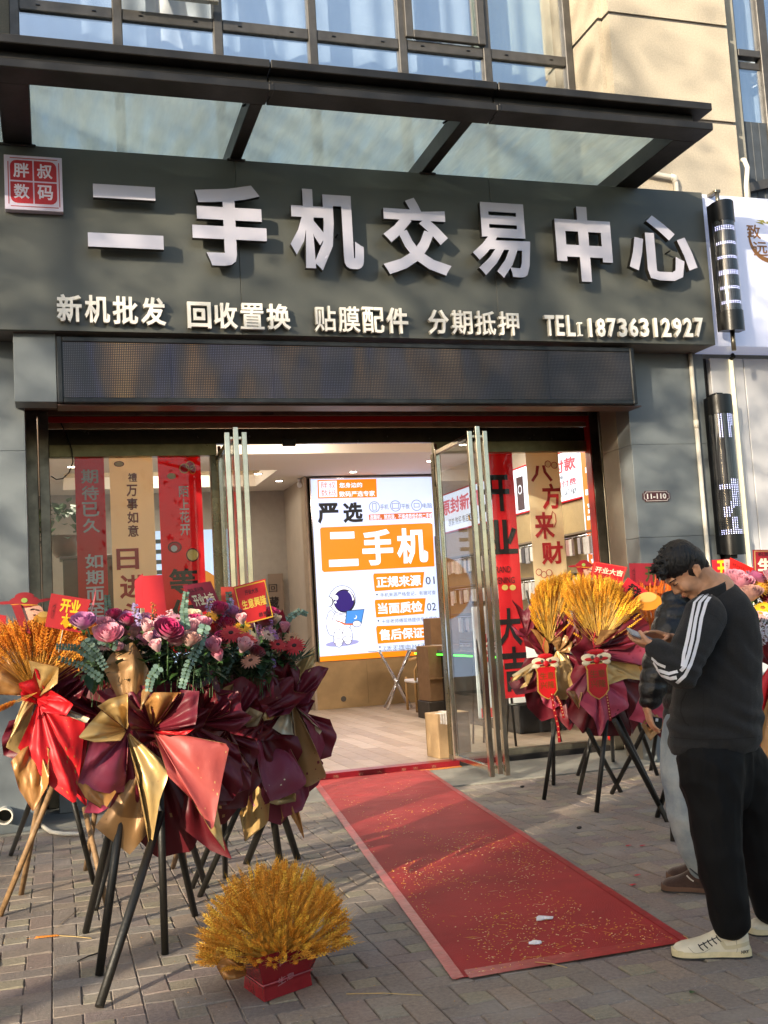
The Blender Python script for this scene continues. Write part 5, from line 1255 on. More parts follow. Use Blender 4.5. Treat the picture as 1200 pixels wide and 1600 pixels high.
def gerbera_mesh(col1, cen):
    b_ = MB(); q = random.Random(5)
    for ring, (n, r, up) in enumerate(((20, 1.0, .10), (16, .72, .22), (12, .42, .28))):
        for i in range(n):
            a = 6.283*i/n+ring*.1+q.uniform(-.06, .06); leaf(b_, Vector((math.cos(a)*.12, math.sin(a)*.12, up*.4)), Vector((math.cos(a), math.sin(a), up+q.uniform(-.08, .08))), ZV, r*q.uniform(.85, 1), .13, 0, .15)
    b_.ell((0, 0, .08), (.24, .24, .16), 10, 6, 1); b_.tube([(0, 0, 0), (0, 0, -1)], .05, 6, 2)
    return b_.mesh('gerbera', [mat('petal_'+col1[1:], col1, .55, var=.13, scale=1.2, sheen=.2), mat('center_'+cen[1:], cen, .8), M['leaf']])
def statice_mesh(col1, seed):
    b_ = MB(); q = random.Random(seed)
    for i in range(46):
        z = q.uniform(-1, 1.1); r = .45*(1-.3*abs(z)); a = q.uniform(0, 6.28); c = Vector((r*math.cos(a), r*math.sin(a), z))
        for k in range(5):
            an = k*1.257+a; e = Vector((math.cos(an), math.sin(an), .5)); leaf(b_, c, e, ZV, .24, .1, 0, .2, 2)
    b_.tube([(0, 0, 1), (0, 0, -2)], .06, 5, 1)
    return b_.mesh('statice', [mat('petal_'+col1[1:], col1, .6, var=.12, scale=3), M['leaf']])
_fm = {}
def flower(tg, kind, px, py, rpx, Y, col_, seed=0, tilt=None, cen='#5a3a18'):
    key = (kind, col_, seed % 2)
    if key not in _fm:
        _fm[key] = rose_mesh(col_, seed) if kind == 'rose' else rose_mesh(col_, seed, .5) if kind == 'rosebud' else gerbera_mesh(col_, cen) if kind == 'gerbera' else statice_mesh(col_, seed)
    o = bpy.data.objects.new(kind, _fm[key]); SC.collection.objects.link(o); o.parent = tg
    Y -= .10; p = at(px, py, Y); r = (at(px+rpx, py, Y)-p).length*1.28; q = random.Random(seed*17+int(px*3+py))
    d = tilt if tilt else Vector((q.uniform(-.45, .45), q.uniform(-.9, -.35), 1.0 if kind != 'gerbera' else .75))
    Mw = Matrix.Translation(p-Vector(tg['_o'])) @ d.to_track_quat('Z', 'Y').to_matrix().to_4x4() @ Matrix.Rotation(q.uniform(0, 6.28), 4, 'Z') @ Matrix.Scale(r, 4)
    o.matrix_local = Mw; return o
def euca(tg, pts, Y, r=4.5, n=16, nm='eucalyptus'):
    P = [at(x, y, Y+(k*.02)) for k, (x, y) in enumerate(pts)]; b_ = MB(); b_.tube(P, .0022, 5, 1); q = random.Random(int(pts[0][0]))
    tot = len(P)-1
    for i in range(n):
        s = (i+.5)/n*tot; k = min(int(s), tot-1); c = P[k].lerp(P[k+1], s-k); d = (P[k+1]-P[k]).normalized(); s0 = d.cross(YV).normalized()
        R_ = (at(pts[0][0]+r, pts[0][1], Y)-P[0]).length*(1-.4*i/n)
        for sg_ in (-1, 1):
            e = (s0*sg_+d*.35+Vector((0, q.uniform(-.5, .3), 0))).normalized(); u = e; w = (d+Vector((q.uniform(-.5, .5), q.uniform(-.9, -.2), 0))).normalized()
            w = (w-u*w.dot(u)).normalized(); b_.disc(c+e*R_*.95, u, w, R_, 9, 0, R_*.8)
    return b_.build(nm, [mat('eucalyptus', '#6f8a7c', .6, var=.2, scale=15), M['leaf']], tg)
def foliage(tg, n, seed, x0, x1, y0, y1, Y0, Y1, ms=None, L0=.05, L1=.09):
    q = random.Random(seed); b_ = MB()
    for i in range(n):
        p = at(q.uniform(x0, x1), q.uniform(y0, y1), q.uniform(Y0, Y1)); d = Vector((q.uniform(-1, 1), q.uniform(-1, .3), q.uniform(-.4, .9)))
        leaf(b_, p, d, ZV, q.uniform(L0, L1), q.uniform(.016, .028), q.choice((0, 0, 1)), n=3)
        if i % 5 == 0: b_.tube([p, p-Vector((q.uniform(-.02, .02), 0, .12))], .002, 4, 1, False)
    return stuff(b_.build('foliage', ms or [M['leafd'], M['leaf']], tg))
def card(nm, lab, poly, Y, col_, texts, group=None, border=None, cat='greeting card', dY=None, curve=0):
    P = [at(x, y, Y+(dY[i] if dY else 0)) for i, (x, y) in enumerate(poly)]; c = sum(P, Vector())/4
    tg = thing(nm, lab, cat, tuple(P[3].lerp(P[2], .5)), group)
    ux = (P[1]-P[0]); uz = (P[0]-P[3]); n = ux.cross(uz).normalized(); b_ = MB()
    b_.prism(P, -n*.002); b_.build('card', mat('card_'+col_[1:], col_, .5, var=.04), tg)
    O = P[3]+n*.0008
    if border:
        b_ = MB(); m_ = mat('card_border_'+border[1:], border, .4, metal=.3)
        def fr(f0, f1):
            A = [O+ux*f0+uz*f0, O+ux*(1-f0)+uz*f0, O+ux*(1-f0)+uz*(1-f0), O+ux*f0+uz*(1-f0)]; B = [O+ux*f1+uz*f1, O+ux*(1-f1)+uz*f1, O+ux*(1-f1)+uz*(1-f1), O+ux*f1+uz*(1-f1)]
            for i in range(4): b_.quad(A[i], A[(i+1) % 4], B[(i+1) % 4], B[i])
        fr(.03, .06); b_.build('border', m_, tg)
    for (t_, fx_, fz_, fw, fh, tc_, off) in texts:
        b_ = MB(); text_into(b_, t_, O+n*.0008+ux*fx_+uz*fz_, ux, uz, ux.length*fw, uz.length*fh, 0, off); b_.build('lettering', mat('card_ink_'+tc_[1:], tc_, .5), tg)
    b_ = MB(); b_.tube([P[3].lerp(P[2], .5)+n*-.004+uz*.2, P[3].lerp(P[2], .5)-uz.normalized()*.12-n*.004], .0025, 5); b_.build('stick', mat('card_stick', '#c9c2a8', .5), tg)
    return tg, O, ux, uz, n
CG = 'greeting cards stuck in the flower stands'
WCOL = ('#e89a30', '#cf7a1c', '#d49a40'); WYEL = ('#f0b637', '#dc9624', '#cfa448'); WORG = ('#ee8228', '#da6818', '#cf7a30')

# ---------------- stand 1: far left, red paper with wheat
Y1 = 6.25
s1_ = thing('wheat_stand', 'flower stand of orange wheat wrapped in bright red paper at the left edge', 'flower stand', tuple(gz(20, 1390)))
for ft, tp, w in (((0, 1432), (92, 1205), True), ((33, 1398), (66, 1225), True), ((17, 1336), (62, 1215), False)): leg(s1_, ft, tp, Y1+.05, .016, w)
S1 = [((62, 1098), [(28, 1168, -.05), (75, 1226, -.1), (118, 1258, -.12), (126, 1195, -.05), (134, 1120, 0)], 'R', 'O', .08, 4), ((70, 1110), [(95, 1215, .02), (136, 1262, 0), (132, 1190, .02), (140, 1130, .03)], 'R', 'M', .04, 3),
      ((55, 1150), [(17, 1190, -.1), (30, 1235, -.12), (52, 1268, -.12), (76, 1225, -.12), (78, 1172, -.1)], 'O', 'R', .07, 3), ((55, 1095), [(40, 1083, -.02), (9, 1168, -.06), (32, 1180, -.06)], 'G', 'M', .03, 1),
      ((58, 1092), [(80, 1078, -.1), (115, 1100, -.12), (104, 1118, -.12), (66, 1112, -.08)], 'R', 'R', .04, 2), ((60, 1090), [(100, 1108, -.06), (140, 1122, -.06), (135, 1130, -.05), (90, 1112, -.05)], 'W', 'T', .02, 1),
      ((52, 1085), [(10, 1020, 0), (-6, 1045, -.05), (-8, 1085, -.08), (30, 1086, -.05)], 'O', 'M', .05, 2), ((52, 1088), [(-10, 990, .1), (8, 1030, .08), (38, 1040, .05)], 'M', 'O', .03, 2),
      ((58, 1088), [(45, 1032, -.12), (92, 1042, -.14), (90, 1068, -.14), (70, 1082, -.1)], 'G', 'M', .04, 2), ((60, 1090), [(50, 1035, .02), (95, 1018, .05), (126, 1012, .05), (124, 1060, 0), (84, 1082, -.05)], 'M', 'T', .04, 4)]
for i, (pn, ed, a, b2, bl, fo) in enumerate(S1): sheet(s1_, pn, Y1, ed, a, b2, bl, i, fo)
wheat(s1_, at(56, 1082, Y1), fan(0, 0, Y1, -30, 152, interp([(-30, 985), (0, 972), (60, 966), (110, 972), (152, 978)]), .14, .24), 520, 1, WCOL)
# wheat spray lying to the left of the knot
b_ = MB(); q = random.Random(2)
for k in range(5): ear(b_, at(58, 1082, Y1-.12), at(-4+k, 1112-k*2, Y1-.2), q, .09, 0, True, 7)
stuff(b_.build('wheat_spray', [MATS['wheat_e89a30'], MATS['stem_d49a40'], MATS['awn_e89a30']], s1_))

# ---------------- stand 2: hidden behind stand 1 and 3, maroon wrap
Y2 = 6.7
s2_ = thing('flower_stand', 'flower stand with dark maroon paper hidden behind the front bouquets', 'flower stand', tuple(gz(160, 1400)))
for ft, tp, w in (((147, 1382), (112, 1240), False), ((167, 1415), (132, 1262), True), ((149, 1422), (185, 1290), False), ((134, 1360), (150, 1260), True)): leg(s2_, ft, tp, Y2, .016, w)
for i, (pn, ed, a, b2, bl, fo) in enumerate([((150, 1090), [(95, 1100), (110, 1200), (170, 1240), (220, 1150)], 'M', 'T', .05, 4), ((150, 1090), [(90, 1060), (110, 1010), (170, 1020), (200, 1060)], 'D', 'T', .05, 4)]): sheet(s2_, pn, Y2, ed, a, b2, bl, 30+i, fo)
foliage(s2_, 120, 4, 110, 220, 985, 1080, Y2-.2, Y2+.1)

# ---------------- stand 3: front left, gold and maroon wraps, mixed flowers
Y3 = 5.15
s3_ = thing('flower_stand', 'front flower stand of pink roses and eucalyptus wrapped in gold and maroon paper with painted sun sheen', 'flower stand', tuple(gz(220, 1520)))
for ft, tp in (((155, 1575), (252, 1270)), ((258, 1492), (250, 1225)), ((305, 1432), (256, 1215)), ((155, 1525), (192, 1250)), ((134, 1457), (185, 1240)), ((322, 1387), (262, 1200))): leg(s3_, ft, tp, Y3 if ft[1] > 1440 else Y3+.25, .019 if ft[1] > 1500 else .0175)
S3 = [((238, 1160), [(200, 1235, .12), (205, 1300, .1), (245, 1340, .1), (300, 1330, .1), (330, 1260, .12)], 'D', 'T', .0, 4),
      ((232, 1180), [(148, 1292, 0), (203, 1336, -.02), (240, 1290, .02), (255, 1215, .05)], 'T', 'M', .03, 2),
      ((200, 1160), [(195, 1240, .02), (158, 1302, 0), (176, 1292, 0), (228, 1268, .05), (232, 1180, .08)], 'M', 'S', .05, 3),
      ((198, 1146), [(141, 1158, -.1), (120, 1228, -.14), (168, 1240, -.1), (195, 1238, -.05), (200, 1160, 0)], 'P', 'O', .07, 3),
      ((150, 1205), [(121, 1226, -.15), (134, 1248, -.18), (163, 1266, -.15), (182, 1238, -.1)], 'O', 'P', .03, 1),
      ((148, 1240), [(131, 1270, -.17), (155, 1271, -.19), (170, 1262, -.16)], 'K', 'K', .02, 1),
      ((200, 1148), [(216, 1210, -.1), (226, 1270, -.12), (236, 1334, -.1), (250, 1250, -.13), (264, 1212, -.12), (250, 1185, -.05)], 'G', 'T', .07, 3),
      ((240, 1140), [(262, 1212, -.12), (300, 1250, -.15), (332, 1300, -.15), (344, 1235, -.16), (359, 1163, -.15), (300, 1152, -.1), (262, 1145, -.05)], 'S', 'G', .10, 3),
      ((330, 1225), [(300, 1245, -.12), (330, 1300, -.14), (352, 1330, -.13)], 'G', 'G', .03, 1),
      ((300, 1200), [(330, 1262, .02), (362, 1342, .0), (330, 1330, .02), (280, 1290, .02)], 'D', 'M', .02, 2),
      ((195, 1140), [(158, 1110, -.12), (122, 1152, -.16), (148, 1160, -.16), (188, 1157, -.12)], 'G', 'T', .06, 2),
      ((196, 1138), [(152, 1104, -.08), (170, 1092, -.06), (200, 1083, -.05), (202, 1130, -.1)], 'G', 'M', .04, 2),
      ((204, 1130), [(160, 1042, .0), (175, 1020, .0), (208, 1002, .0), (232, 1045, .02), (239, 1075, -.02)], 'T', 'M', .05, 2),
      ((238, 1140), [(196, 1086, -.05), (205, 1066, 0), (240, 1076, 0), (236, 1105, -.1)], 'M', 'T', .05, 3),
      ((239, 1138), [(200, 1090, -.12), (200, 1128, -.16), (206, 1142, -.14)], 'D', 'T', .03, 2),
      ((240, 1136), [(226, 1100, -.1), (240, 1082, -.12), (284, 1082, -.12), (262, 1110, -.14)], 'O', 'M', .04, 2),
      ((240, 1138), [(262, 1108, -.12), (282, 1078, -.1), (312, 1080, -.12), (306, 1132, -.16), (270, 1140, -.16)], 'M', 'D', .08, 4),
      ((240, 1140), [(270, 1140, -.1), (304, 1138, -.12), (290, 1148, -.12), (252, 1148, -.08)], 'R', 'M', .04, 2),
      ((200, 1128), [(150, 1080, .05), (172, 1074, .04), (196, 1092, .0)], 'M', 'T', .03, 1), ((205, 1120), [(187, 995, .1), (208, 1003, .08), (220, 1020, .1)], 'P', 'T', .02, 1)]
for i, (pn, ed, a, b2, bl, fo) in enumerate(S3): sheet(s3_, pn, Y3, ed, a, b2, bl, 50+i, fo)
foliage(s3_, 820, 5, 135, 335, 1000, 1065, Y3+.0, Y3+.55)
LIL, PNK, PAL, MAG, BEI, CRM, DRD, RED = '#c078a8', '#d98fa2', '#e3b0b4', '#b01c5c', '#cf9f92', '#e2cdb0', '#7c1026', '#b01018'
for k_, px, py, r, dy, c_ in (('rose', 130, 973, 14, -.05, LIL), ('rose', 171, 993, 15, -.05, PNK), ('rosebud', 228, 980, 11, -.05, PAL), ('rosebud', 233, 997, 9, -.06, PAL), ('rose', 262, 987, 16, -.02, MAG), ('rose', 277, 1000, 12, .05, PNK),
        ('rosebud', 245, 1011, 11, -.1, PAL), ('rose', 296, 1000, 12, .0, BEI), ('rose', 165, 976, 10, .1, PNK), ('rose', 178, 961, 9, .15, MAG), ('rose', 201, 970, 10, .1, MAG), ('rose', 299, 983, 12, .15, PAL), ('rose', 315, 976, 11, .2, PNK),
        ('rose', 304, 971, 10, .3, MAG), ('rose', 300, 966, 11, .4, CRM), ('rosebud', 335, 1012, 14, .1, PNK), ('rosebud', 342, 1026, 10, .1, PNK), ('rose', 215, 1000, 9, .2, PAL), ('rose', 190, 985, 9, .25, PNK)):
    flower(s3_, k_, px, py, r, Y3+dy, c_, int(px))
for px, py, r, dy, c_ in ((222, 985, 9, .2, '#d9a018'), (244, 975, 9, .3, DRD), (205, 990, 9, .3, '#d9a018')): flower(s3_, 'gerbera', px, py, r, Y3+dy, c_, int(px))
for px, py, r, dy in ((211, 953, 8, .0), (217, 969, 8, -.02)): flower(s3_, 'statice', px, py, r, Y3+dy, '#a99ac4', int(px))
for pts, r, n in (([(170, 985), (169, 960), (167, 930)], 4.6, 14), ([(150, 1030), (120, 1012), (88, 1010)], 4.4, 14), ([(160, 1062), (128, 1040), (90, 1028)], 4.4, 13), ([(321, 975), (310, 1010), (292, 1045), (284, 1075)], 5.5, 17), ([(185, 1010), (160, 1000), (140, 1003)], 5, 9),
                  ([(290, 985), (287, 955), (291, 925)], 4.5, 14), ([(130, 1000), (150, 1020), (165, 1045)], 5.4, 10), ([(250, 1040), (235, 1060), (232, 1080)], 5, 8)):
    euca(s3_, pts, Y3-.08 if pts[0][0] != 170 else Y3+.1, r, n)
b_ = MB(); b_.tube([at(240, 975, Y3), at(238, 955, Y3), at(240, 942, Y3)], .003, 5)
for k in range(16): b_.ell(at(240+rr(-4, 4), 942+k*2, Y3), .006, 6, 4, 1)
b_.build('berry_twig', [M['leaf'], mat('twig_berry', '#b0532a', .6)], s3_)
b_ = MB(); b_.tube([at(136, 980, Y3), at(146, 1010, Y3-.03), at(158, 1060, Y3-.02)], .004, 6); b_.tube([at(262, 1000, Y3), at(262, 1060, Y3)], .004, 6); b_.tube([at(300, 1010, Y3), at(290, 1060, Y3)], .004, 6); b_.build('stem', M['leaf'], s3_)

# ---------------- stand 4: middle, maroon wrap
Y4 = 5.75
s4_ = thing('flower_stand', 'middle flower stand of red gerberas above crumpled dark maroon paper', 'flower stand', tuple(gz(330, 1400)))
for ft, tp in (((300, 1388), (360, 1240)), ((270, 1357), (300, 1250)), ((312, 1402), (385, 1235)), ((290, 1360), (275, 1250)), ((352, 1372), (350, 1240))): leg(s4_, ft, tp, Y4+.2, .016, ft[0] in (270, 290))
S4 = [((355, 1140), [(300, 1150, .1), (290, 1280, .1), (350, 1290, .1), (410, 1220, .1)], 'D', 'T', 0, 4), ((350, 1150), [(356, 1178, -.05), (340, 1265, -.06), (386, 1262, -.08), (394, 1205, -.1), (380, 1180, -.05)], 'D', 'G', .06, 3),
      ((352, 1150), [(352, 1195, -.1), (394, 1206, -.14), (391, 1232, -.14), (365, 1240, -.1)], 'M', 'G', .05, 3), ((352, 1140), [(302, 1140, -.1), (312, 1085, -.1), (340, 1068, -.05), (360, 1100, -.1)], 'M', 'T', .07, 4),
      ((355, 1142), [(316, 1142, -.14), (330, 1122, -.16), (376, 1136, -.18)], 'D', 'M', .05, 2), ((356, 1140), [(336, 1092, -.14), (350, 1074, -.12), (366, 1068, -.1), (356, 1105, -.16)], 'T', 'M', .03, 1),
      ((360, 1138), [(352, 1070, -.1), (378, 1056, -.05), (402, 1072, -.05), (405, 1108, -.12), (384, 1130, -.14)], 'M', 'D', .08, 4), ((378, 1136), [(374, 1122, -.18), (390, 1105, -.2), (411, 1114, -.2), (402, 1134, -.2)], 'W', 'G', .05, 2),
      ((375, 1135), [(378, 1118, -.15), (400, 1090, -.1), (412, 1110, -.14)], 'D', 'M', .03, 2)]
for i, (pn, ed, a, b2, bl, fo) in enumerate(S4): sheet(s4_, pn, Y4, ed, a, b2, bl, 90+i, fo)
foliage(s4_, 460, 6, 315, 420, 1008, 1060, Y4-.02, Y4+.3)
for px, py, r, dy, c_, cn in ((361, 990, 15, -.1, RED, '#2a0c08'), (384, 998, 14, -.12, '#b5161a', '#2a0c08'), (327, 966, 13, .1, '#e5a51a', '#8a5a10'), (378, 981, 12, .05, '#e5a51a', '#8a5a10'), (392, 1033, 13, -.15, '#c08468', '#3a1c14')): flower(s4_, 'gerbera', px, py, r, Y4+dy, c_, int(px), None, cn)
for k_, px, py, r, dy, c_ in (('rose', 349, 998, 10, -.05, MAG), ('rose', 342, 952, 10, .05, MAG), ('rose', 364, 957, 9, .1, LIL), ('rosebud', 380, 1011, 13, -.15, PAL), ('rose', 400, 1020, 9, -.1, DRD), ('rose', 333, 984, 8, .1, RED), ('rose', 355, 975, 9, .1, MAG), ('rose', 370, 968, 8, .15, RED)): flower(s4_, k_, px, py, r, Y4+dy, c_, int(px))
for px, py, r, dy in ((326, 946, 8, .0), (360, 945, 7, .1), (355, 960, 7, .1)): flower(s4_, 'statice', px, py, r, Y4+dy, '#a99ac4', int(px))
for pts, r, n in (([(362, 985), (360, 955), (357, 925)], 4.6, 13), ([(385, 1010), (360, 1030), (350, 1055)], 5, 10)): euca(s4_, pts, Y4, r, n)

# ---------------- stand 5: right, maroon and gold wraps
Y5 = 6.25
s5_ = thing('flower_stand', 'right hand flower stand of red gerberas and lilac blooms in maroon and gold paper', 'flower stand', tuple(gz(440, 1370)))
for ft, tp in (((437, 1346), (422, 1240)), ((465, 1342), (432, 1240)), ((385, 1350), (428, 1240))): leg(s5_, ft, tp, Y5+.15, .022)
S5 = [((425, 1150), [(372, 1160, .1), (372, 1268, .1), (440, 1290, .1), (478, 1230, .1), (470, 1150, .1)], 'P', 'T', 0, 4),
      ((395, 1150), [(366, 1230, 0), (372, 1262, -.02), (383, 1316, 0), (420, 1285, -.03), (422, 1256, -.03)], 'G', 'P', .04, 3),
      ((430, 1160), [(440, 1280, -.02), (450, 1268, -.04), (476, 1312, -.02), (466, 1266, 0)], 'O', 'P', .03, 2), ((445, 1180), [(438, 1252, -.05), (443, 1278, -.06), (472, 1266, -.05), (483, 1240, -.04), (478, 1200, 0)], 'P', 'G', .05, 2),
      ((415, 1150), [(362, 1160, .0), (360, 1208, -.02), (398, 1262, -.03), (422, 1255, -.05)], 'P', 'G', .05, 3),
      ((418, 1152), [(396, 1158, -.1), (410, 1225, -.14), (423, 1254, -.15), (462, 1238, -.15), (481, 1222, -.12), (444, 1150, -.1)], 'P', 'W', .09, 2),
      ((440, 1232), [(420, 1254, -.16), (432, 1257, -.18), (462, 1252, -.17), (462, 1240, -.15)], 'G', 'G', .02, 1),
      ((452, 1108), [(360, 1150, -.05), (410, 1158, -.1), (461, 1150, -.12)], 'D', 'M', .06, 3),
      ((458, 1102), [(448, 1140, .02), (462, 1225, .0), (482, 1230, -.05), (510, 1212, -.05), (478, 1132, -.05)], 'T', 'M', .05, 2),
      ((462, 1106), [(478, 1150, 0), (498, 1196, 0), (509, 1165, 0), (500, 1135, 0), (480, 1115, 0)], 'P', 'T', .07, 2), ((462, 1104), [(500, 1148, -.04), (503, 1142, -.04), (474, 1118, -.04)], 'W', 'M', .01, 1),
      ((452, 1100), [(426, 1138, -.12), (440, 1147, -.14), (460, 1149, -.14), (456, 1112, -.1)], 'W', 'D', .05, 2),
      ((440, 1100), [(404, 1082, -.12), (400, 1102, -.14), (412, 1126, -.15), (425, 1125, -.14)], 'G', 'M', .05, 1), ((436, 1100), [(403, 1080, -.08), (418, 1060, -.06), (424, 1080, -.1)], 'O', 'M', .03, 1),
      ((452, 1100), [(412, 1105, -.15), (420, 1122, -.17), (440, 1112, -.16)], 'M', 'D', .03, 2),
      ((455, 1100), [(424, 1112, -.1), (418, 1058, -.05), (440, 1020, .0), (458, 1038, .02), (470, 1045, 0), (463, 1078, -.06)], 'M', 'G', .10, 4),
      ((455, 1100), [(462, 1078, -.04), (474, 1048, .0), (498, 1040, .0), (515, 1044, .0), (482, 1098, -.06)], 'M', 'D', .07, 3), ((468, 1060), [(462, 1040, .04), (490, 1012, .04), (494, 1030, .04), (488, 1045, .03)], 'G', 'O', .04, 2)]
for i, (pn, ed, a, b2, bl, fo) in enumerate(S5): sheet(s5_, pn, Y5, ed, a, b2, bl, 120+i, fo)
foliage(s5_, 240, 7, 400, 462, 1005, 1045, Y5-.05, Y5+.2)
for px, py, r, dy, c_, cn in ((460, 1010, 14, -.1, RED, '#2a0c08'), (434, 1008, 12, -.1, '#b5161a', '#2a0c08'), (419, 993, 11, -.1, '#d8b096', '#6a4028'), (456, 997, 11, 0, '#b98c62', '#5a3820'), (397, 1022, 10, -.1, RED, '#2a0c08')): flower(s5_, 'gerbera', px, py, r, Y5+dy, c_, int(px), None, cn)
for k_, px, py, r, dy, c_ in (('rose', 412, 968, 13, 0, '#a3102c'), ('rosebud', 430, 970, 9, 0, CRM), ('rose', 395, 976, 9, .1, DRD), ('rose', 425, 960, 9, .2, MAG), ('rosebud', 448, 983, 8, .1, DRD)): flower(s5_, k_, px, py, r, Y5+dy, c_, int(px))
for px, py, r, dy, c_ in ((420, 980, 8, -.03, '#c48cc0'), (429, 996, 8, -.08, '#c48cc0'), (424, 1034, 9, -.12, '#a98ac4'), (405, 985, 7, 0, '#c48cc0')): flower(s5_, 'statice', px, py, r, Y5+dy, c_, int(px))
b_ = MB(); leaf(b_, at(440, 990, Y5-.05), at(440, 962, Y5-.05)-at(440, 990, Y5-.05), YV, .14, .035, 0, .6); leaf(b_, at(433, 985, Y5-.06), at(436, 960, Y5-.06)-at(433, 985, Y5-.06), YV, .1, .02, 1, .6); b_.build('calla', [mat('calla_red', '#8a1c2c', .35), M['leaf']], s5_)
euca(s5_, [(440, 985), (452, 965), (468, 955), (480, 960)], Y5+.1, 3.8, 13); euca(s5_, [(372, 1058), (390, 1050), (405, 1043)], Y5-.3, 4, 10)
b_ = MB(); q = random.Random(8)
for k in range(34): p = at(463+q.uniform(-4, 4), 1033, Y5-.1); e = at(463+q.uniform(-14, 38), 1033-q.uniform(10, 42), Y5-.1); leaf(b_, p, e-p, YV, (e-p).length, .0035, 0, .3, 2)
b_.build('fern', [M['leafd']], s5_)

q = random.Random(77)
for k in range(56):      # further blooms filling the long arrangement
    x = q.uniform(150, 445); y = q.uniform(962, 1012); w_ = (x-150)/295; tgs, Yb = (s3_, Y3+.12) if x < 315 else (s4_, Y4) if x < 395 else (s5_, Y5)
    flower(tgs, q.choice(('rose', 'rose', 'rosebud', 'gerbera', 'statice')), x, y, q.uniform(7.5, 11.5), Yb+q.uniform(-.05, .3), q.choice((PNK, PAL, MAG, LIL, PNK, PAL)+((RED, RED, DRD) if x > 340 else (LIL, BEI))), k)
sheet(s3_, (250, 1125), Y3+.3, [(135, 1090, .1), (150, 1045, .1), (230, 1035, .15), (330, 1040, .2), (350, 1090, .15)], 'D', 'T', .0, 300, 5)
sheet(s4_, (360, 1125), Y4+.25, [(300, 1080, .1), (320, 1035, .1), (380, 1030, .1), (430, 1050, .1), (440, 1090, .1)], 'D', 'T', .0, 301, 5)
def more_paper(tg, cx_, cy_, Y, n_dn, n_up, w_, cols, seed, L_=(95, 165), dx=26):
    q = random.Random(seed)
    for k in range(n_dn):
        a = R(-58+116*(k+.5)/n_dn+q.uniform(-7, 7)); l_ = q.uniform(*L_)*(1-.25*abs(math.sin(a))); px = cx_+q.uniform(-dx, dx); py = cy_+q.uniform(-8, 10); d = Vector((math.sin(a), math.cos(a))); s_ = Vector((d.y, -d.x)); w = w_*q.uniform(.95, 1.4)
        m1, m2 = q.choice(cols); yo = q.uniform(-.08, .12)
        E_ = [(px+d.x*l_*f+s_.x*w*g, py+d.y*l_*f+s_.y*w*g, yo+q.uniform(-.05, .03)) for f, g in ((.62, .55), (.86, .42), (1.02, q.uniform(-.1, .15)), (.84, -.4), (.55, -.56))]
        sheet(tg, (px, py), Y+yo*.4, E_, m1, m2, q.uniform(.02, .06), seed*40+k, q.choice((2, 3, 4)), fa=.022)
    for k in range(n_up):
        a = R(-75+150*(k+.5)/n_up+q.uniform(-8, 8)); l_ = q.uniform(52, 92); px = cx_+q.uniform(-dx, dx)*.7; py = cy_; d = Vector((math.sin(a), -math.cos(a))); s_ = Vector((-d.y, d.x)); w = w_*q.uniform(.75, 1.1)
        m1, m2 = q.choice(cols); yo = q.uniform(-.16, -.02)
        E_ = [(px+d.x*l_*f+s_.x*w*g, py+d.y*l_*f+s_.y*w*g, yo+q.uniform(-.04, .04)) for f, g in ((.6, -.5), (1.0, -.28), (.86, .1), (1.04, .34), (.55, .5))]
        sheet(tg, (px, py), Y-.04, E_, m1, m2, q.uniform(.03, .07), seed*40+20+k, 3, fa=.024)
MC = (('M', 'T'), ('D', 'M'), ('P', 'T'), ('M', 'G'), ('D', 'T'), ('M', 'P'))
more_paper(s3_, 262, 1150, Y3+.20, 7, 3, 74, MC, 11, dx=40); more_paper(s3_, 296, 1128, Y3+.34, 3, 5, 78, MC, 21, (90, 140), 34); more_paper(s5_, 396, 1120, Y5-.05, 4, 4, 66, MC, 23, (90, 140), 22); more_paper(s4_, 345, 1140, Y4+.1, 6, 3, 72, MC, 12, (80, 140)); more_paper(s5_, 440, 1115, Y5+.12, 5, 3, 66, MC, 13, (95, 150), 14)
more_paper(s1_, 72, 1105, Y1+.12, 3, 2, 60, (('R', 'O'), ('M', 'O'), ('M', 'R')), 14, (80, 130), 16); more_paper(s2_, 160, 1120, Y2, 4, 3, 70, MC, 15, (90, 150), 20)
# ---------------- cards of the left group
card('greeting_card', 'plain folded bright red card standing among the flowers in front of the cream banner', [(222, 900), (254, 898), (261, 962), (227, 967)], Y3+.5, '#dc3038', [], CG)
card('greeting_card', 'plain pink red card tucked behind the folded red card', [(210, 908), (223, 896), (228, 950), (212, 950)], Y3+.55, '#c8303a', [], CG)
card('greeting_card', 'tilted maroon card with white brush characters among the middle flowers', [(285, 915), (329, 908), (345, 944), (309, 960)], Y4+.1, '#8c1c34', [('开业大吉', .1, .25, .75, .4, '#e8ddb8', .03), ('祝生意兴隆', .08, .74, .55, .13, '#1c0c10', .01)], CG)
card('greeting_card', 'orange red card edge behind the gold bordered card', [(345, 917), (368, 917), (371, 960), (347, 958)], Y4+.25, '#d84a38', [], CG)
card('greeting_card', 'red card with gold border and gold characters right of the left group', [(364, 917), (415, 904), (416, 966), (378, 979)], Y4, '#c01e22', [('生意興隆', .14, .38, .74, .24, '#e0c050', .02), ('开业大吉', .3, .72, .4, .12, '#1c0c10', .01), ('恭贺', .55, .1, .28, .12, '#1c0c10', .01)], CG, '#d8a838')
tg, O, ux, uz, n = card('greeting_card', 'red card with raised yellow characters and a gold bow at the left stand', [(80, 927), (142, 937), (126, 989), (70, 979)], Y1-.25, '#a81c22', [('开业', .28, .5, .5, .42, '#f0b81c', .035), ('八方来财', .08, .25, .1, .5, '#5a1014', .0), ('大', .36, .12, .24, .36, '#f0b81c', .035)], CG)
b_ = MB(); c = O+ux*.62+uz*.16+n*.012
for sg_ in (-1, 1): b_.prism([c, c+ux*.16*sg_+uz*.22, c+ux*.24*sg_+uz*.05, c+ux*.12*sg_-uz*.12], n*.006)
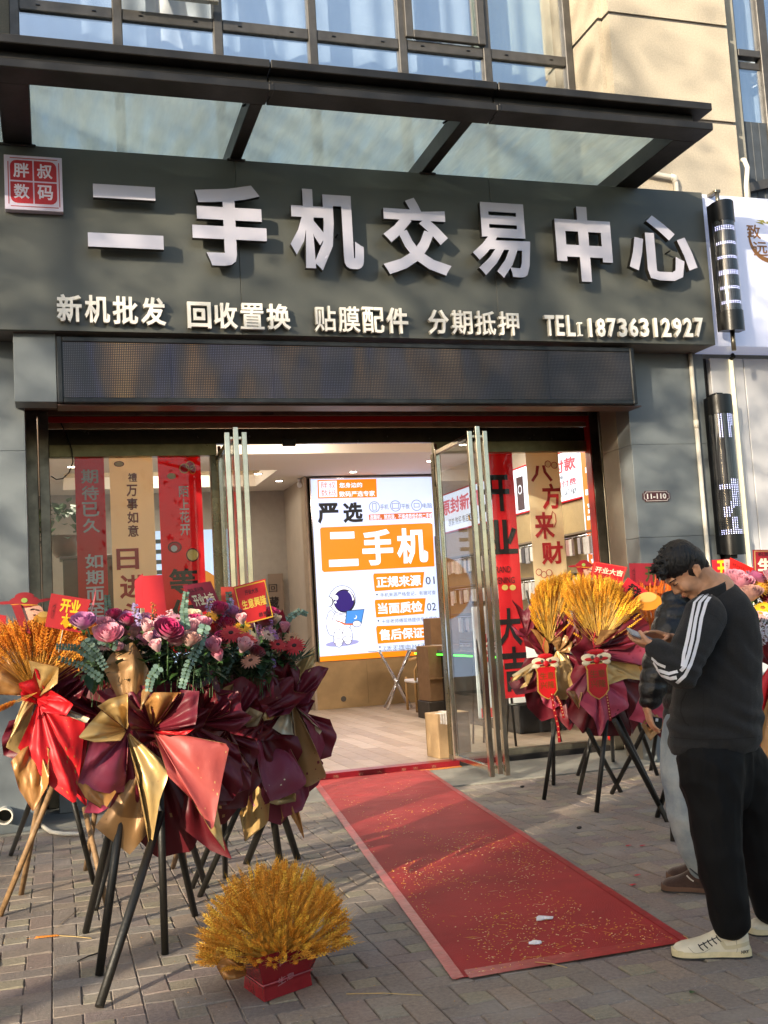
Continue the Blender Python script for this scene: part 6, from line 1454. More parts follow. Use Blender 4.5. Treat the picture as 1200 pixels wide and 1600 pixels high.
b_.ell(c+n*.006, .012, 8, 6); b_.build('gold_bow', mat('bow_gold', '#e8a818', .3, metal=.3), tg)
card('greeting_card', 'thin pink paper edge rising between the left card and the banner', [(148, 928), (151, 915), (146, 952), (141, 955)], Y1-.1, '#c86a70', [], CG)
card('greeting_card', 'dark red card partly hidden at the left frame edge', [(-12, 958), (10, 962), (8, 990), (-14, 985)], Y1, '#b02028', [], CG)
# plain festive topper: red hat, simple face, gold ingot and scroll
def topper(lab, px, py, s, Y, mirror=1, group=None):
    tg = thing('festive_topper', lab, 'decoration', tuple(at(px, py+28*s, Y)))
    def E_(dx, dy, w, h, m_, k, nm, rot=0):
        b_ = MB(); p = at(px+dx*s*mirror, py+dy*s, Y-.003*k); sc_ = (at(px+1, py, Y)-at(px, py, Y)).length*s; a = R(rot)
        u = Vector((math.cos(a), 0, math.sin(a))); v = Vector((-math.sin(a), 0, math.cos(a)))
        pts = [p+u*math.cos(6.283*j/20)*w*sc_+v*math.sin(6.283*j/20)*h*sc_ for j in range(20)]
        b_.prism(pts, (0, .0025, 0)); return b_.build(nm, m_, tg)
    fc = mat('topper_face', '#dca58c', .6); rd_ = mat('topper_red', '#8c141c', .5); gd = mat('topper_gold', '#cf9030', .35, metal=.2); dk = mat('topper_dark', '#2a1410', .5)
    E_(8, 8, 22, 14, fc, 1, 'face'); E_(0, -8, 24, 10, rd_, 2, 'hat'); E_(0, -16, 15, 7, rd_, 2.2, 'hat_crown'); E_(-30, -6, 13, 2.6, rd_, 2.4, 'hat_wing', 0); E_(30, -10, 13, 2.6, rd_, 2.4, 'hat_wing', 8)
    E_(0, -10, 5, 4, mat('topper_jade', '#8aa34a', .4), 3, 'jewel'); E_(0, -3, 22, 1.2, gd, 3, 'hat_band', -4); E_(12, 4, 4, 1, dk, 3, 'eye', 12); E_(20, 5, 4, 1, dk, 3, 'eye', -12); E_(16, 13, 3, 1, dk, 3, 'mouth')
    E_(30, 18, 16, 8, gd, 4, 'ingot'); E_(30, 12, 9, 5, mat('topper_gold2', '#e8b860', .3, metal=.2), 5, 'ingot_top')
    b_ = MB(); P = [at(px+a*s*mirror, py+b2*s, Y-.016) for a, b2 in ((-20, -2), (-6, -4), (10, 42), (-4, 40))]; b_.prism(P, (0, .003, 0)); b_.build('scroll', rd_, tg)
    return tg
topper('red hatted festive cut-out with gold ingot in the wheat at the left edge', 38, 948, 1.0, Y1-.1)

# ---------------- wheat basket on the pavement
bk = thing('wheat_basket', 'round bunch of golden wheat in a red paper wrapped block standing on the pavement', 'wheat bouquet', tuple(gz(420, 1550)))
P0, P1, P2 = gz(413, 1567), gz(488, 1540), gz(381, 1544); P3 = P1+P2-P0; cen = (P0+P1+P2+P3)/4
mr_ = mat('foil_red', '#8e1420', .25, var=.12, scale=8, bump=.35, bscale=14, coat=.4)
b_ = MB(); base = [P0, P1, P3, P2]; h1, h2 = .085, .165
def up_(p, z, k): return cen+(p-cen)*k+ZV*z
rows = [[up_(p, .002, 1.0) for p in base], [up_(p, .05, .96) for p in base], [up_(p, h1, 1.02) for p in base]]
for A, B in zip(rows, rows[1:]):
    for i in range(4): b_.quad(A[i], A[(i+1) % 4], B[(i+1) % 4], B[i])
b_.build('paper_block', mr_, bk)
# flared upper wrap, with seam and corner lift
b_ = MB(); n_ = 32; vs = []
def perim(t, z, k):
    s = (t*4) % 4; i = int(s) % 4; return up_(base[i].lerp(base[(i+1) % 4], s-int(s)), z, k)
for i in range(n_+1):
    t = i/n_
    for j in range(5):
        k = j/4; vs.append(perim(t, h1-.012+(.10+.02*math.sin(t*12.6+1))*k, 1.03+.30*k+.03*math.sin(t*25)*k))
b_.add(vs, [(i*5+j, (i+1)*5+j, (i+1)*5+j+1, i*5+j+1) for i in range(n_) for j in range(4)], 0, True); b_.build('paper_collar', mr_, bk)
for i, (A, k0, k1) in enumerate((((P0, P1), .1, .75),)):
    b_ = MB(); a_ = up_(P0.lerp(P1, .28), .045, 1.0)-YV*.006; text_into(b_, '生意', a_, P1-P0+ZV*.05, ZV, .09, .03, 0, .01); a_ = up_(P0.lerp(P1, .3), .13, 1.2)-YV*.018; text_into(b_, '吉', a_, P1-P0+ZV*.08, ZV, .045, .04, 0, .0); b_.build('print', mat('foil_print', '#a86a70', .4), bk)
b_ = MB(); b_.tube([up_(p, h1-.02, 1.03) for p in (P2, P0, P1)], .0035, 6); b_.build('tape', mat('clear_tape', '#a8505a', .2), bk)
sheet(bk, (385, 1520), cen.y-.08, [(372, 1495, 0), (350, 1492, -.02), (339, 1512, -.03), (350, 1531, -.03), (372, 1530, -.02)], 'O', 'M', .05, 7, 2)
def basket_tips(q):
    while True:
        v = Vector((q.gauss(0, 1), q.gauss(0, 1), q.gauss(.25, .9))).normalized()
        if v.z > -.06+.10*max(0, -v.y): break
    r = q.uniform(.66, 1.0) if q.random() < .35 else q.uniform(.88, 1.0)
    return cen+ZV*.15+Vector((v.x*.335, v.y*.27, v.z*.36+.0))*r
wheat(bk, cen+ZV*.1, basket_tips, 900, 3, ('#f0b848', '#d8962c', '#dcae50'), 7, spread=.075, L_=.066)

# ---------------- right group: two wheat stands in front
def plaque(tg_y, px, py, sc_, Y, lab, dim):
    tg = thing('hanging_plaque', lab, 'plaque', tuple(at(px, py, Y)), 'plaques hanging on the right wheat stands')
    u = (at(px+1, py, Y)-at(px, py, Y)).length*sc_; p = at(px, py, Y)
    def pt(x, z): return p+XV*x*u-ZV*z*u
    gd = mat('plaque_gold', '#d8b45c', .3, metal=.5); rd_ = mat('plaque_red', '#b8181e', .45)
    out = [(-16, 0), (16, 0), (18, 4), (16, 8), (17, 38), (12, 44), (6, 48), (0, 51), (-6, 48), (-12, 44), (-17, 38), (-16, 8), (-18, 4)]
    b_ = MB(); b_.prism([pt(x, z) for x, z in out], (0, .004, 0)); b_.build('gold_edge', gd, tg)
    b_ = MB(); b_.prism([pt(x*.88, z*.95+1) for x, z in out]+[], (0, .002, 0)); o = b_.build('red_field', rd_, tg); o.location.y -= .003
    b_ = MB(); t_ = mat('plaque_text', '#7a4a22' if dim else '#e8cf7a', .3, metal=.3)
    text_into(b_, '生意', pt(-12, 20)-YV*.005, XV, ZV, 24*u, 11*u, 0, .01); text_into(b_, '兴隆', pt(-12, 34)-YV*.005, XV, ZV, 24*u, 11*u, 0, .01); b_.build('lettering', t_, tg)
    b_ = MB()
    for sg_ in (-1, 1): b_.ell(pt(sg_*12, -8)-YV*.003, (12*u, .004, 6*u), 14, 6, 0); b_.ell(pt(sg_*11, -6)-YV*.006, (8*u, .003, 2.6*u), 12, 5, 2); b_.ell(pt(sg_*7, -8)-YV*.009, (2.6*u, .003, 2.6*u), 10, 5, 1); b_.ell(pt(sg_*16, -1), (7*u, .006, 4*u), 10, 5, 0)
    b_.ell(pt(0, -4)-YV*.01, (5*u, .008, 5*u), 10, 5, 2); b_.ell(pt(0, -16)-YV*.004, (14*u, .006, 4*u), 12, 5, 2)
    b_.build('lion_mask', [mat('mask_white', '#d8c8a8', .5), mat('mask_eye', '#5a5048', .3), rd_], tg)
    b_ = MB(); b_.tube([pt(0, -16), pt(-3, -30), pt(2, -44)], .003, 5); b_.build('cord', rd_, tg)
Y6 = 7.7
s6_ = thing('wheat_stand', 'left front wheat stand by the right window, with a dull red plaque', 'flower stand', tuple(gz(870, 1240)))
for ft, tp in (((850, 1250), (868, 1125)), ((865, 1226), (864, 1125)), ((904, 1242), (930, 1125))): leg(s6_, ft, tp, Y6+.1, .017)
S6 = [((860, 1018), [(795, 1066, .05), (806, 1086, .03), (838, 1080, 0), (845, 1045, 0)], 'M', 'G', .05, 2), ((835, 1040), [(796, 1068, -.06), (800, 1058, -.06), (818, 1056, -.08), (825, 1072, -.08), (812, 1076, -.06)], 'G', 'W', .02, 1),
      ((872, 1020), [(842, 1080, .05), (850, 1100, .05), (880, 1120, .02), (912, 1110, .03), (905, 1050, .05)], 'P', 'T', .04, 3), ((868, 1060), [(842, 1082, -.04), (848, 1100, -.04), (862, 1108, -.03), (880, 1100, -.05)], 'K', 'P', .03, 2),
      ((880, 1085), [(862, 1098, 0), (878, 1128, -.02), (889, 1142, -.02), (909, 1116, 0), (905, 1098, 0)], 'D', 'P', .04, 2), ((870, 1018), [(852, 1060, -.02), (868, 1093, -.05), (886, 1093, -.06), (902, 1062, -.05), (890, 1025, 0)], 'G', 'T', .06, 2),
      ((850, 1024), [(800, 1055, -.05), (808, 1065, -.05), (838, 1040, -.06)], 'W', 'G', .01, 1), ((822, 992), [(800, 937, .02), (820, 955, 0), (831, 938, 0), (836, 975, -.02)], 'M', 'P', .05, 2), ((822, 995), [(799, 977, 0), (806, 992, 0), (820, 998, 0)], 'K', 'M', .02, 1),
      ((856, 1024), [(828, 975, 0), (838, 968, .03), (868, 970, .03), (868, 1008, -.02)], 'D', 'M', .04, 3), ((854, 1024), [(828, 982, -.06), (840, 985, -.08), (856, 1005, -.08)], 'O', 'M', .05, 1), ((852, 1024), [(830, 985, -.02), (826, 1000, -.04), (838, 1022, -.04)], 'M', 'O', .03, 1),
      ((868, 1012), [(866, 980, 0), (870, 934, 0), (884, 940, -.02), (892, 960, 0), (890, 1000, 0)], 'M', 'K', .05, 2), ((870, 1004), [(867, 985, -.05), (872, 952, -.05), (880, 972, -.06)], 'K', 'M', .02, 1), ((872, 1018), [(862, 1002, -.06), (880, 990, -.06), (896, 1000, -.05), (890, 1020, -.05)], 'T', 'G', .03, 3)]
for i, (pn, ed, a, b2, bl, fo) in enumerate(S6): sheet(s6_, pn, Y6, ed, a, b2, bl, 160+i, fo)
wheat(s6_, at(858, 1005, Y6), fan(0, 0, Y6, 828, 892, interp([(828, 928), (845, 908), (870, 897), (892, 893)]), .15, .26), 420, 6, WYEL)
Y7 = 7.2
s7_ = thing('wheat_stand', 'right front wheat stand by the right window, with a bright red plaque', 'flower stand', tuple(gz(935, 1250)))
for ft, tp in (((932, 1270), (948, 1120)), ((1043, 1285), (965, 1120)), ((903, 1211), (935, 1120)), ((956, 1240), (1012, 1130)), ((970, 1238), (918, 1140)), ((958, 1190), (955, 1120))): leg(s7_, ft, tp, Y7+(.05 if ft[1] > 1225 else .5), .0175)
S7 = [((915, 1060), [(900, 1100, .1), (925, 1150, .1), (985, 1150, .12), (1005, 1075, .1)], 'D', 'M', 0, 4), ((925, 1040), [(884, 1078, 0), (886, 1085, -.02), (908, 1106, -.02), (926, 1070, -.04)], 'P', 'T', .05, 2), ((900, 1080), [(884, 1079, -.05), (895, 1096, -.06), (904, 1108, -.05), (910, 1082, -.05)], 'T', 'G', .02, 1),
      ((928, 1060), [(905, 1100, -.08), (926, 1122, -.12), (936, 1153, -.12), (948, 1126, -.12), (985, 1105, -.1), (972, 1060, -.06)], 'K', 'M', .08, 4), ((918, 1022), [(935, 1062, -.05), (952, 1070, -.08), (978, 1060, -.08), (1008, 1064, -.05), (1000, 1032, -.03)], 'G', 'O', .06, 2),
      ((960, 1060), [(975, 1100, 0), (990, 1148, 0), (1004, 1120, 0), (1006, 1070, 0)], 'D', 'M', .03, 2), ((915, 1012), [(917, 978, -.04), (940, 958, -.02), (976, 978, -.02), (950, 1008, -.05)], 'M', 'P', .06, 3), ((912, 1014), [(900, 990, -.02), (894, 948, .02), (902, 965, .02), (920, 985, 0)], 'D', 'W', .03, 3),
      ((925, 1014), [(952, 1000, -.1), (955, 985, -.08), (975, 970, -.05), (994, 957, -.03), (1015, 976, -.03), (1008, 1000, -.05), (975, 1015, -.1)], 'D', 'T', .08, 4), ((930, 1014), [(938, 985, -.14), (970, 983, -.16), (950, 1002, -.16)], 'T', 'M', .03, 2),
      ((918, 1018), [(930, 1028, -.08), (1008, 1040, -.08), (1010, 1000, -.05), (965, 1008, -.1)], 'P', 'M', .06, 3), ((990, 1018), [(1012, 1004, -.03), (1012, 1062, -.03), (1000, 1050, -.04)], 'O', 'T', .02, 1), ((915, 1016), [(908, 1030, -.1), (930, 1035, -.12), (950, 1015, -.12)], 'P', 'W', .03, 2)]
for i, (pn, ed, a, b2, bl, fo) in enumerate(S7): sheet(s7_, pn, Y7, ed, a, b2, bl, 190+i, fo)
wheat(s7_, at(935, 1010, Y7), fan(0, 0, Y7, 880, 1002, interp([(880, 905), (905, 897), (940, 900), (975, 912), (1002, 935)]), .16, .28), 640, 7, WYEL)
plaque(0, 853, 1041, .92, Y6-.2, 'dull red plaque with a white lion mask hanging on the left wheat stand', True); plaque(0, 932, 1036, 1.0, Y7-.22, 'bright red plaque with gold characters and gold edge hanging on the right wheat stand', False)
for lab, pts, Y_ in (('red ribbon with gold dots hanging below the dull red plaque', [(862, 1085), (866, 1110), (872, 1135), (874, 1160)], Y6-.22), ('narrow red ribbon with print hanging below the bright plaque', [(948, 1085), (951, 1105), (954, 1126)], Y7-.24), ('thin red ribbon with dots beside the dull red plaque ribbon', [(870, 1088), (876, 1100), (881, 1122)], Y6-.2)):
    tg = thing('ribbon', lab, 'ribbon', tuple(at(*pts[0], Y_))); b_ = MB(); P = [at(x, y, Y_) for x, y in pts]; w_ = .011; n_ = len(P)
    for dy_ in (0, .001): b_.add([p+XV*s_+YV*dy_ for p in P for s_ in (-w_, w_)], [(2*i, 2*i+1, 2*i+3, 2*i+2) if not dy_ else (2*i, 2*i+2, 2*i+3, 2*i+1) for i in range(n_-1)])
    b_.build('band', mat('ribbon_red', '#8a0f1c', .4), tg); b_ = MB()
    for k in range(9): s = k/9*(n_-1); i = int(s); b_.disc(P[i].lerp(P[i+1], s-i)-YV*.001, XV, ZV, .0055, 8)
    b_.build('print', mat('ribbon_print', '#c89a6a', .4), tg)
more_paper(s6_, 868, 1025, Y6+.1, 4, 2, 48, MC, 16, (60, 100), 10); more_paper(s7_, 945, 1030, Y7+.14, 5, 4, 62, MC, 17, (75, 120), 26)
# stand behind with orange wheat
Y8 = 8.0
s8_ = thing('wheat_stand', 'stand of deep orange wheat behind the right wheat stands, half hidden by the puffer jacket', 'flower stand', tuple(gz(1030, 1210)))
for ft, tp in (((1027, 1211), (990, 1110)), ((1017, 1204), (1030, 1110)), ((1055, 1200), (1020, 1110))): leg(s8_, ft, tp, Y8+.1, .017)
for i, (pn, ed, a, b2, bl, fo) in enumerate([((1020, 1030), [(985, 1110), (1020, 1150), (1060, 1110)], 'P', 'T', .05, 3), ((1022, 1030), [(985, 985), (1010, 970), (1050, 975), (1070, 1000)], 'M', 'T', .05, 3)]): sheet(s8_, pn, Y8, ed, a, b2, bl, 220+i, fo)
wheat(s8_, at(1020, 1015, Y8), fan(0, 0, Y8, 968, 1062, interp([(968, 925), (1000, 908), (1040, 903), (1062, 915)]), .15, .28), 420, 8, WORG)
Y9 = 6.1
s9_ = thing('flower_stand', 'flower stand on crossed black poles behind the light jeans, pink and tan wrap', 'flower stand', tuple(gz(1050, 1310)))
for ft, tp in (((1027, 1277), (1062, 1160)), ((1040, 1278), (960, 1125)), ((1052, 1315), (1048, 1160))): leg(s9_, ft, tp, Y9+.3, .018)
for i, (pn, ed, a, b2, bl, fo) in enumerate([((1010, 1070), [(985, 1124), (1012, 1132), (1045, 1125), (1040, 1080)], 'K', 'P', .03, 1), ((1020, 1110), [(1003, 1133), (1018, 1158), (1040, 1128)], 'T', 'O', .02, 1), ((1030, 1080), [(1000, 1100, .05), (1010, 1130, .05), (1060, 1180, .05), (1090, 1120, .05)], 'M', 'P', .0, 3)]): sheet(s9_, pn, Y9+.25, ed, a, b2, bl, 230+i, fo)
# right edge flower stand behind the man
YA = 6.2
sa_ = thing('flower_stand', 'flower stand with yellow and white blooms at the right edge behind the track jacket', 'flower stand', tuple(gz(1210, 1290)))
for ft, tp in (((1190, 1310), (1215, 1150)), ((1222, 1290), (1180, 1150)), ((1250, 1300), (1212, 1150))): leg(sa_, ft, tp, YA+.1, .018)
for i, (pn, ed, a, b2, bl, fo) in enumerate([((1205, 1040), [(1165, 1090), (1172, 1200), (1230, 1215), (1260, 1100)], 'R', 'O', .05, 3), ((1208, 1040), [(1190, 1120, -.08), (1194, 1215, -.08), (1206, 1232, -.08), (1240, 1130, -.08)], 'O', 'T', .05, 2), ((1205, 1040), [(1160, 1020), (1168, 960), (1230, 960), (1250, 1000)], 'D', 'T', .05, 3)]): sheet(sa_, pn, YA, ed, a, b2, bl, 240+i, fo)
foliage(sa_, 260, 9, 1160, 1245, 925, 1010, YA-.1, YA+.25)
for px, py, r, dy, c_, cn in ((1182, 921, 13, 0, '#e5a51a', '#8a5a10'), (1196, 915, 13, .05, '#e5a51a', '#8a5a10'), (1192, 951, 12, -.05, '#e8b020', '#8a5a10'), (1188, 960, 11, -.08, '#d8a8a0', '#c08020')): flower(sa_, 'gerbera', px, py, r, YA+dy, c_, int(px), None, cn)
for k_, px, py, r, dy, c_ in (('rose', 1173, 929, 11, -.05, BEI), ('rose', 1159, 912, 11, .05, PNK), ('rose', 1150, 905, 11, .1, PNK), ('rose', 1164, 920, 8, .05, '#a3102c'), ('rose', 1203, 935, 10, 0, MAG), ('rose', 1180, 905, 10, .1, '#a05078'), ('rose', 1212, 905, 12, 0, PNK)): flower(sa_, k_, px, py, r, YA+dy, c_, int(px))
for px, py in ((1192, 975), (1200, 985), (1188, 992), (1196, 965), (1205, 970), (1194, 1000)): flower(sa_, 'statice', px, py, 6, YA-.1, '#dfe0ec', int(px))
# cards of the right group
card('greeting_card', 'red card with white brush characters standing in the front right wheat', [(928, 877), (980, 886), (971, 914), (922, 902)], Y7+.15, '#c81e28', [('开业大吉', .08, .35, .84, .38, '#f2e2c0', .03)], CG, '#e85a4a')
tg, O, ux, uz, n = card('greeting_card', 'small red card turned on its corner with one big black character', [(981, 902), (1013, 925), (998, 949), (968, 922)], Y7-.05, '#cc222e', [('發', .18, .12, .62, .76, '#1a0c0e', .03)], CG)
ig = thing('gold_ingot', 'gold ingot cut-out on the edge of the orange wheat', 'decoration', tuple(at(1012, 945, Y7-.08)))
for (dx, dy, w, h, c_, k) in ((0, 0, 22, 12, '#d98c2c', 0), (0, -7, 14, 7, '#e8b060', 1)):
    p = at(1012+dx, 940+dy, Y7-.08-.004*k); u = (at(1013, 940, Y7)-at(1012, 940, Y7)).length; b_ = MB(); b_.prism([p+XV*math.cos(6.283*j/22)*w*u+ZV*(math.sin(6.283*j/22)*h*u) for j in range(22)], (0, .003, 0)); b_.build('ingot', mat('ingot_'+c_[1:], c_, .4), ig)
topper('red hatted festive cut-out behind the right wheat stands by the window', 912, 888, .55, Y7+.3)
card('greeting_card', 'dark red card with green black brush character behind the right wheat', [(983, 880), (1030, 880), (1030, 915), (985, 915)], Y8-.1, '#8e1c28', [('开', .5, .15, .4, .7, '#3c4418', .03), ('八方来财', .06, .2, .12, .6, '#4a1014', .0)], CG)
card('greeting_card', 'red card with a tall yellow character right of the dark hair', [(1112, 875), (1143, 873), (1146, 904), (1116, 906)], YA+.4, '#c02630', [('开', .22, .1, .62, .85, '#f0d020', .04)], CG)
card('greeting_card', 'pale pink strip card with black writing beside the yellow character', [(1131, 874), (1140, 874), (1142, 902), (1133, 903)], YA+.38, '#d8b0a8', [('生意兴隆', .3, .08, .4, .8, '#1a0c0e', .0)], CG)
card('greeting_card', 'slanted bright red card with handwritten black lines behind the shoulder', [(1141, 871), (1178, 888), (1174, 920), (1138, 908)], YA+.3, '#d8221e', [('祝贺开业大吉', .1, .7, .5, .14, '#1a0c0e', .0), ('生意兴隆', .4, .45, .5, .14, '#1a0c0e', .0), ('生意兴隆', .1, .12, .6, .16, '#b88018', .01)], CG)
card('greeting_card', 'square maroon card with cream character at the right frame edge', [(1176, 859), (1240, 859), (1240, 909), (1178, 909)], YA+.2, '#9c1828', [('生意', .1, .32, .75, .42, '#f0e6c8', .045), ('祝贺 开业', .12, .8, .6, .12, '#1a0c0e', .01), ('户纳新财', .04, .08, .8, .16, '#1a0c0e', .01)], CG, '#c89a60')
# ================================================================== PEOPLE
M['skin'] = mat('skin', '#c99674', .52, var=.10, scale=22, bump=.10, bscale=260)
M['hair'] = mat('hair_black', '#0c0a0a', .5, bump=.6, bscale=120, bstretch=(1, 1, .25))
def caps(b_, a, ra, c, rc, n=14):
    a, c = Vector(a), Vector(c); d = c-a; L_ = d.length; d = d/L_ if L_ > 1e-6 else ZV
    pts, rs = [], []
    for k in range(1, 5): an = k*math.pi/8; pts.append(a-d*ra*math.cos(an)); rs.append(ra*math.sin(an))
    pts += [a, c]; rs += [ra, rc]
    for k in range(3, 0, -1): an = k*math.pi/8; pts.append(c+d*rc*math.cos(an)); rs.append(rc*math.sin(an))
    b_.tube(pts, rs, n)
def chain(b_, pts): 
    for (a, ra), (c, rc) in zip(pts, pts[1:]): caps(b_, a, ra, c, rc)
def remesh(b_, name, mats, voxel, smooth=4, disp=None, parent=None):
    me = b_.mesh('tmp', mats); o = bpy.data.objects.new('tmp', me); SC.collection.objects.link(o)
    r = o.modifiers.new('r', 'REMESH'); r.mode = 'VOXEL'; r.voxel_size = voxel; r.use_smooth_shade = True
    if smooth: s = o.modifiers.new('s', 'SMOOTH'); s.factor = .5; s.iterations = smooth
    m2 = bpy.data.meshes.new_from_object(o.evaluated_get(bpy.context.evaluated_depsgraph_get())); bpy.data.objects.remove(o); bpy.data.meshes.remove(me)
    if disp:
        m2.update(); ns = [v.normal.copy() for v in m2.vertices]
        for v, n in zip(m2.vertices, ns): v.co += n*disp(v.co)
    m2.materials.clear(); m2.materials.append(mats if not isinstance(mats, (list, tuple)) else mats[0])
    m2.polygons.foreach_set('use_smooth', [True]*len(m2.polygons)); m2.name = name; m2.update()
    o = bpy.data.objects.new(name, m2); SC.collection.objects.link(o)
    if parent: o.parent = parent
    return o
def bvh(o): return BVHTree.FromPolygons([v.co.copy() for v in o.data.vertices], [tuple(p.vertices) for p in o.data.polygons])
def hit(tree_, px, py):
    d = ray(px, py).normalized(); r = tree_.ray_cast(CAM, d); return (r[0], r[1] if r[1].dot(d) < 0 else -r[1]) if r[0] else (None, None)
def strip_on(tree_, pts, w, name, m_, parent, off=.002):      # band lying on a garment
    P = []
    q = []
    for (a, c) in zip(pts, pts[1:]):
        for k in range(6): q.append((a[0]+(c[0]-a[0])*k/6, a[1]+(c[1]-a[1])*k/6))
    q.append(pts[-1]); ok = []
    for x, y in q:
        h_, n = hit(tree_, x, y)
        if h_: ok.append((h_, n))
    if len(ok) < 3: return None
    b_ = MB(); vs = []; nx = 5
    for i, (h_, n) in enumerate(ok):
        t = (ok[min(i+1, len(ok)-1)][0]-ok[max(i-1, 0)][0]).normalized(); s = t.cross(n).normalized()
        for j in range(nx):
            p = h_+s*w*(j/(nx-1)-.5); r = tree_.find_nearest(p); n_ = r[1] if r[1].dot(n) > 0 else -r[1]; vs.append(r[0]+n_*off)
    b_.add(vs, [(i*nx+j, i*nx+j+1, (i+1)*nx+j+1, (i+1)*nx+j) for i in range(len(ok)-1) for j in range(nx-1)], 0, True)
    return b_.build(name, m_, parent)
def nz(p, f, s=0): return noise.noise(Vector((p.x*f+s, p.y*f, p.z*f)))
def head(b_, Hc, F, U, k=1.0):
    S = F.cross(U).normalized(); Mx = Matrix((F, U, S)).transposed()
    def P(f, u, s): return Hc+(F*f+U*u+S*s)*k
    def e_(c, r): b_.ell(P(*c), tuple(x*k for x in r), 16, 11, 0, Mx)
    e_((-.012, .03, 0), (.098, .088, .077)); e_((.032, -.03, 0), (.062, .088, .062)); e_((.02, -.082, 0), (.058, .036, .052)); e_((.066, -.105, 0), (.024, .02, .026))
    caps(b_, P(.088, .005, 0), .009*k, P(.105, -.036, 0), .012*k); e_((.098, -.042, .011), (.010, .009, .009)); e_((.098, -.042, -.011), (.010, .009, .009))
    e_((.082, .018, 0), (.02, .014, .046)); e_((.088, -.068, 0), (.013, .008, .024)); e_((.085, -.08, 0), (.013, .009, .021))
    def ear_(s):
        a = R(34); eu = (U*math.cos(a)-F*math.sin(a)).normalized(); ef = (F*math.cos(a)+U*math.sin(a)).normalized(); E3 = Matrix((ef, eu, S)).transposed(); c = P(-.012, -.022, s*.078)
        def q_(f, u, w, r): b_.ell(c+(ef*f+eu*u+S*(s*w))*k, tuple(x*k for x in r), 12, 9, 0, E3)
        q_(0, 0, .006, (.017, .028, .009)); q_(-.012, .004, .016, (.007, .026, .006)); q_(-.002, .024, .015, (.014, .007, .006)); q_(.004, -.024, .010, (.009, .011, .006)); q_(.010, -.002, .010, (.005, .010, .005))
    for s in (-1, 1):
        e_((.06, -.04, s*.038), (.03, .032, .026)); ear_(s); e_((.078, -.004, s*.032), (.012, .010, .014))
    return P, Mx
def hand(b_, wrist, palm, dirF, nrm, k=1.0, curl=.6, thumb=1, spread=.018):
    """palm block, four unequal bent fingers and a thumb from its side"""
    f = dirF.normalized(); n = (nrm-f*nrm.dot(f)).normalized(); s = f.cross(n)
    caps(b_, wrist, .026*k, palm-f*.03*k, .024*k)
    for j in range(4): o = s*(j-1.5)*spread*k; caps(b_, palm-f*.04*k+o*.7, .015*k, palm+f*.035*k+o, .0115*k)
    for j, L_ in enumerate((.068, .078, .073, .056)):
        p = palm+f*.038*k+s*(j-1.5)*spread*k*1.1; d = f
        for seg in range(3):
            ln = L_*k*(.45, .32, .25)[seg]; a = curl*(.6+.25*seg); d = (d*math.cos(a)+n*math.sin(a)).normalized(); e = p+d*ln
            caps(b_, p, (.0095, .0085, .0078)[seg]*k, e, (.0088, .008, .007)[seg]*k, 10); p = e
    t0 = palm-f*.03*k-s*thumb*.026*k; t1 = t0+(f*.55-s*thumb*.5+n*.5).normalized()*.038*k; t2 = t1+(f*.75+n*.6+s*thumb*.15).normalized()*.032*k
    caps(b_, t0, .014*k, t1, .0105*k, 10); caps(b_, t1, .0105*k, t2, .009*k, 10)

# ---------------- person 1: dark track jacket with three white stripes, looking down at a phone
YP = 4.12; u1 = (at(1101, 1000, YP)-at(1100, 1000, YP)).length
def A1(x, y, dy=0): return at(x, y, YP+dy)
F1_ = Vector((-.64, .20, -.74)).normalized(); U1_ = Vector((-.75, .12, .66)); U1_ = (U1_-F1_*U1_.dot(F1_)).normalized()
Hc = A1(1069, 889)
b_ = MB(); PH, MX = head(b_, Hc, F1_, U1_, .98)
nb_ = A1(1118, 925); caps(b_, PH(-.03, -.035, 0), .058, nb_, .066); caps(b_, PH(.0, -.07, 0), .05, A1(1105, 935), .06)
chain(b_, [(nb_, .09), (A1(1128, 985), .13), (A1(1122, 1060), .14), (A1(1118, 1130), .15), (A1(1120, 1175), .14)])
hipL, hipR = A1(1106, 1195, -.07), A1(1152, 1190, .08)
kneeL, kneeR = A1(1119, 1330, -.1), A1(1186, 1320, .1); ankL = gz(1146, 1462, .10); ankL = Vector((A1(1147, 1468, -.06).x, YP-.07, .10)); ankR = Vector((at(1205, 1440, 4.22).x, 4.22, .10))
chain(b_, [(A1(1118, 1172, -.04), .11), (hipL, .085), (kneeL, .058), (ankL, .042)]); chain(b_, [(A1(1122, 1172, .05), .11), (hipR, .085), (kneeR, .058), (ankR, .042)])
hl_, tl_ = gz(1184, 1498, 0.0), gz(1059, 1499, 0.0); hl_ = Vector((hl_.x, hl_.y+.045, 0)); tl_ = Vector((tl_.x, tl_.y+.045, 0)); fl0 = gz(1100, 1498, 0); footL = Vector((fl0.x, fl0.y+.045, .045)); footR = Vector((gz(1205, 1463, 0).x, gz(1205, 1463, 0).y+.045, .045)); ankL = hl_.lerp(tl_, .27)+ZV*.10; footL = hl_.lerp(tl_, .72)+ZV*.04; ankR = Vector((gz(1240, 1462, 0).x, gz(1240, 1462, 0).y+.045, .10))
caps(b_, ankL-ZV*.035, .03, footL, .024); caps(b_, ankR-ZV*.035, .03, footR, .024)
shL, elL, wrL = A1(1101, 962, -.13), A1(1066, 1050, -.22), A1(1024, 1011, -.12)
shR, elR, wrR = A1(1112, 965, .17), A1(1064, 1040, .20), A1(1050, 999, .03)
chain(b_, [(shL, .055), (elL, .042), (wrL, .027)]); chain(b_, [(shR, .055), (elR, .042), (wrR, .027)])
pdir = (A1(987, 988)-A1(1024, 1004)).normalized()
hand(b_, wrL, A1(1009, 1006, -.09), (A1(992, 1004, -.03)-A1(1012, 1006, -.09)), Vector((0.2, .5, .8)), .92, .55, 1)
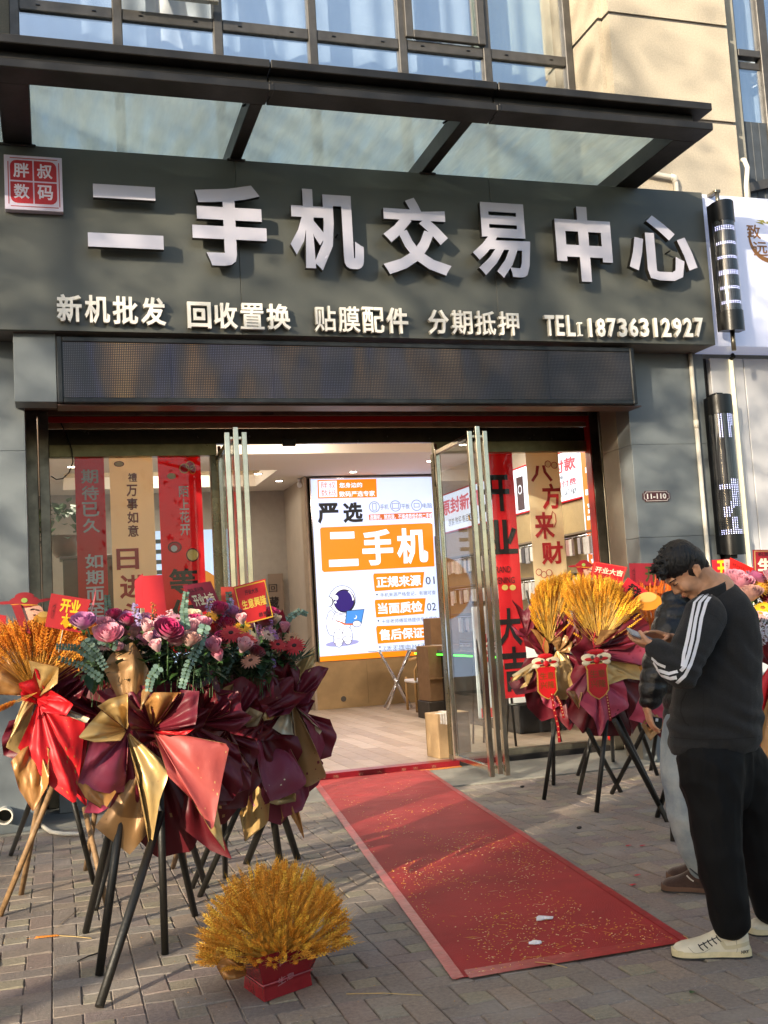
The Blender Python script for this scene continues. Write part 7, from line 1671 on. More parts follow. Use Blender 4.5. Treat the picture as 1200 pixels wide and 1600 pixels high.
hand(b_, wrR, A1(1030, 993, .0), (A1(1008, 988, -.02)-A1(1034, 996, .0)), Vector((-.2, -.3, -.9)), .92, .18, -1)
man = remesh(b_, 'person', M['skin'], .0055, 3)
tag(man, 'man in dark track jacket with three white sleeve stripes looking down at his phone', 'person')
# face details
for s in (1, -1):
    b_ = MB(); b_.tube([PH(.088, -.001, s*.014), PH(.094, -.003, s*.03), PH(.078, -.002, s*.05)], .0016, 5); b_.build('eyelashes', M['hair'], man)
    b_ = MB(); b_.tube([PH(.096, .016, s*.014), PH(.094, .022, s*.034), PH(.07, .018, s*.056)], [.002, .0035, .002], 6); b_.build('eyebrow', M['hair'], man)
b_ = MB(); b_.tube([PH(.096, -.0745, -.022), PH(.102, -.0735, 0), PH(.096, -.0745, .022)], [.002, .0035, .002], 6); b_.build('lips', mat('lips', '#9a5a50', .5), man)
# hair
b_ = MB()
def he(c, r): b_.ell(PH(*c), r, 18, 12, 0, MX)
he((-.012, .048, 0), (.098, .086, .0835)); he((-.050, .010, 0), (.062, .080, .080)); he((.03, .075, 0), (.06, .05, .062))
q = random.Random(4)
for k in range(110):
    a = q.uniform(-1, 1); f_ = q.uniform(-.06, .085); s_ = q.uniform(-.055, .055); z_ = .115*(1-(s_/.09)**2)**.5*(1-((f_+.01)/.16)**2)**.5+.01
    p = PH(f_, z_-.012, s_); d = (F1_*(.55+q.uniform(-.3, .5))+U1_*q.uniform(.25, .8)+F1_.cross(U1_)*q.uniform(-.4, .4)).normalized(); caps(b_, p, .0075, p+d*q.uniform(.02, .042), .0028, 6)
for k in range(26):
    s_ = q.uniform(-.05, .05); p = PH(.07, .065+q.uniform(0, .02), s_); caps(b_, p, .009, p+(F1_*.8-U1_*q.uniform(.1, .7)).normalized()*q.uniform(.025, .045), .003, 6)
hr = remesh(b_, 'hair', M['hair'], .004, 1, lambda p: .0016*nz(p, 160), man)
fade = mat('hair_fade', '#231a16', .8, var=.3, scale=220, bump=.3, bscale=400)
b_ = MB(); he((-.026, -.004, 0), (.072, .062, .0800)); he((-.058, -.040, 0), (.040, .046, .052)); 
fd = remesh(b_, 'hair_fade', fade, .005, 2, None, man)
# jacket
def torso(rows, n=28):
    b_ = MB(); vs = []
    for c, rx, ry, tilt in rows:
        for j in range(n): a = 2*math.pi*j/n; vs.append(c+Vector((rx*math.cos(a), ry*math.sin(a), tilt*math.cos(a))))
    k = len(rows)
    b_.add(vs, [(i*n+j, i*n+(j+1) % n, (i+1)*n+(j+1) % n, (i+1)*n+j) for i in range(k-1) for j in range(n)], 0, True)
    b_.add(vs[:n], [tuple(range(n))[::-1]]); b_.add(vs[-n:], [tuple(range(n))]); return b_
T_ = [(1116, 1178, .197, .165, 0), (1117, 1160, .207, .178, 0), (1117, 1130, .208, .185, 0), (1119, 1090, .200, .185, 0), (1124, 1040, .184, .18, 0), (1127, 1000, .172, .178, 0), (1126, 965, .148, .175, .02), (1121, 942, .118, .15, .03), (1117, 924, .086, .10, .035)]
b_ = torso([(A1(x, y), rx, ry, t) for x, y, rx, ry, t in T_])
chain(b_, [(shL, .092), (A1(1080, 1012, -.19), .083), (elL, .074), (A1(1043, 1030, -.17), .062), (A1(1027, 1015, -.13), .05)])
chain(b_, [(shR, .092), (A1(1085, 1005, .2), .08), (elR, .07), (A1(1056, 1006, .06), .05)])
def wr1(p):
    zz = (p.z-at(1100, 1178, YP).z)
    w = .007*nz(p, 5, 1)+.005*(.5-2*abs(nz(p, 6, 9)))+.003*nz(p, 18, 4)
    d = (p-elL).length; w += .006*math.exp(-(d/.11)**2)*math.sin((p-elL).dot(Vector((.5, 0, .86)))*120+nz(p, 10)*3)
    w += .007*math.exp(-((zz-.14)/.07)**2)*math.sin((p.z*.9+p.x*.4+nz(p, 5)*.06)*75)
    dd = (p-(A1(1145, 1035, -.15))).length; w += -.010*math.exp(-(dd/.14)**2)*max(0, math.sin((p.z+p.x*.9+nz(p, 4)*.05)*38))
    if zz < .045: w -= .012*(1-zz/.045)
    return w
M['track'] = mat('track_fleece', '#191a1c', .92, var=.2, scale=160, bump=.25, bscale=420, sheen=.08)
jk = remesh(b_, 'jacket', M['track'], .009, 5, wr1, man)
TJ = bvh(jk)
z = lambda pts: [(980+x/4.445, 820+y/4.445) for x, y in pts]
M['stripe'] = mat('stripe_white', '#dcdde2', .6)
for pts in ([(560, 452), (470, 540), (447, 650), (418, 800), (394, 900), (384, 985)], [(590, 448), (506, 540), (478, 650), (452, 800), (427, 900), (400, 985), (372, 1015)], [(622, 432), (548, 540), (515, 650), (490, 800), (463, 900), (440, 970), (398, 1050), (345, 1098)],
            [(268, 988), (215, 965), (172, 925)], [(352, 1018), (290, 1035), (218, 1010), (184, 955)], [(345, 1060), (300, 1068), (236, 1046), (205, 1000)]):
    strip_on(TJ, z(pts), .0135, 'stripe', M['stripe'], jk, .0025)
seam = mat('seam_dark', '#0e0e0f', .9)
for pts, w in (([(412, 1160), (378, 1230), (372, 1300), (400, 1370), (432, 1398)], .006), ([(530, 1155), (532, 1300), (524, 1500)], .0022), ([(525, 590), (620, 640), (675, 720), (690, 850)], .002), ([(300, 1475), (500, 1492), (700, 1490), (920, 1470)], .003)): strip_on(TJ, z(pts), w, 'seam', seam, jk, .0012)
b_ = MB(); n_ = 26; cN = A1(1111, 922); ax1 = (A1(1146, 908)-A1(1082, 938)).normalized(); ax2 = YV; vs = []
for j in range(n_):
    a = 2*math.pi*j/n_; e = ax1*math.cos(a)*.095+ax2*math.sin(a)*.085; up = ax1.cross(ax2).normalized(); up = up if up.z > 0 else -up
    for k_, (s, h) in enumerate(((1.06, -.03), (1.02, .012), (.97, .024), (.93, .018), (.93, -.02))): vs.append(cN+e*s+up*h)
b_.add(vs, [(i*5+j, ((i+1) % n_)*5+j, ((i+1) % n_)*5+j+1, i*5+j+1) for i in range(n_) for j in range(4)], 0, True); b_.build('collar', M['track'], jk)
b_ = MB(); b_.tube([A1(1033, 1019, -.14), A1(1019, 1009, -.122)], [.047, .038], 20); b_.build('cuff', M['track'], jk)
# trousers
M['trouser'] = mat('trouser_black', '#08090b', .8, var=.1, scale=10, spec=.25, bump=.12, bscale=200)
b_ = MB(); chain(b_, [(A1(1116, 1172, -.02), .135), (A1(1110, 1200, -.06), .14), (A1(1117, 1260, -.08), .116), (A1(1123, 1330, -.09), .100), (A1(1134, 1395, -.09), .090), (A1(1142, 1440, -.08), .082)]); chain(b_, [(A1(1128, 1180, 0), .14), (A1(1138, 1235, .01), .10)])
chain(b_, [(A1(1130, 1172, .03), .135), (A1(1152, 1200, .06), .14), (A1(1172, 1260, .08), .125), (A1(1188, 1330, .1), .108), (A1(1200, 1390, .1), .10), (A1(1206, 1412, .1), .088)])
def wr2(p):
    w = .006*nz(p, 5, 2)+.006*(.5-abs(nz(Vector((p.x*2, p.y*2, p.z*.8)), 7, 5))*2)+.004*nz(p, 16, 8)
    w += .008*(1-2*abs(math.sin((p.z*.9+p.x*1.7+nz(p, 3, 7)*.3)*14)))*max(0, nz(p, 3.3, 3)+.3)*min(1, max(0, (.95-p.z)*4)); return w
tr = remesh(b_, 'trousers', M['trouser'], .011, 4, wr2, man)
# sneakers
def shoe(parent, heel, toe, Lz, wd, mu, ms, md, low=False, h0=.085, col_h=.10):
    d = (toe-heel); d.z = 0; L_ = d.length; d = d/L_; s = Vector((-d.y, d.x, 0))
    prof = [(0, .55, .75), (.04, .78, .95), (.12, .92, 1.0), (.25, .9, .95), (.38, .84, .8), (.5, .9, .66), (.62, 1.0, .55), (.75, 1.06, .47), (.87, .98, .42), (.95, .72, .36), (1.0, .36, .26)]
    def loft(zl, zu, k, inset):
        b_ = MB(); vs = []; n = 14
        for t, w, h in prof:
            c = heel+d*(L_*(inset+t*(1-2*inset))); hh = zu*h if zu > .05 else zu
            for j in range(n+1):
                a = math.pi*j/n; x = -math.cos(a)*wd*w*(1-inset*1.5)*(1 if zu <= .05 else 1-.12*math.sin(a)); zz = zl+(hh-zl)*(math.sin(a)**(.55 if zu > .05 else .25))
                vs.append(Vector((c.x, c.y, 0))+s*x+ZV*zz)
        b_.add(vs, [(i*(n+1)+j, i*(n+1)+j+1, (i+1)*(n+1)+j+1, (i+1)*(n+1)+j) for i in range(len(prof)-1) for j in range(n)], 0, True)
        b_.add([v for v in vs[:n+1]], [tuple(range(n+1))]); b_.add([v for v in vs[-n-1:]], [tuple(range(n, -1, -1))])
        b_.add([vs[i*(n+1)] for i in range(len(prof))]+[vs[i*(n+1)+n] for i in range(len(prof))], [(i, i+1, len(prof)+i+1, len(prof)+i) for i in range(len(prof)-1)])
        return b_
    up = loft(.028, col_h+.02, 1, .02).build('upper', mu, parent)
    loft(.010, .040, 1, .0).build('midsole', ms, up) if False else subpart('midsole', loft(.009, .040, 1, 0), ms, up)
    subpart('outsole', loft(.001, .0095, 1, -.004), md, up)
    return up, d, s, L_
M['shoe'] = mat('shoe_cream', '#cfc9b4', .45, var=.06, scale=14, bump=.05); M['shoe2'] = mat('shoe_sole_cream', '#c9bd96', .6, var=.12, scale=20); M['shoek'] = mat('shoe_black', '#131211', .6)
up, d, s, L_ = shoe(man, hl_, tl_, .1, .056, M['shoe'], M['shoe2'], M['shoek'], col_h=.125)
TS = bvh(up)
for pts, w, m_, nm in (([(1127, 1471), (1134, 1481), (1146, 1480), (1163, 1476), (1172, 1472)], .016, mat('swoosh_cream', '#bdb597', .5), 'side_mark'), ([(1118, 1495), (1120, 1497), (1124, 1494)], .0035, M['shoek'], 'small_mark'),
                       ([(1075, 1480), (1085, 1490), (1100, 1488), (1110, 1482)], .002, MATS.get('stitch') or mat('stitch', '#8f8a78', .7), 'stitching'), ([(1150, 1466), (1152, 1484), (1150, 1492)], .002, mat('stitch', '#8f8a78', .7), 'stitching')):
    o = strip_on(TS, pts, w, nm, m_, up, .0012)
for k in range(5):
    x0, y0 = 1094+k*7, 1481-k*3.4; strip_on(TS, [(x0-3, y0-5), (x0, y0), (x0+5, y0+4)], .005, 'lace', M['shoek'], up, .004)
strip_on(TS, [(1093, 1478), (1105, 1472), (1120, 1465)], .004, 'lace', M['shoek'], up, .003)
p = hit(TS, 1163, 1487)
if p[0]:
    b_ = MB(); n = p[1]; ux = ZV.cross(n).normalized(); uz = n.cross(ux); text_into(b_, 'NIKE', p[0]+n*.002-ux*.016-uz*.007, ux, uz, .032, .013, 0, .04, shear=.25); subpart('lettering', b_, M['shoek'], up)
h2_, t2_ = gz(1262, 1462, 0), gz(1178, 1463, 0)
up2, *_ = shoe(man, Vector((h2_.x, h2_.y+.045, 0)), Vector((t2_.x, t2_.y+.045, 0)), .1, .056, M['shoe'], M['shoe2'], M['shoek'], col_h=.125)
# phone in his hands
ph = thing('phone', 'silver smartphone held in the hands of the man in the track jacket', 'phone', tuple(A1(1004, 996, -.07)))
a_, c_ = A1(989, 989, -.07), A1(1024, 1004, -.07); d = (c_-a_).normalized(); s = Vector((.1, .9, .42)); s = (s-d*s.dot(d)).normalized(); n = d.cross(s)
Mx = Matrix((d, s, n)).transposed().to_4x4(); Mx.translation = (a_+c_)/2
b_ = MB(); b_.bbox(-.077, .072, -.036, .036, -.0045, .0045, .003, M=Mx); b_.build('body', mat('phone_silver', '#a7a9ad', .25, metal=.6), ph)
b_ = MB(); b_.box(-.073, .068, -.033, .033, .0046 if n.z > 0 else -.0052, .0052 if n.z > 0 else -.0046, M=Mx); b_.build('screen', mat('phone_screen', '#8a8e96', .1), ph)

# ---------------- person 2: black puffer jacket, light jeans, brown clogs, behind the first
Y2P = 5.02
def A2(x, y, dy=0): return at(x, y, Y2P+dy)
F2_ = Vector((-.55, -.15, -.8)).normalized(); U2_ = Vector((-.8, 0, .6)); U2_ = (U2_-F2_*U2_.dot(F2_)).normalized()
b_ = MB(); PH2, MX2 = head(b_, A2(1081, 900, .02), F2_, U2_, .92)
caps(b_, A2(1086, 912, .02), .052, A2(1092, 945), .06)
chain(b_, [(A2(1090, 955), .09), (A2(1088, 1010), .12), (A2(1084, 1080), .12), (A2(1080, 1130), .12)])
HX = gz(1122, 1398, 0).lerp(gz(1041, 1393, 0), .3)+Vector((0, .05, .10))
chain(b_, [(A2(1075, 1130, -.05), .09), (A2(1066, 1165, -.06), .08), (A2(1072, 1265, -.08), .055), (HX, .034)])
chain(b_, [(A2(1085, 1130, .05), .09), (A2(1095, 1165, .08), .08), (A2(1105, 1265, .08), .055), (HX+Vector((.14, .18, 0)), .034)])
h3, t3 = gz(1122, 1398, 0), gz(1041, 1393, 0); aL = h3.lerp(t3, .3)+Vector((0, .05, .08)); aR = aL+Vector((.14, .18, 0)); DF = (t3-h3).normalized()*.09-ZV*.04; caps(b_, aR, .028, aR+DF, .018); caps(b_, aL, .028, aL+DF, .018)
s2L, e2L, w2L = A2(1052, 962, -.12), A2(1030, 1035, -.16), A2(1014, 1098, -.17)
chain(b_, [(s2L, .05), (e2L, .04), (w2L, .026)]); s2R, e2R, w2R = A2(1110, 962, .15), A2(1110, 1040, .2), A2(1095, 1075, .1); chain(b_, [(s2R, .05), (e2R, .04), (w2R, .027)]); hand(b_, w2R, A2(1085, 1085, .08), Vector((-.6, 0, -.5)), Vector((0, .4, .6)), .9, .4, 1)
pm_ = A2(1013, 1116, -.17); hand(b_, w2L, pm_, Vector((.12, -.1, -1)), Vector((.75, -.15, .1)), .95, .42, 1)
p2 = remesh(b_, 'person', M['skin'], .006, 3)
tag(p2, 'person in black puffer jacket, light jeans and brown clogs behind the man with the phone', 'person')
b_ = MB()
def he2(c, r): b_.ell(PH2(*c), r, 16, 10, 0, MX2)
he2((-.012, .045, 0), (.092, .078, .074)); he2((-.046, .006, 0), (.062, .08, .07)); remesh(b_, 'hair', M['hair'], .006, 1, lambda p: .002*nz(p, 90), p2)
T2_ = [(1090, 1140, .165, .14, 0), (1090, 1128, .18, .155, 0), (1089, 1090, .186, .165, 0), (1088, 1040, .182, .165, 0), (1088, 990, .18, .165, 0), (1088, 958, .165, .165, 0), (1085, 940, .13, .13, 0), (1080, 924, .11, .11, 0)]
b_ = torso([(A2(x, y), rx, ry, t) for x, y, rx, ry, t in T2_])
chain(b_, [(A2(1053, 966, -.11), .10), (A2(1042, 1000, -.14), .09), (e2L, .084), (A2(1020, 1075, -.17), .07), (A2(1016, 1092, -.17), .058)])
chain(b_, [(s2R, .095), (e2R, .085), (w2R, .055)]); chain(b_, [(A2(1050, 938, -.09), .055), (A2(1078, 925, -.12), .055), (A2(1105, 935, -.1), .055)]); chain(b_, [(A2(1050, 938, -.09), .05), (A2(1055, 950, .1), .05), (A2(1105, 945, .12), .05)])
def puff(p):
    t = p.z*9.5+.25*nz(p, 5); s = abs(math.sin(t*1.35*math.pi)); return .009*(s**.6)-.006+.003*nz(p, 22)+.002*nz(p, 45, 3)
M['puffer'] = mat('puffer_black', '#101113', .38, var=.15, scale=20, bump=.25, bscale=70)
pj = remesh(b_, 'jacket', M['puffer'], .009, 4, puff, p2)
b_ = MB(); b_.tube([A2(1016, 1090, -.17), A2(1014, 1101, -.17)], [.052, .043], 18); b_.build('cuff', M['puffer'], pj)
b_ = MB(); b_.tube([A2(1057, 946, -.17), A2(1062, 975, -.175), A2(1060, 1040, -.17)], .004, 6); b_.build('zip', M['black'], pj)
M['jean'] = mat('light_denim', '#7d8e9b', .8, var=.2, scale=7, var2='#a9b4b8', bump=.3, bscale=160, detail=7)
b_ = MB(); chain(b_, [(A2(1085, 1120, -.02), .15), (A2(1072, 1165, -.05), .135), (A2(1068, 1215, -.07), .115), (A2(1072, 1270, -.08), .098), (A2(1083, 1320, -.07), .082), (A2(1095, 1350, -.05), .070), (A2(1100, 1366, -.03), .060)])
chain(b_, [(A2(1090, 1120, .04), .15), (A2(1100, 1180, .08), .12), (A2(1110, 1270, .1), .095), (A2(1125, 1350, .12), .075)])
jn = remesh(b_, 'jeans', M['jean'], .010, 3, lambda p: .006*nz(p, 7)+.005*math.sin((p.z*1.2+p.x+nz(p, 4)*.2)*42)*max(0, .9-p.z)*.9*max(0, nz(p, 4, 2)+.4), p2)
b_ = MB(); TJn = bvh(jn); strip_on(TJn, [(1078, 1356), (1090, 1366), (1100, 1374), (1112, 1378)], .012, 'hem', mat('hem_dark', '#39444e', .8, var=.3, scale=60), jn, .003)
M['suede'] = mat('brown_suede', '#3b2820', .95, var=.15, scale=30, bump=.2, bscale=120, sheen=.3); M['cork'] = mat('cork_sole', '#5a4030', .8)
h3, t3 = gz(1122, 1398, 0), gz(1041, 1393, 0)
for off in (Vector((0, .04, 0)), Vector((.14, .22, 0))):
    u3, d3, s3v, L3 = shoe(p2, Vector((h3.x, h3.y, 0))+off, Vector((t3.x, t3.y, 0))+off, .1, .052, M['suede'], M['cork'], M['shoek'], h0=.06, col_h=.135)
    if off.x == 0:
        T3 = bvh(u3); strip_on(T3, [(1073, 1368), (1078, 1373), (1084, 1377)], .007, 'strap_cutout', mat('sock_pale', '#b8b4b0', .8), u3, .002); strip_on(T3, [(1087, 1378), (1089, 1380), (1091, 1382)], .012, 'buckle', mat('buckle', '#3a3330', .3, metal=.8), u3, .003)
dv = thing('handheld_device', 'small black device with a white button in the hand below the puffer sleeve', 'device', tuple(A2(1023, 1127, -.2)))
c = A2(1023, 1129, -.135); Mx = Matrix.Translation(c) @ Matrix.Rotation(R(12), 4, 'Y')
b_ = MB(); b_.bbox(-.034, .034, -.022, .022, -.028, .028, .006, M=Mx); b_.build('body', M['black'], dv)
b_ = MB(); b_.bbox(-.012, .004, -.025, -.0225, .006, .022, .001, M=Mx); b_.build('button', M['white'], dv)

# ================================================================== RED CARPET AND LITTER
M['carpet'] = mat('carpet_red', '#9c0f17', .75, var=.14, scale=2.2, bump=.3, bscale=160, detail=6)
cA, cB, cC, cD = gz(712, 1532), gz(1075, 1471), gz(655, 1197), gz(478, 1206)
def cp_(u, v): a = cA.lerp(cB, u); b2 = cD.lerp(cC, u); return a.lerp(b2, v)
cA.z = cB.z = cC.z = cD.z = 0
def ch_(x, y, u, v):
    r = .004+.0022*(1+noise.noise(Vector((x*2.1, y*6, 0))))
    k = max(0, min(1, (v-.55)/.25)); r += k*.007*max(0, math.sin((y*1.0+.35*x+.12*noise.noise(Vector((x*2, y, 3))))*34))*(.5+.5*noise.noise(Vector((x*3, y*2, 5)))) + k*.006*abs(noise.noise(Vector((x*5, y*14, 9))))
    return r*(min(1, 8*min(u, 1-u, v+.05, 1-v+.05))**.5)+.0035 + (.004 if y > 8.97 else 0)
b_ = MB(); nu, nv_ = 46, 260; vs = []
for j in range(nv_+1):
    for i in range(nu+1):
        u, v = i/nu, j/nv_; p = cp_(u, v); vs.append(Vector((p.x+.006*noise.noise(Vector((p.y*2, u*3, 1))), p.y, ch_(p.x, p.y, u, v))))
fs = [(j*(nu+1)+i, j*(nu+1)+i+1, (j+1)*(nu+1)+i+1, (j+1)*(nu+1)+i) for j in range(nv_) for i in range(nu)]
rc = thing('red_carpet', 'long red carpet with taped edges running from the pavement to the doorway', 'carpet', tuple(cA))
b_.add(vs, fs, 0, True); b_.build('cloth', M['carpet'], rc)
M['tape_red'] = mat('tape_red', '#9c1c26', .45, var=.18, scale=14, bump=.15, bscale=30)
def edge_tape(u0, u1, v0, v1):
    b_ = MB(); n = 200; vs = []
    for k in range(n+1):
        t = k/n
        for s in (0, .5, 1):
            if u0 != u1 and abs(u1-u0) < .3: u = u0+(u1-u0)*s; v = v0+(v1-v0)*t
            else: u = u0+(u1-u0)*t; v = v0+(v1-v0)*s
            p = cp_(u, v); vs.append(Vector((p.x, p.y, ch_(p.x, p.y, min(1, max(0, u)), v)+.0025)))
    b_.add(vs, [f for i in range(n) for f in ((3*i, 3*i+1, 3*i+4, 3*i+3), (3*i+1, 3*i+2, 3*i+5, 3*i+4))], 0, True); b_.build('edge_tape', M['tape_red'], rc)
edge_tape(-.012, .035, 0, 1); edge_tape(.97, 1.01, 0, 1); edge_tape(0.051, .954, -.004, .012)
# threshold strip of red printed film on the step
th = thing('threshold_strip', 'red printed plastic strip along the door threshold', 'strip', (2.6, YD-.15, 0))
b_ = MB(); b_.bbox(1.55, 3.75, 10.04, 10.20, .0045, .0635, .003); b_.build('film', mat('film_red', '#7e1420', .35, var=.15, scale=10), th)
b_ = MB(); q = random.Random(12)
for k in range(9): x = 1.9+k*.2+q.uniform(-.05, .05); text_into(b_, q.choice('开业大吉生意兴隆'), (x, 10.038, .02), XV, ZV, .05, .025, 0, 0)
b_.build('print', mat('film_print', '#a87a60', .4), th)
b_ = MB(); b_.bbox(3.3, 3.75, 9.98, 10.03, .005, .014, .002); b_.build('orange_label', mat('label_orange', '#c8783a', .6, var=.3, scale=30), th)
# scattered grains and straw on the carpet
b_ = MB(); q = random.Random(31)
for k in range(3400):
    v = min(.98, max(.004, abs(q.gauss(0, .33)))); u = q.uniform(.05, .95)
    if noise.noise(Vector((u*4, v*9, 2)))+q.uniform(-.25, .35) < (.0 if v < .35 else .12): continue
    p = cp_(u, v); zc = ch_(p.x, p.y, u, v)+.002; a = q.uniform(0, 3.14); l_ = q.uniform(.003, .009) if q.random() < .93 else q.uniform(.015, .045); w = q.uniform(.0012, .0022) if l_ < .012 else .0008
    e = Vector((math.cos(a), math.sin(a), 0)); s = Vector((-e.y, e.x, 0)); c = Vector((p.x, p.y, zc))
    b_.add([c-e*l_-s*w*.5, c-s*w, c+e*l_, c+s*w, c+ZV*w*1.5], [(0, 1, 4), (1, 2, 4), (2, 3, 4), (3, 0, 4)], q.choice((0, 0, 1)))
gr_ = b_.build('wheat_grains', [mat('grain_gold', '#c98f28', .6), mat('grain_pale', '#d8c08a', .6)]); stuff(gr_)
b_ = MB()
for k in range(900):
    x, y = q.uniform(-.6, 3.6), q.uniform(3.4, 8.5); c = Vector((x, y, .002)); a = q.uniform(0, 6.28); l_ = q.uniform(.002, .005); e = Vector((math.cos(a), math.sin(a), 0))*l_; s = Vector((-e.y, e.x, 0))*.5
    b_.add([c-e, c-s, c+e, c+s, c+ZV*.002], [(0, 1, 4), (1, 2, 4), (2, 3, 4), (3, 0, 4)], q.choice((0, 1, 1)))
stuff(b_.build('pavement_crumbs', [MATS['grain_gold'], mat('crumb_grey', '#a8a198', .9)]))
def litter(nm, lab, cat, fn, m_, loc):
    b_ = MB(); fn(b_); o = b_.build(nm, m_); return tag(o, lab, cat)
def straw(lab, p0, p1, r=.0018, zz=.006, m_=None):
    a, b2 = gz(p0[0], p0[1], zz), gz(p1[0], p1[1], zz); mid = (a+b2)/2+Vector((.004, .006, .003)); b_ = MB(); b_.tube([a, mid, b2], r, 6); tag(b_.build('straw', m_ or mat('straw', '#c0a468', .6)), lab, 'straw')
straw('long pale straw lying on the pavers between the wheat basket and the carpet', (541, 1553), (660, 1555)); straw('short pale straw lying across the near edge of the carpet', (836, 1503), (886, 1512), zz=.012); straw('thin straw with a white tip on the left pavers', (88, 1449), (124, 1421), m_=mat('straw_grey', '#8d7c66', .7)); straw('pale straw near the far right corner of the carpet', (1068, 1462), (1078, 1471), zz=.01)
ww = thing('fallen_wheat', 'single orange wheat ear on a pale stalk lying on the left pavers', 'wheat stalk', tuple(gz(100, 1464)))
a, b2, c = gz(143, 1466, .006), gz(90, 1462, .008), gz(58, 1465, .01); b_ = MB(); b_.tube([a, (a+b2)/2+YV*.01, b2], .0022, 6); b_.build('stalk', MATS['straw'], ww)
b_ = MB(); q = random.Random(3); d = (c-b2).normalized()
for k in range(16): s = k/15; p = b2.lerp(c, s); e = YV*(1 if k % 2 else -1); b_.ell(p+e*.005+ZV*.002, (.009, .005, .004), 6, 5)
for k in range(8): p = b2.lerp(c, q.random()); b_.tube([p, p+d*.05+YV*q.uniform(-.02, .02)], .0006, 3)
b_.build('ear', mat('ear_orange', '#c87a1e', .6), ww)
for k, (px, py, lab, rx) in enumerate(((850, 1435, 'torn white tissue scrap on the carpet, farther one', .045), (838, 1473, 'torn white tissue scrap on the carpet, nearer one', .035))):
    c = gz(px, py, .012); b_ = MB(); q = random.Random(k); n = 11; ring = [c+Vector((math.cos(6.283*i/n)*rx*q.uniform(.6, 1.2), math.sin(6.283*i/n)*rx*q.uniform(.4, 1.1), q.uniform(0, .008))) for i in range(n)]
    b_.add(ring+[c+ZV*.012], [(i, (i+1) % n, n) for i in range(n)]); b_.add([r_-ZV*.004 for r_ in ring], [tuple(range(n))[::-1]]); tag(b_.build('paper_scrap', mat('tissue', '#e6e2e4', .8)), lab, 'paper scrap')
for k, (px, py, lab) in enumerate(((982, 1321, 'red petal on the pavers, left of the far pair'), (1004, 1321, 'red petal on the pavers, right of the far pair'), (996, 1367, 'red petal alone on the pavers near the brown clog'), (989, 1382, 'red petal closest to the carpet corner'), (1038, 1273, 'red and white scrap at the foot of a black pole'))):
    c = gz(px, py, .006); b_ = MB(); n = 9; b_.add([c+Vector((math.cos(6.283*i/n)*.02, math.sin(6.283*i/n)*.013, .002*math.sin(i*2))) for i in range(n)]+[c+ZV*.004], [(i, (i+1) % n, n) for i in range(n)]); tag(b_.build('petal', mat('petal_litter', '#b02838', .6)), lab, 'petal')
lf = MB(); leaf(lf, gz(1078, 1552, .006), Vector((1, .3, .1)), ZV, .035, .014); tag(lf.build('fallen_leaf', M['leaf']), 'small olive leaf on the pavers below the white sneaker', 'leaf')
for k, (px, py) in enumerate(((816, 1229), (905, 1293))):
    c = gz(px, py, .01); b_ = MB(); b_.ell(c, (.02, .012, .01), 7, 5); tag(b_.build('pebble', mat('pebble', '#3a3632', .9)), ('dark pebble by the foot of the right glass door', 'brown crumb on the pavers right of the carpet')[k], 'pebble')
hs_ = thing('hose', 'pale hose lying along the foot of the left pier behind the wheat stand', 'hose', tuple(gz(80, 1300)))
b_ = MB(); b_.tube([gz(62, 1288, .02), gz(80, 1300, .02), gz(100, 1303, .02), gz(125, 1303, .02)], .016, 8); b_.build('tube', M['pvc'], hs_)
# twig shadows come from the real trees; a dark twig lies in the joint
b_ = MB(); b_.tube([gz(121, 1502, .006), gz(138, 1494, .008), gz(154, 1489, .006)], .004, 6); tag(b_.build('twig', mat('twig_dark', '#1c1816', .9)), 'short dark twig lying between the black poles on the left pavers', 'twig')
# metal louvre box behind the left stands
lv = thing('louvre_box', 'grey metal box with dark louvres low behind the left flower stands', 'vent', (.2, 9.9, 0))
b_ = MB(); b_.bbox(-.0, .55, 9.7, 10.0, .005, .75, .006); b_.build('housing', mat('box_grey', '#7f7c74', .5, var=.1), lv)
for k in range(6): b_ = MB(); b_.bbox(.18, .5, 9.685, 9.699, .12+k*.09, .17+k*.09, .002); b_.build('louvre', M['blackm'], lv)
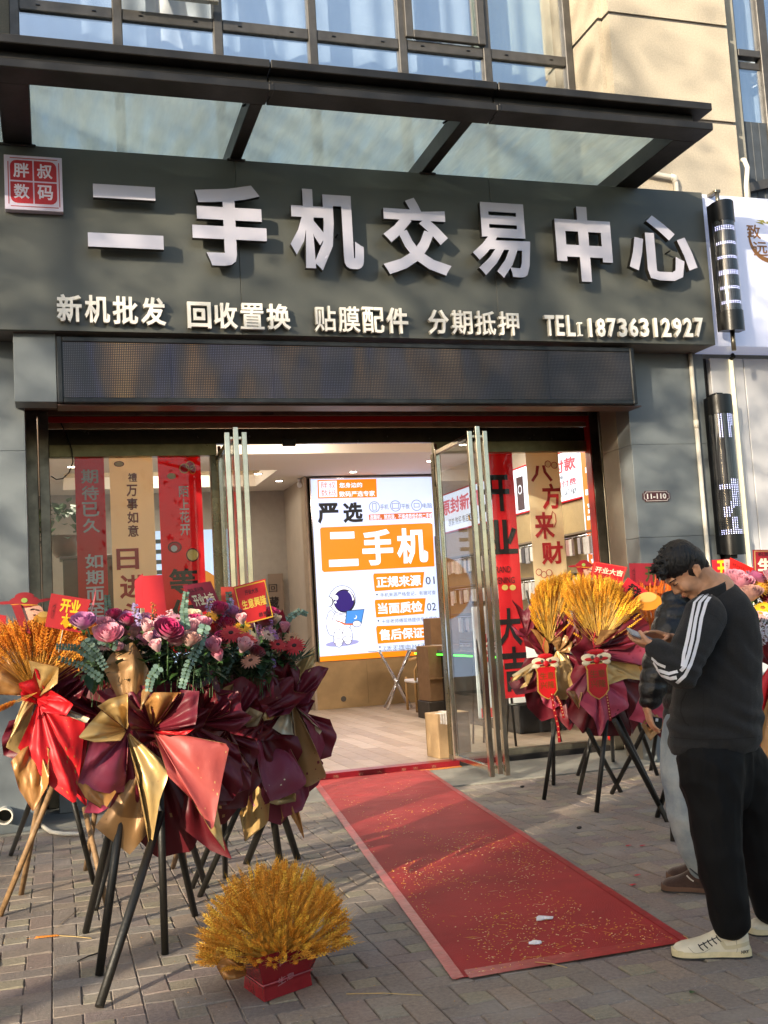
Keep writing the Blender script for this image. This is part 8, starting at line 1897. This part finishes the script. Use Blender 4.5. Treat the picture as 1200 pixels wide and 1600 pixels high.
# ================================================================== THE STREET BEHIND THE PHOTOGRAPHER (trees cast the dapple, added buildings the low shade)
AL = Vector((SUN.x, SUN.y, 0)).normalized(); PR = Vector((AL.y, -AL.x, 0))
def sp(p, s):      # p across the sunlight, s metres back towards the sun, from the origin
    return PR*p - AL*s
M['bark'] = mat('bark', '#5b4c3f', .9, var=.25, scale=20, bump=.6, bscale=30)
M['tleaf'] = mat('tree_leaf', (.07, .10, .03), .6, var=.35, scale=2)
def tree(x, y, h, r, seed, lab, dens):
    q = random.Random(seed); tg = thing('street_tree', lab, 'tree', (x, y, -.02), 'street trees along the kerb')
    b_ = MB(); top = Vector((x+q.uniform(-.3, .3), y, h*.55)); base = Vector((x, y, -.05))
    b_.tube([base, base.lerp(top, .5)+Vector((q.uniform(-.1, .1), 0, 0)), top, top+Vector((0, 0, h*.3))], [.17, .13, .10, .03], 10)
    for k in range(9):
        a = q.uniform(0, 6.28); s0 = base.lerp(top, q.uniform(.6, 1)); e = Vector((math.cos(a), math.sin(a), q.uniform(.4, 1.1))).normalized()*r*q.uniform(.6, 1)
        b_.tube([s0, s0+e*.5+ZV*.1, s0+e], [.06, .04, .012], 6)
    b_.build('trunk', M['bark'], tg)
    b_ = MB(); cz = h*.62
    cl = [(Vector((q.gauss(0, .45), q.gauss(0, .45), q.gauss(0, .42))), q.uniform(.18, .42)) for _ in range(34)]
    for i in range(dens):
        c_, rad = q.choice(cl); v = Vector((q.gauss(0, 1), q.gauss(0, 1), q.gauss(0, 1)))*rad*.42
        p = Vector((x+(c_.x+v.x)*r, y+(c_.y+v.y)*r, cz+(c_.z+v.z)*h*.38))
        d = Vector((q.uniform(-1, 1), q.uniform(-1, 1), q.uniform(-.8, .5))); leaf(b_, p, d, ZV, q.uniform(.12, .2), q.uniform(.04, .07), n=2)
    stuff(b_.build('crown', M['tleaf'], tg))
for x, y, h, r, sd, dn in ((-17.5, -3.2, 14, 3.6, 1, 4200), (-13.6, -2.6, 14.5, 3.6, 2, 4600), (-9.6, -3.0, 15, 3.6, 3, 4600), (-5.2, -2.7, 11, 3.0, 4, 3000), (3.5, -3.0, 10, 2.8, 5, 1500), (10, -3.0, 11, 3, 6, 2500)):
    tree(x, y, h, r, sd, ['', 'farthest left street tree behind the photographer', 'second street tree from the left behind the photographer', 'third street tree from the left behind the photographer', 'street tree just left behind the photographer', 'street tree just right behind the photographer', 'rightmost street tree behind the photographer'][sd], dn)
M['opp'] = mat('shade_block_wall', '#7d7468', .9, var=.1, scale=1.5, bump=.2)
M['oppw'] = mat('shade_block_window', '#26303a', .15)
def block(lab, p0, p1, s0, dep, h, seed):  # unseen blocks added square to the sun, gapped to let sunlight through
    tg = thing('shade_block', lab, 'building', tuple(sp((p0+p1)/2, s0)), 'added shade blocks across the street')
    o = sp(p0, s0); u = PR; n = AL; w = p1-p0
    Mx = Matrix(((u.x, -n.x, 0, o.x), (u.y, -n.y, 0, o.y), (0, 0, 1, 0), (0, 0, 0, 1)))
    b_ = MB(); b_.box(0, w, 0, dep, -.05, h, M=Mx); b_.box(-.1, w+.1, -.12, dep+.1, h, h+.25, M=Mx); b_.build('wall', M['opp'], tg)
    x = 1.0
    while x < w-2:
        z = 1.2
        while z < h-1.8:
            b2 = MB(); b2.box(x, x+1.3, -.03, .02, z, z+1.5, M=Mx); b2.build('window', M['oppw'], tg); z += 3
        x += 2.6
block('unseen long low building added across the street for shade, right', BLK_R[0], BLK_R[0]+34, BLK_R[1], 10, BLK_R[2], 1)
block('unseen long low building added across the street for shade, left', BLK_L[0]-30, BLK_L[0], BLK_L[1], 10, BLK_L[2], 2)
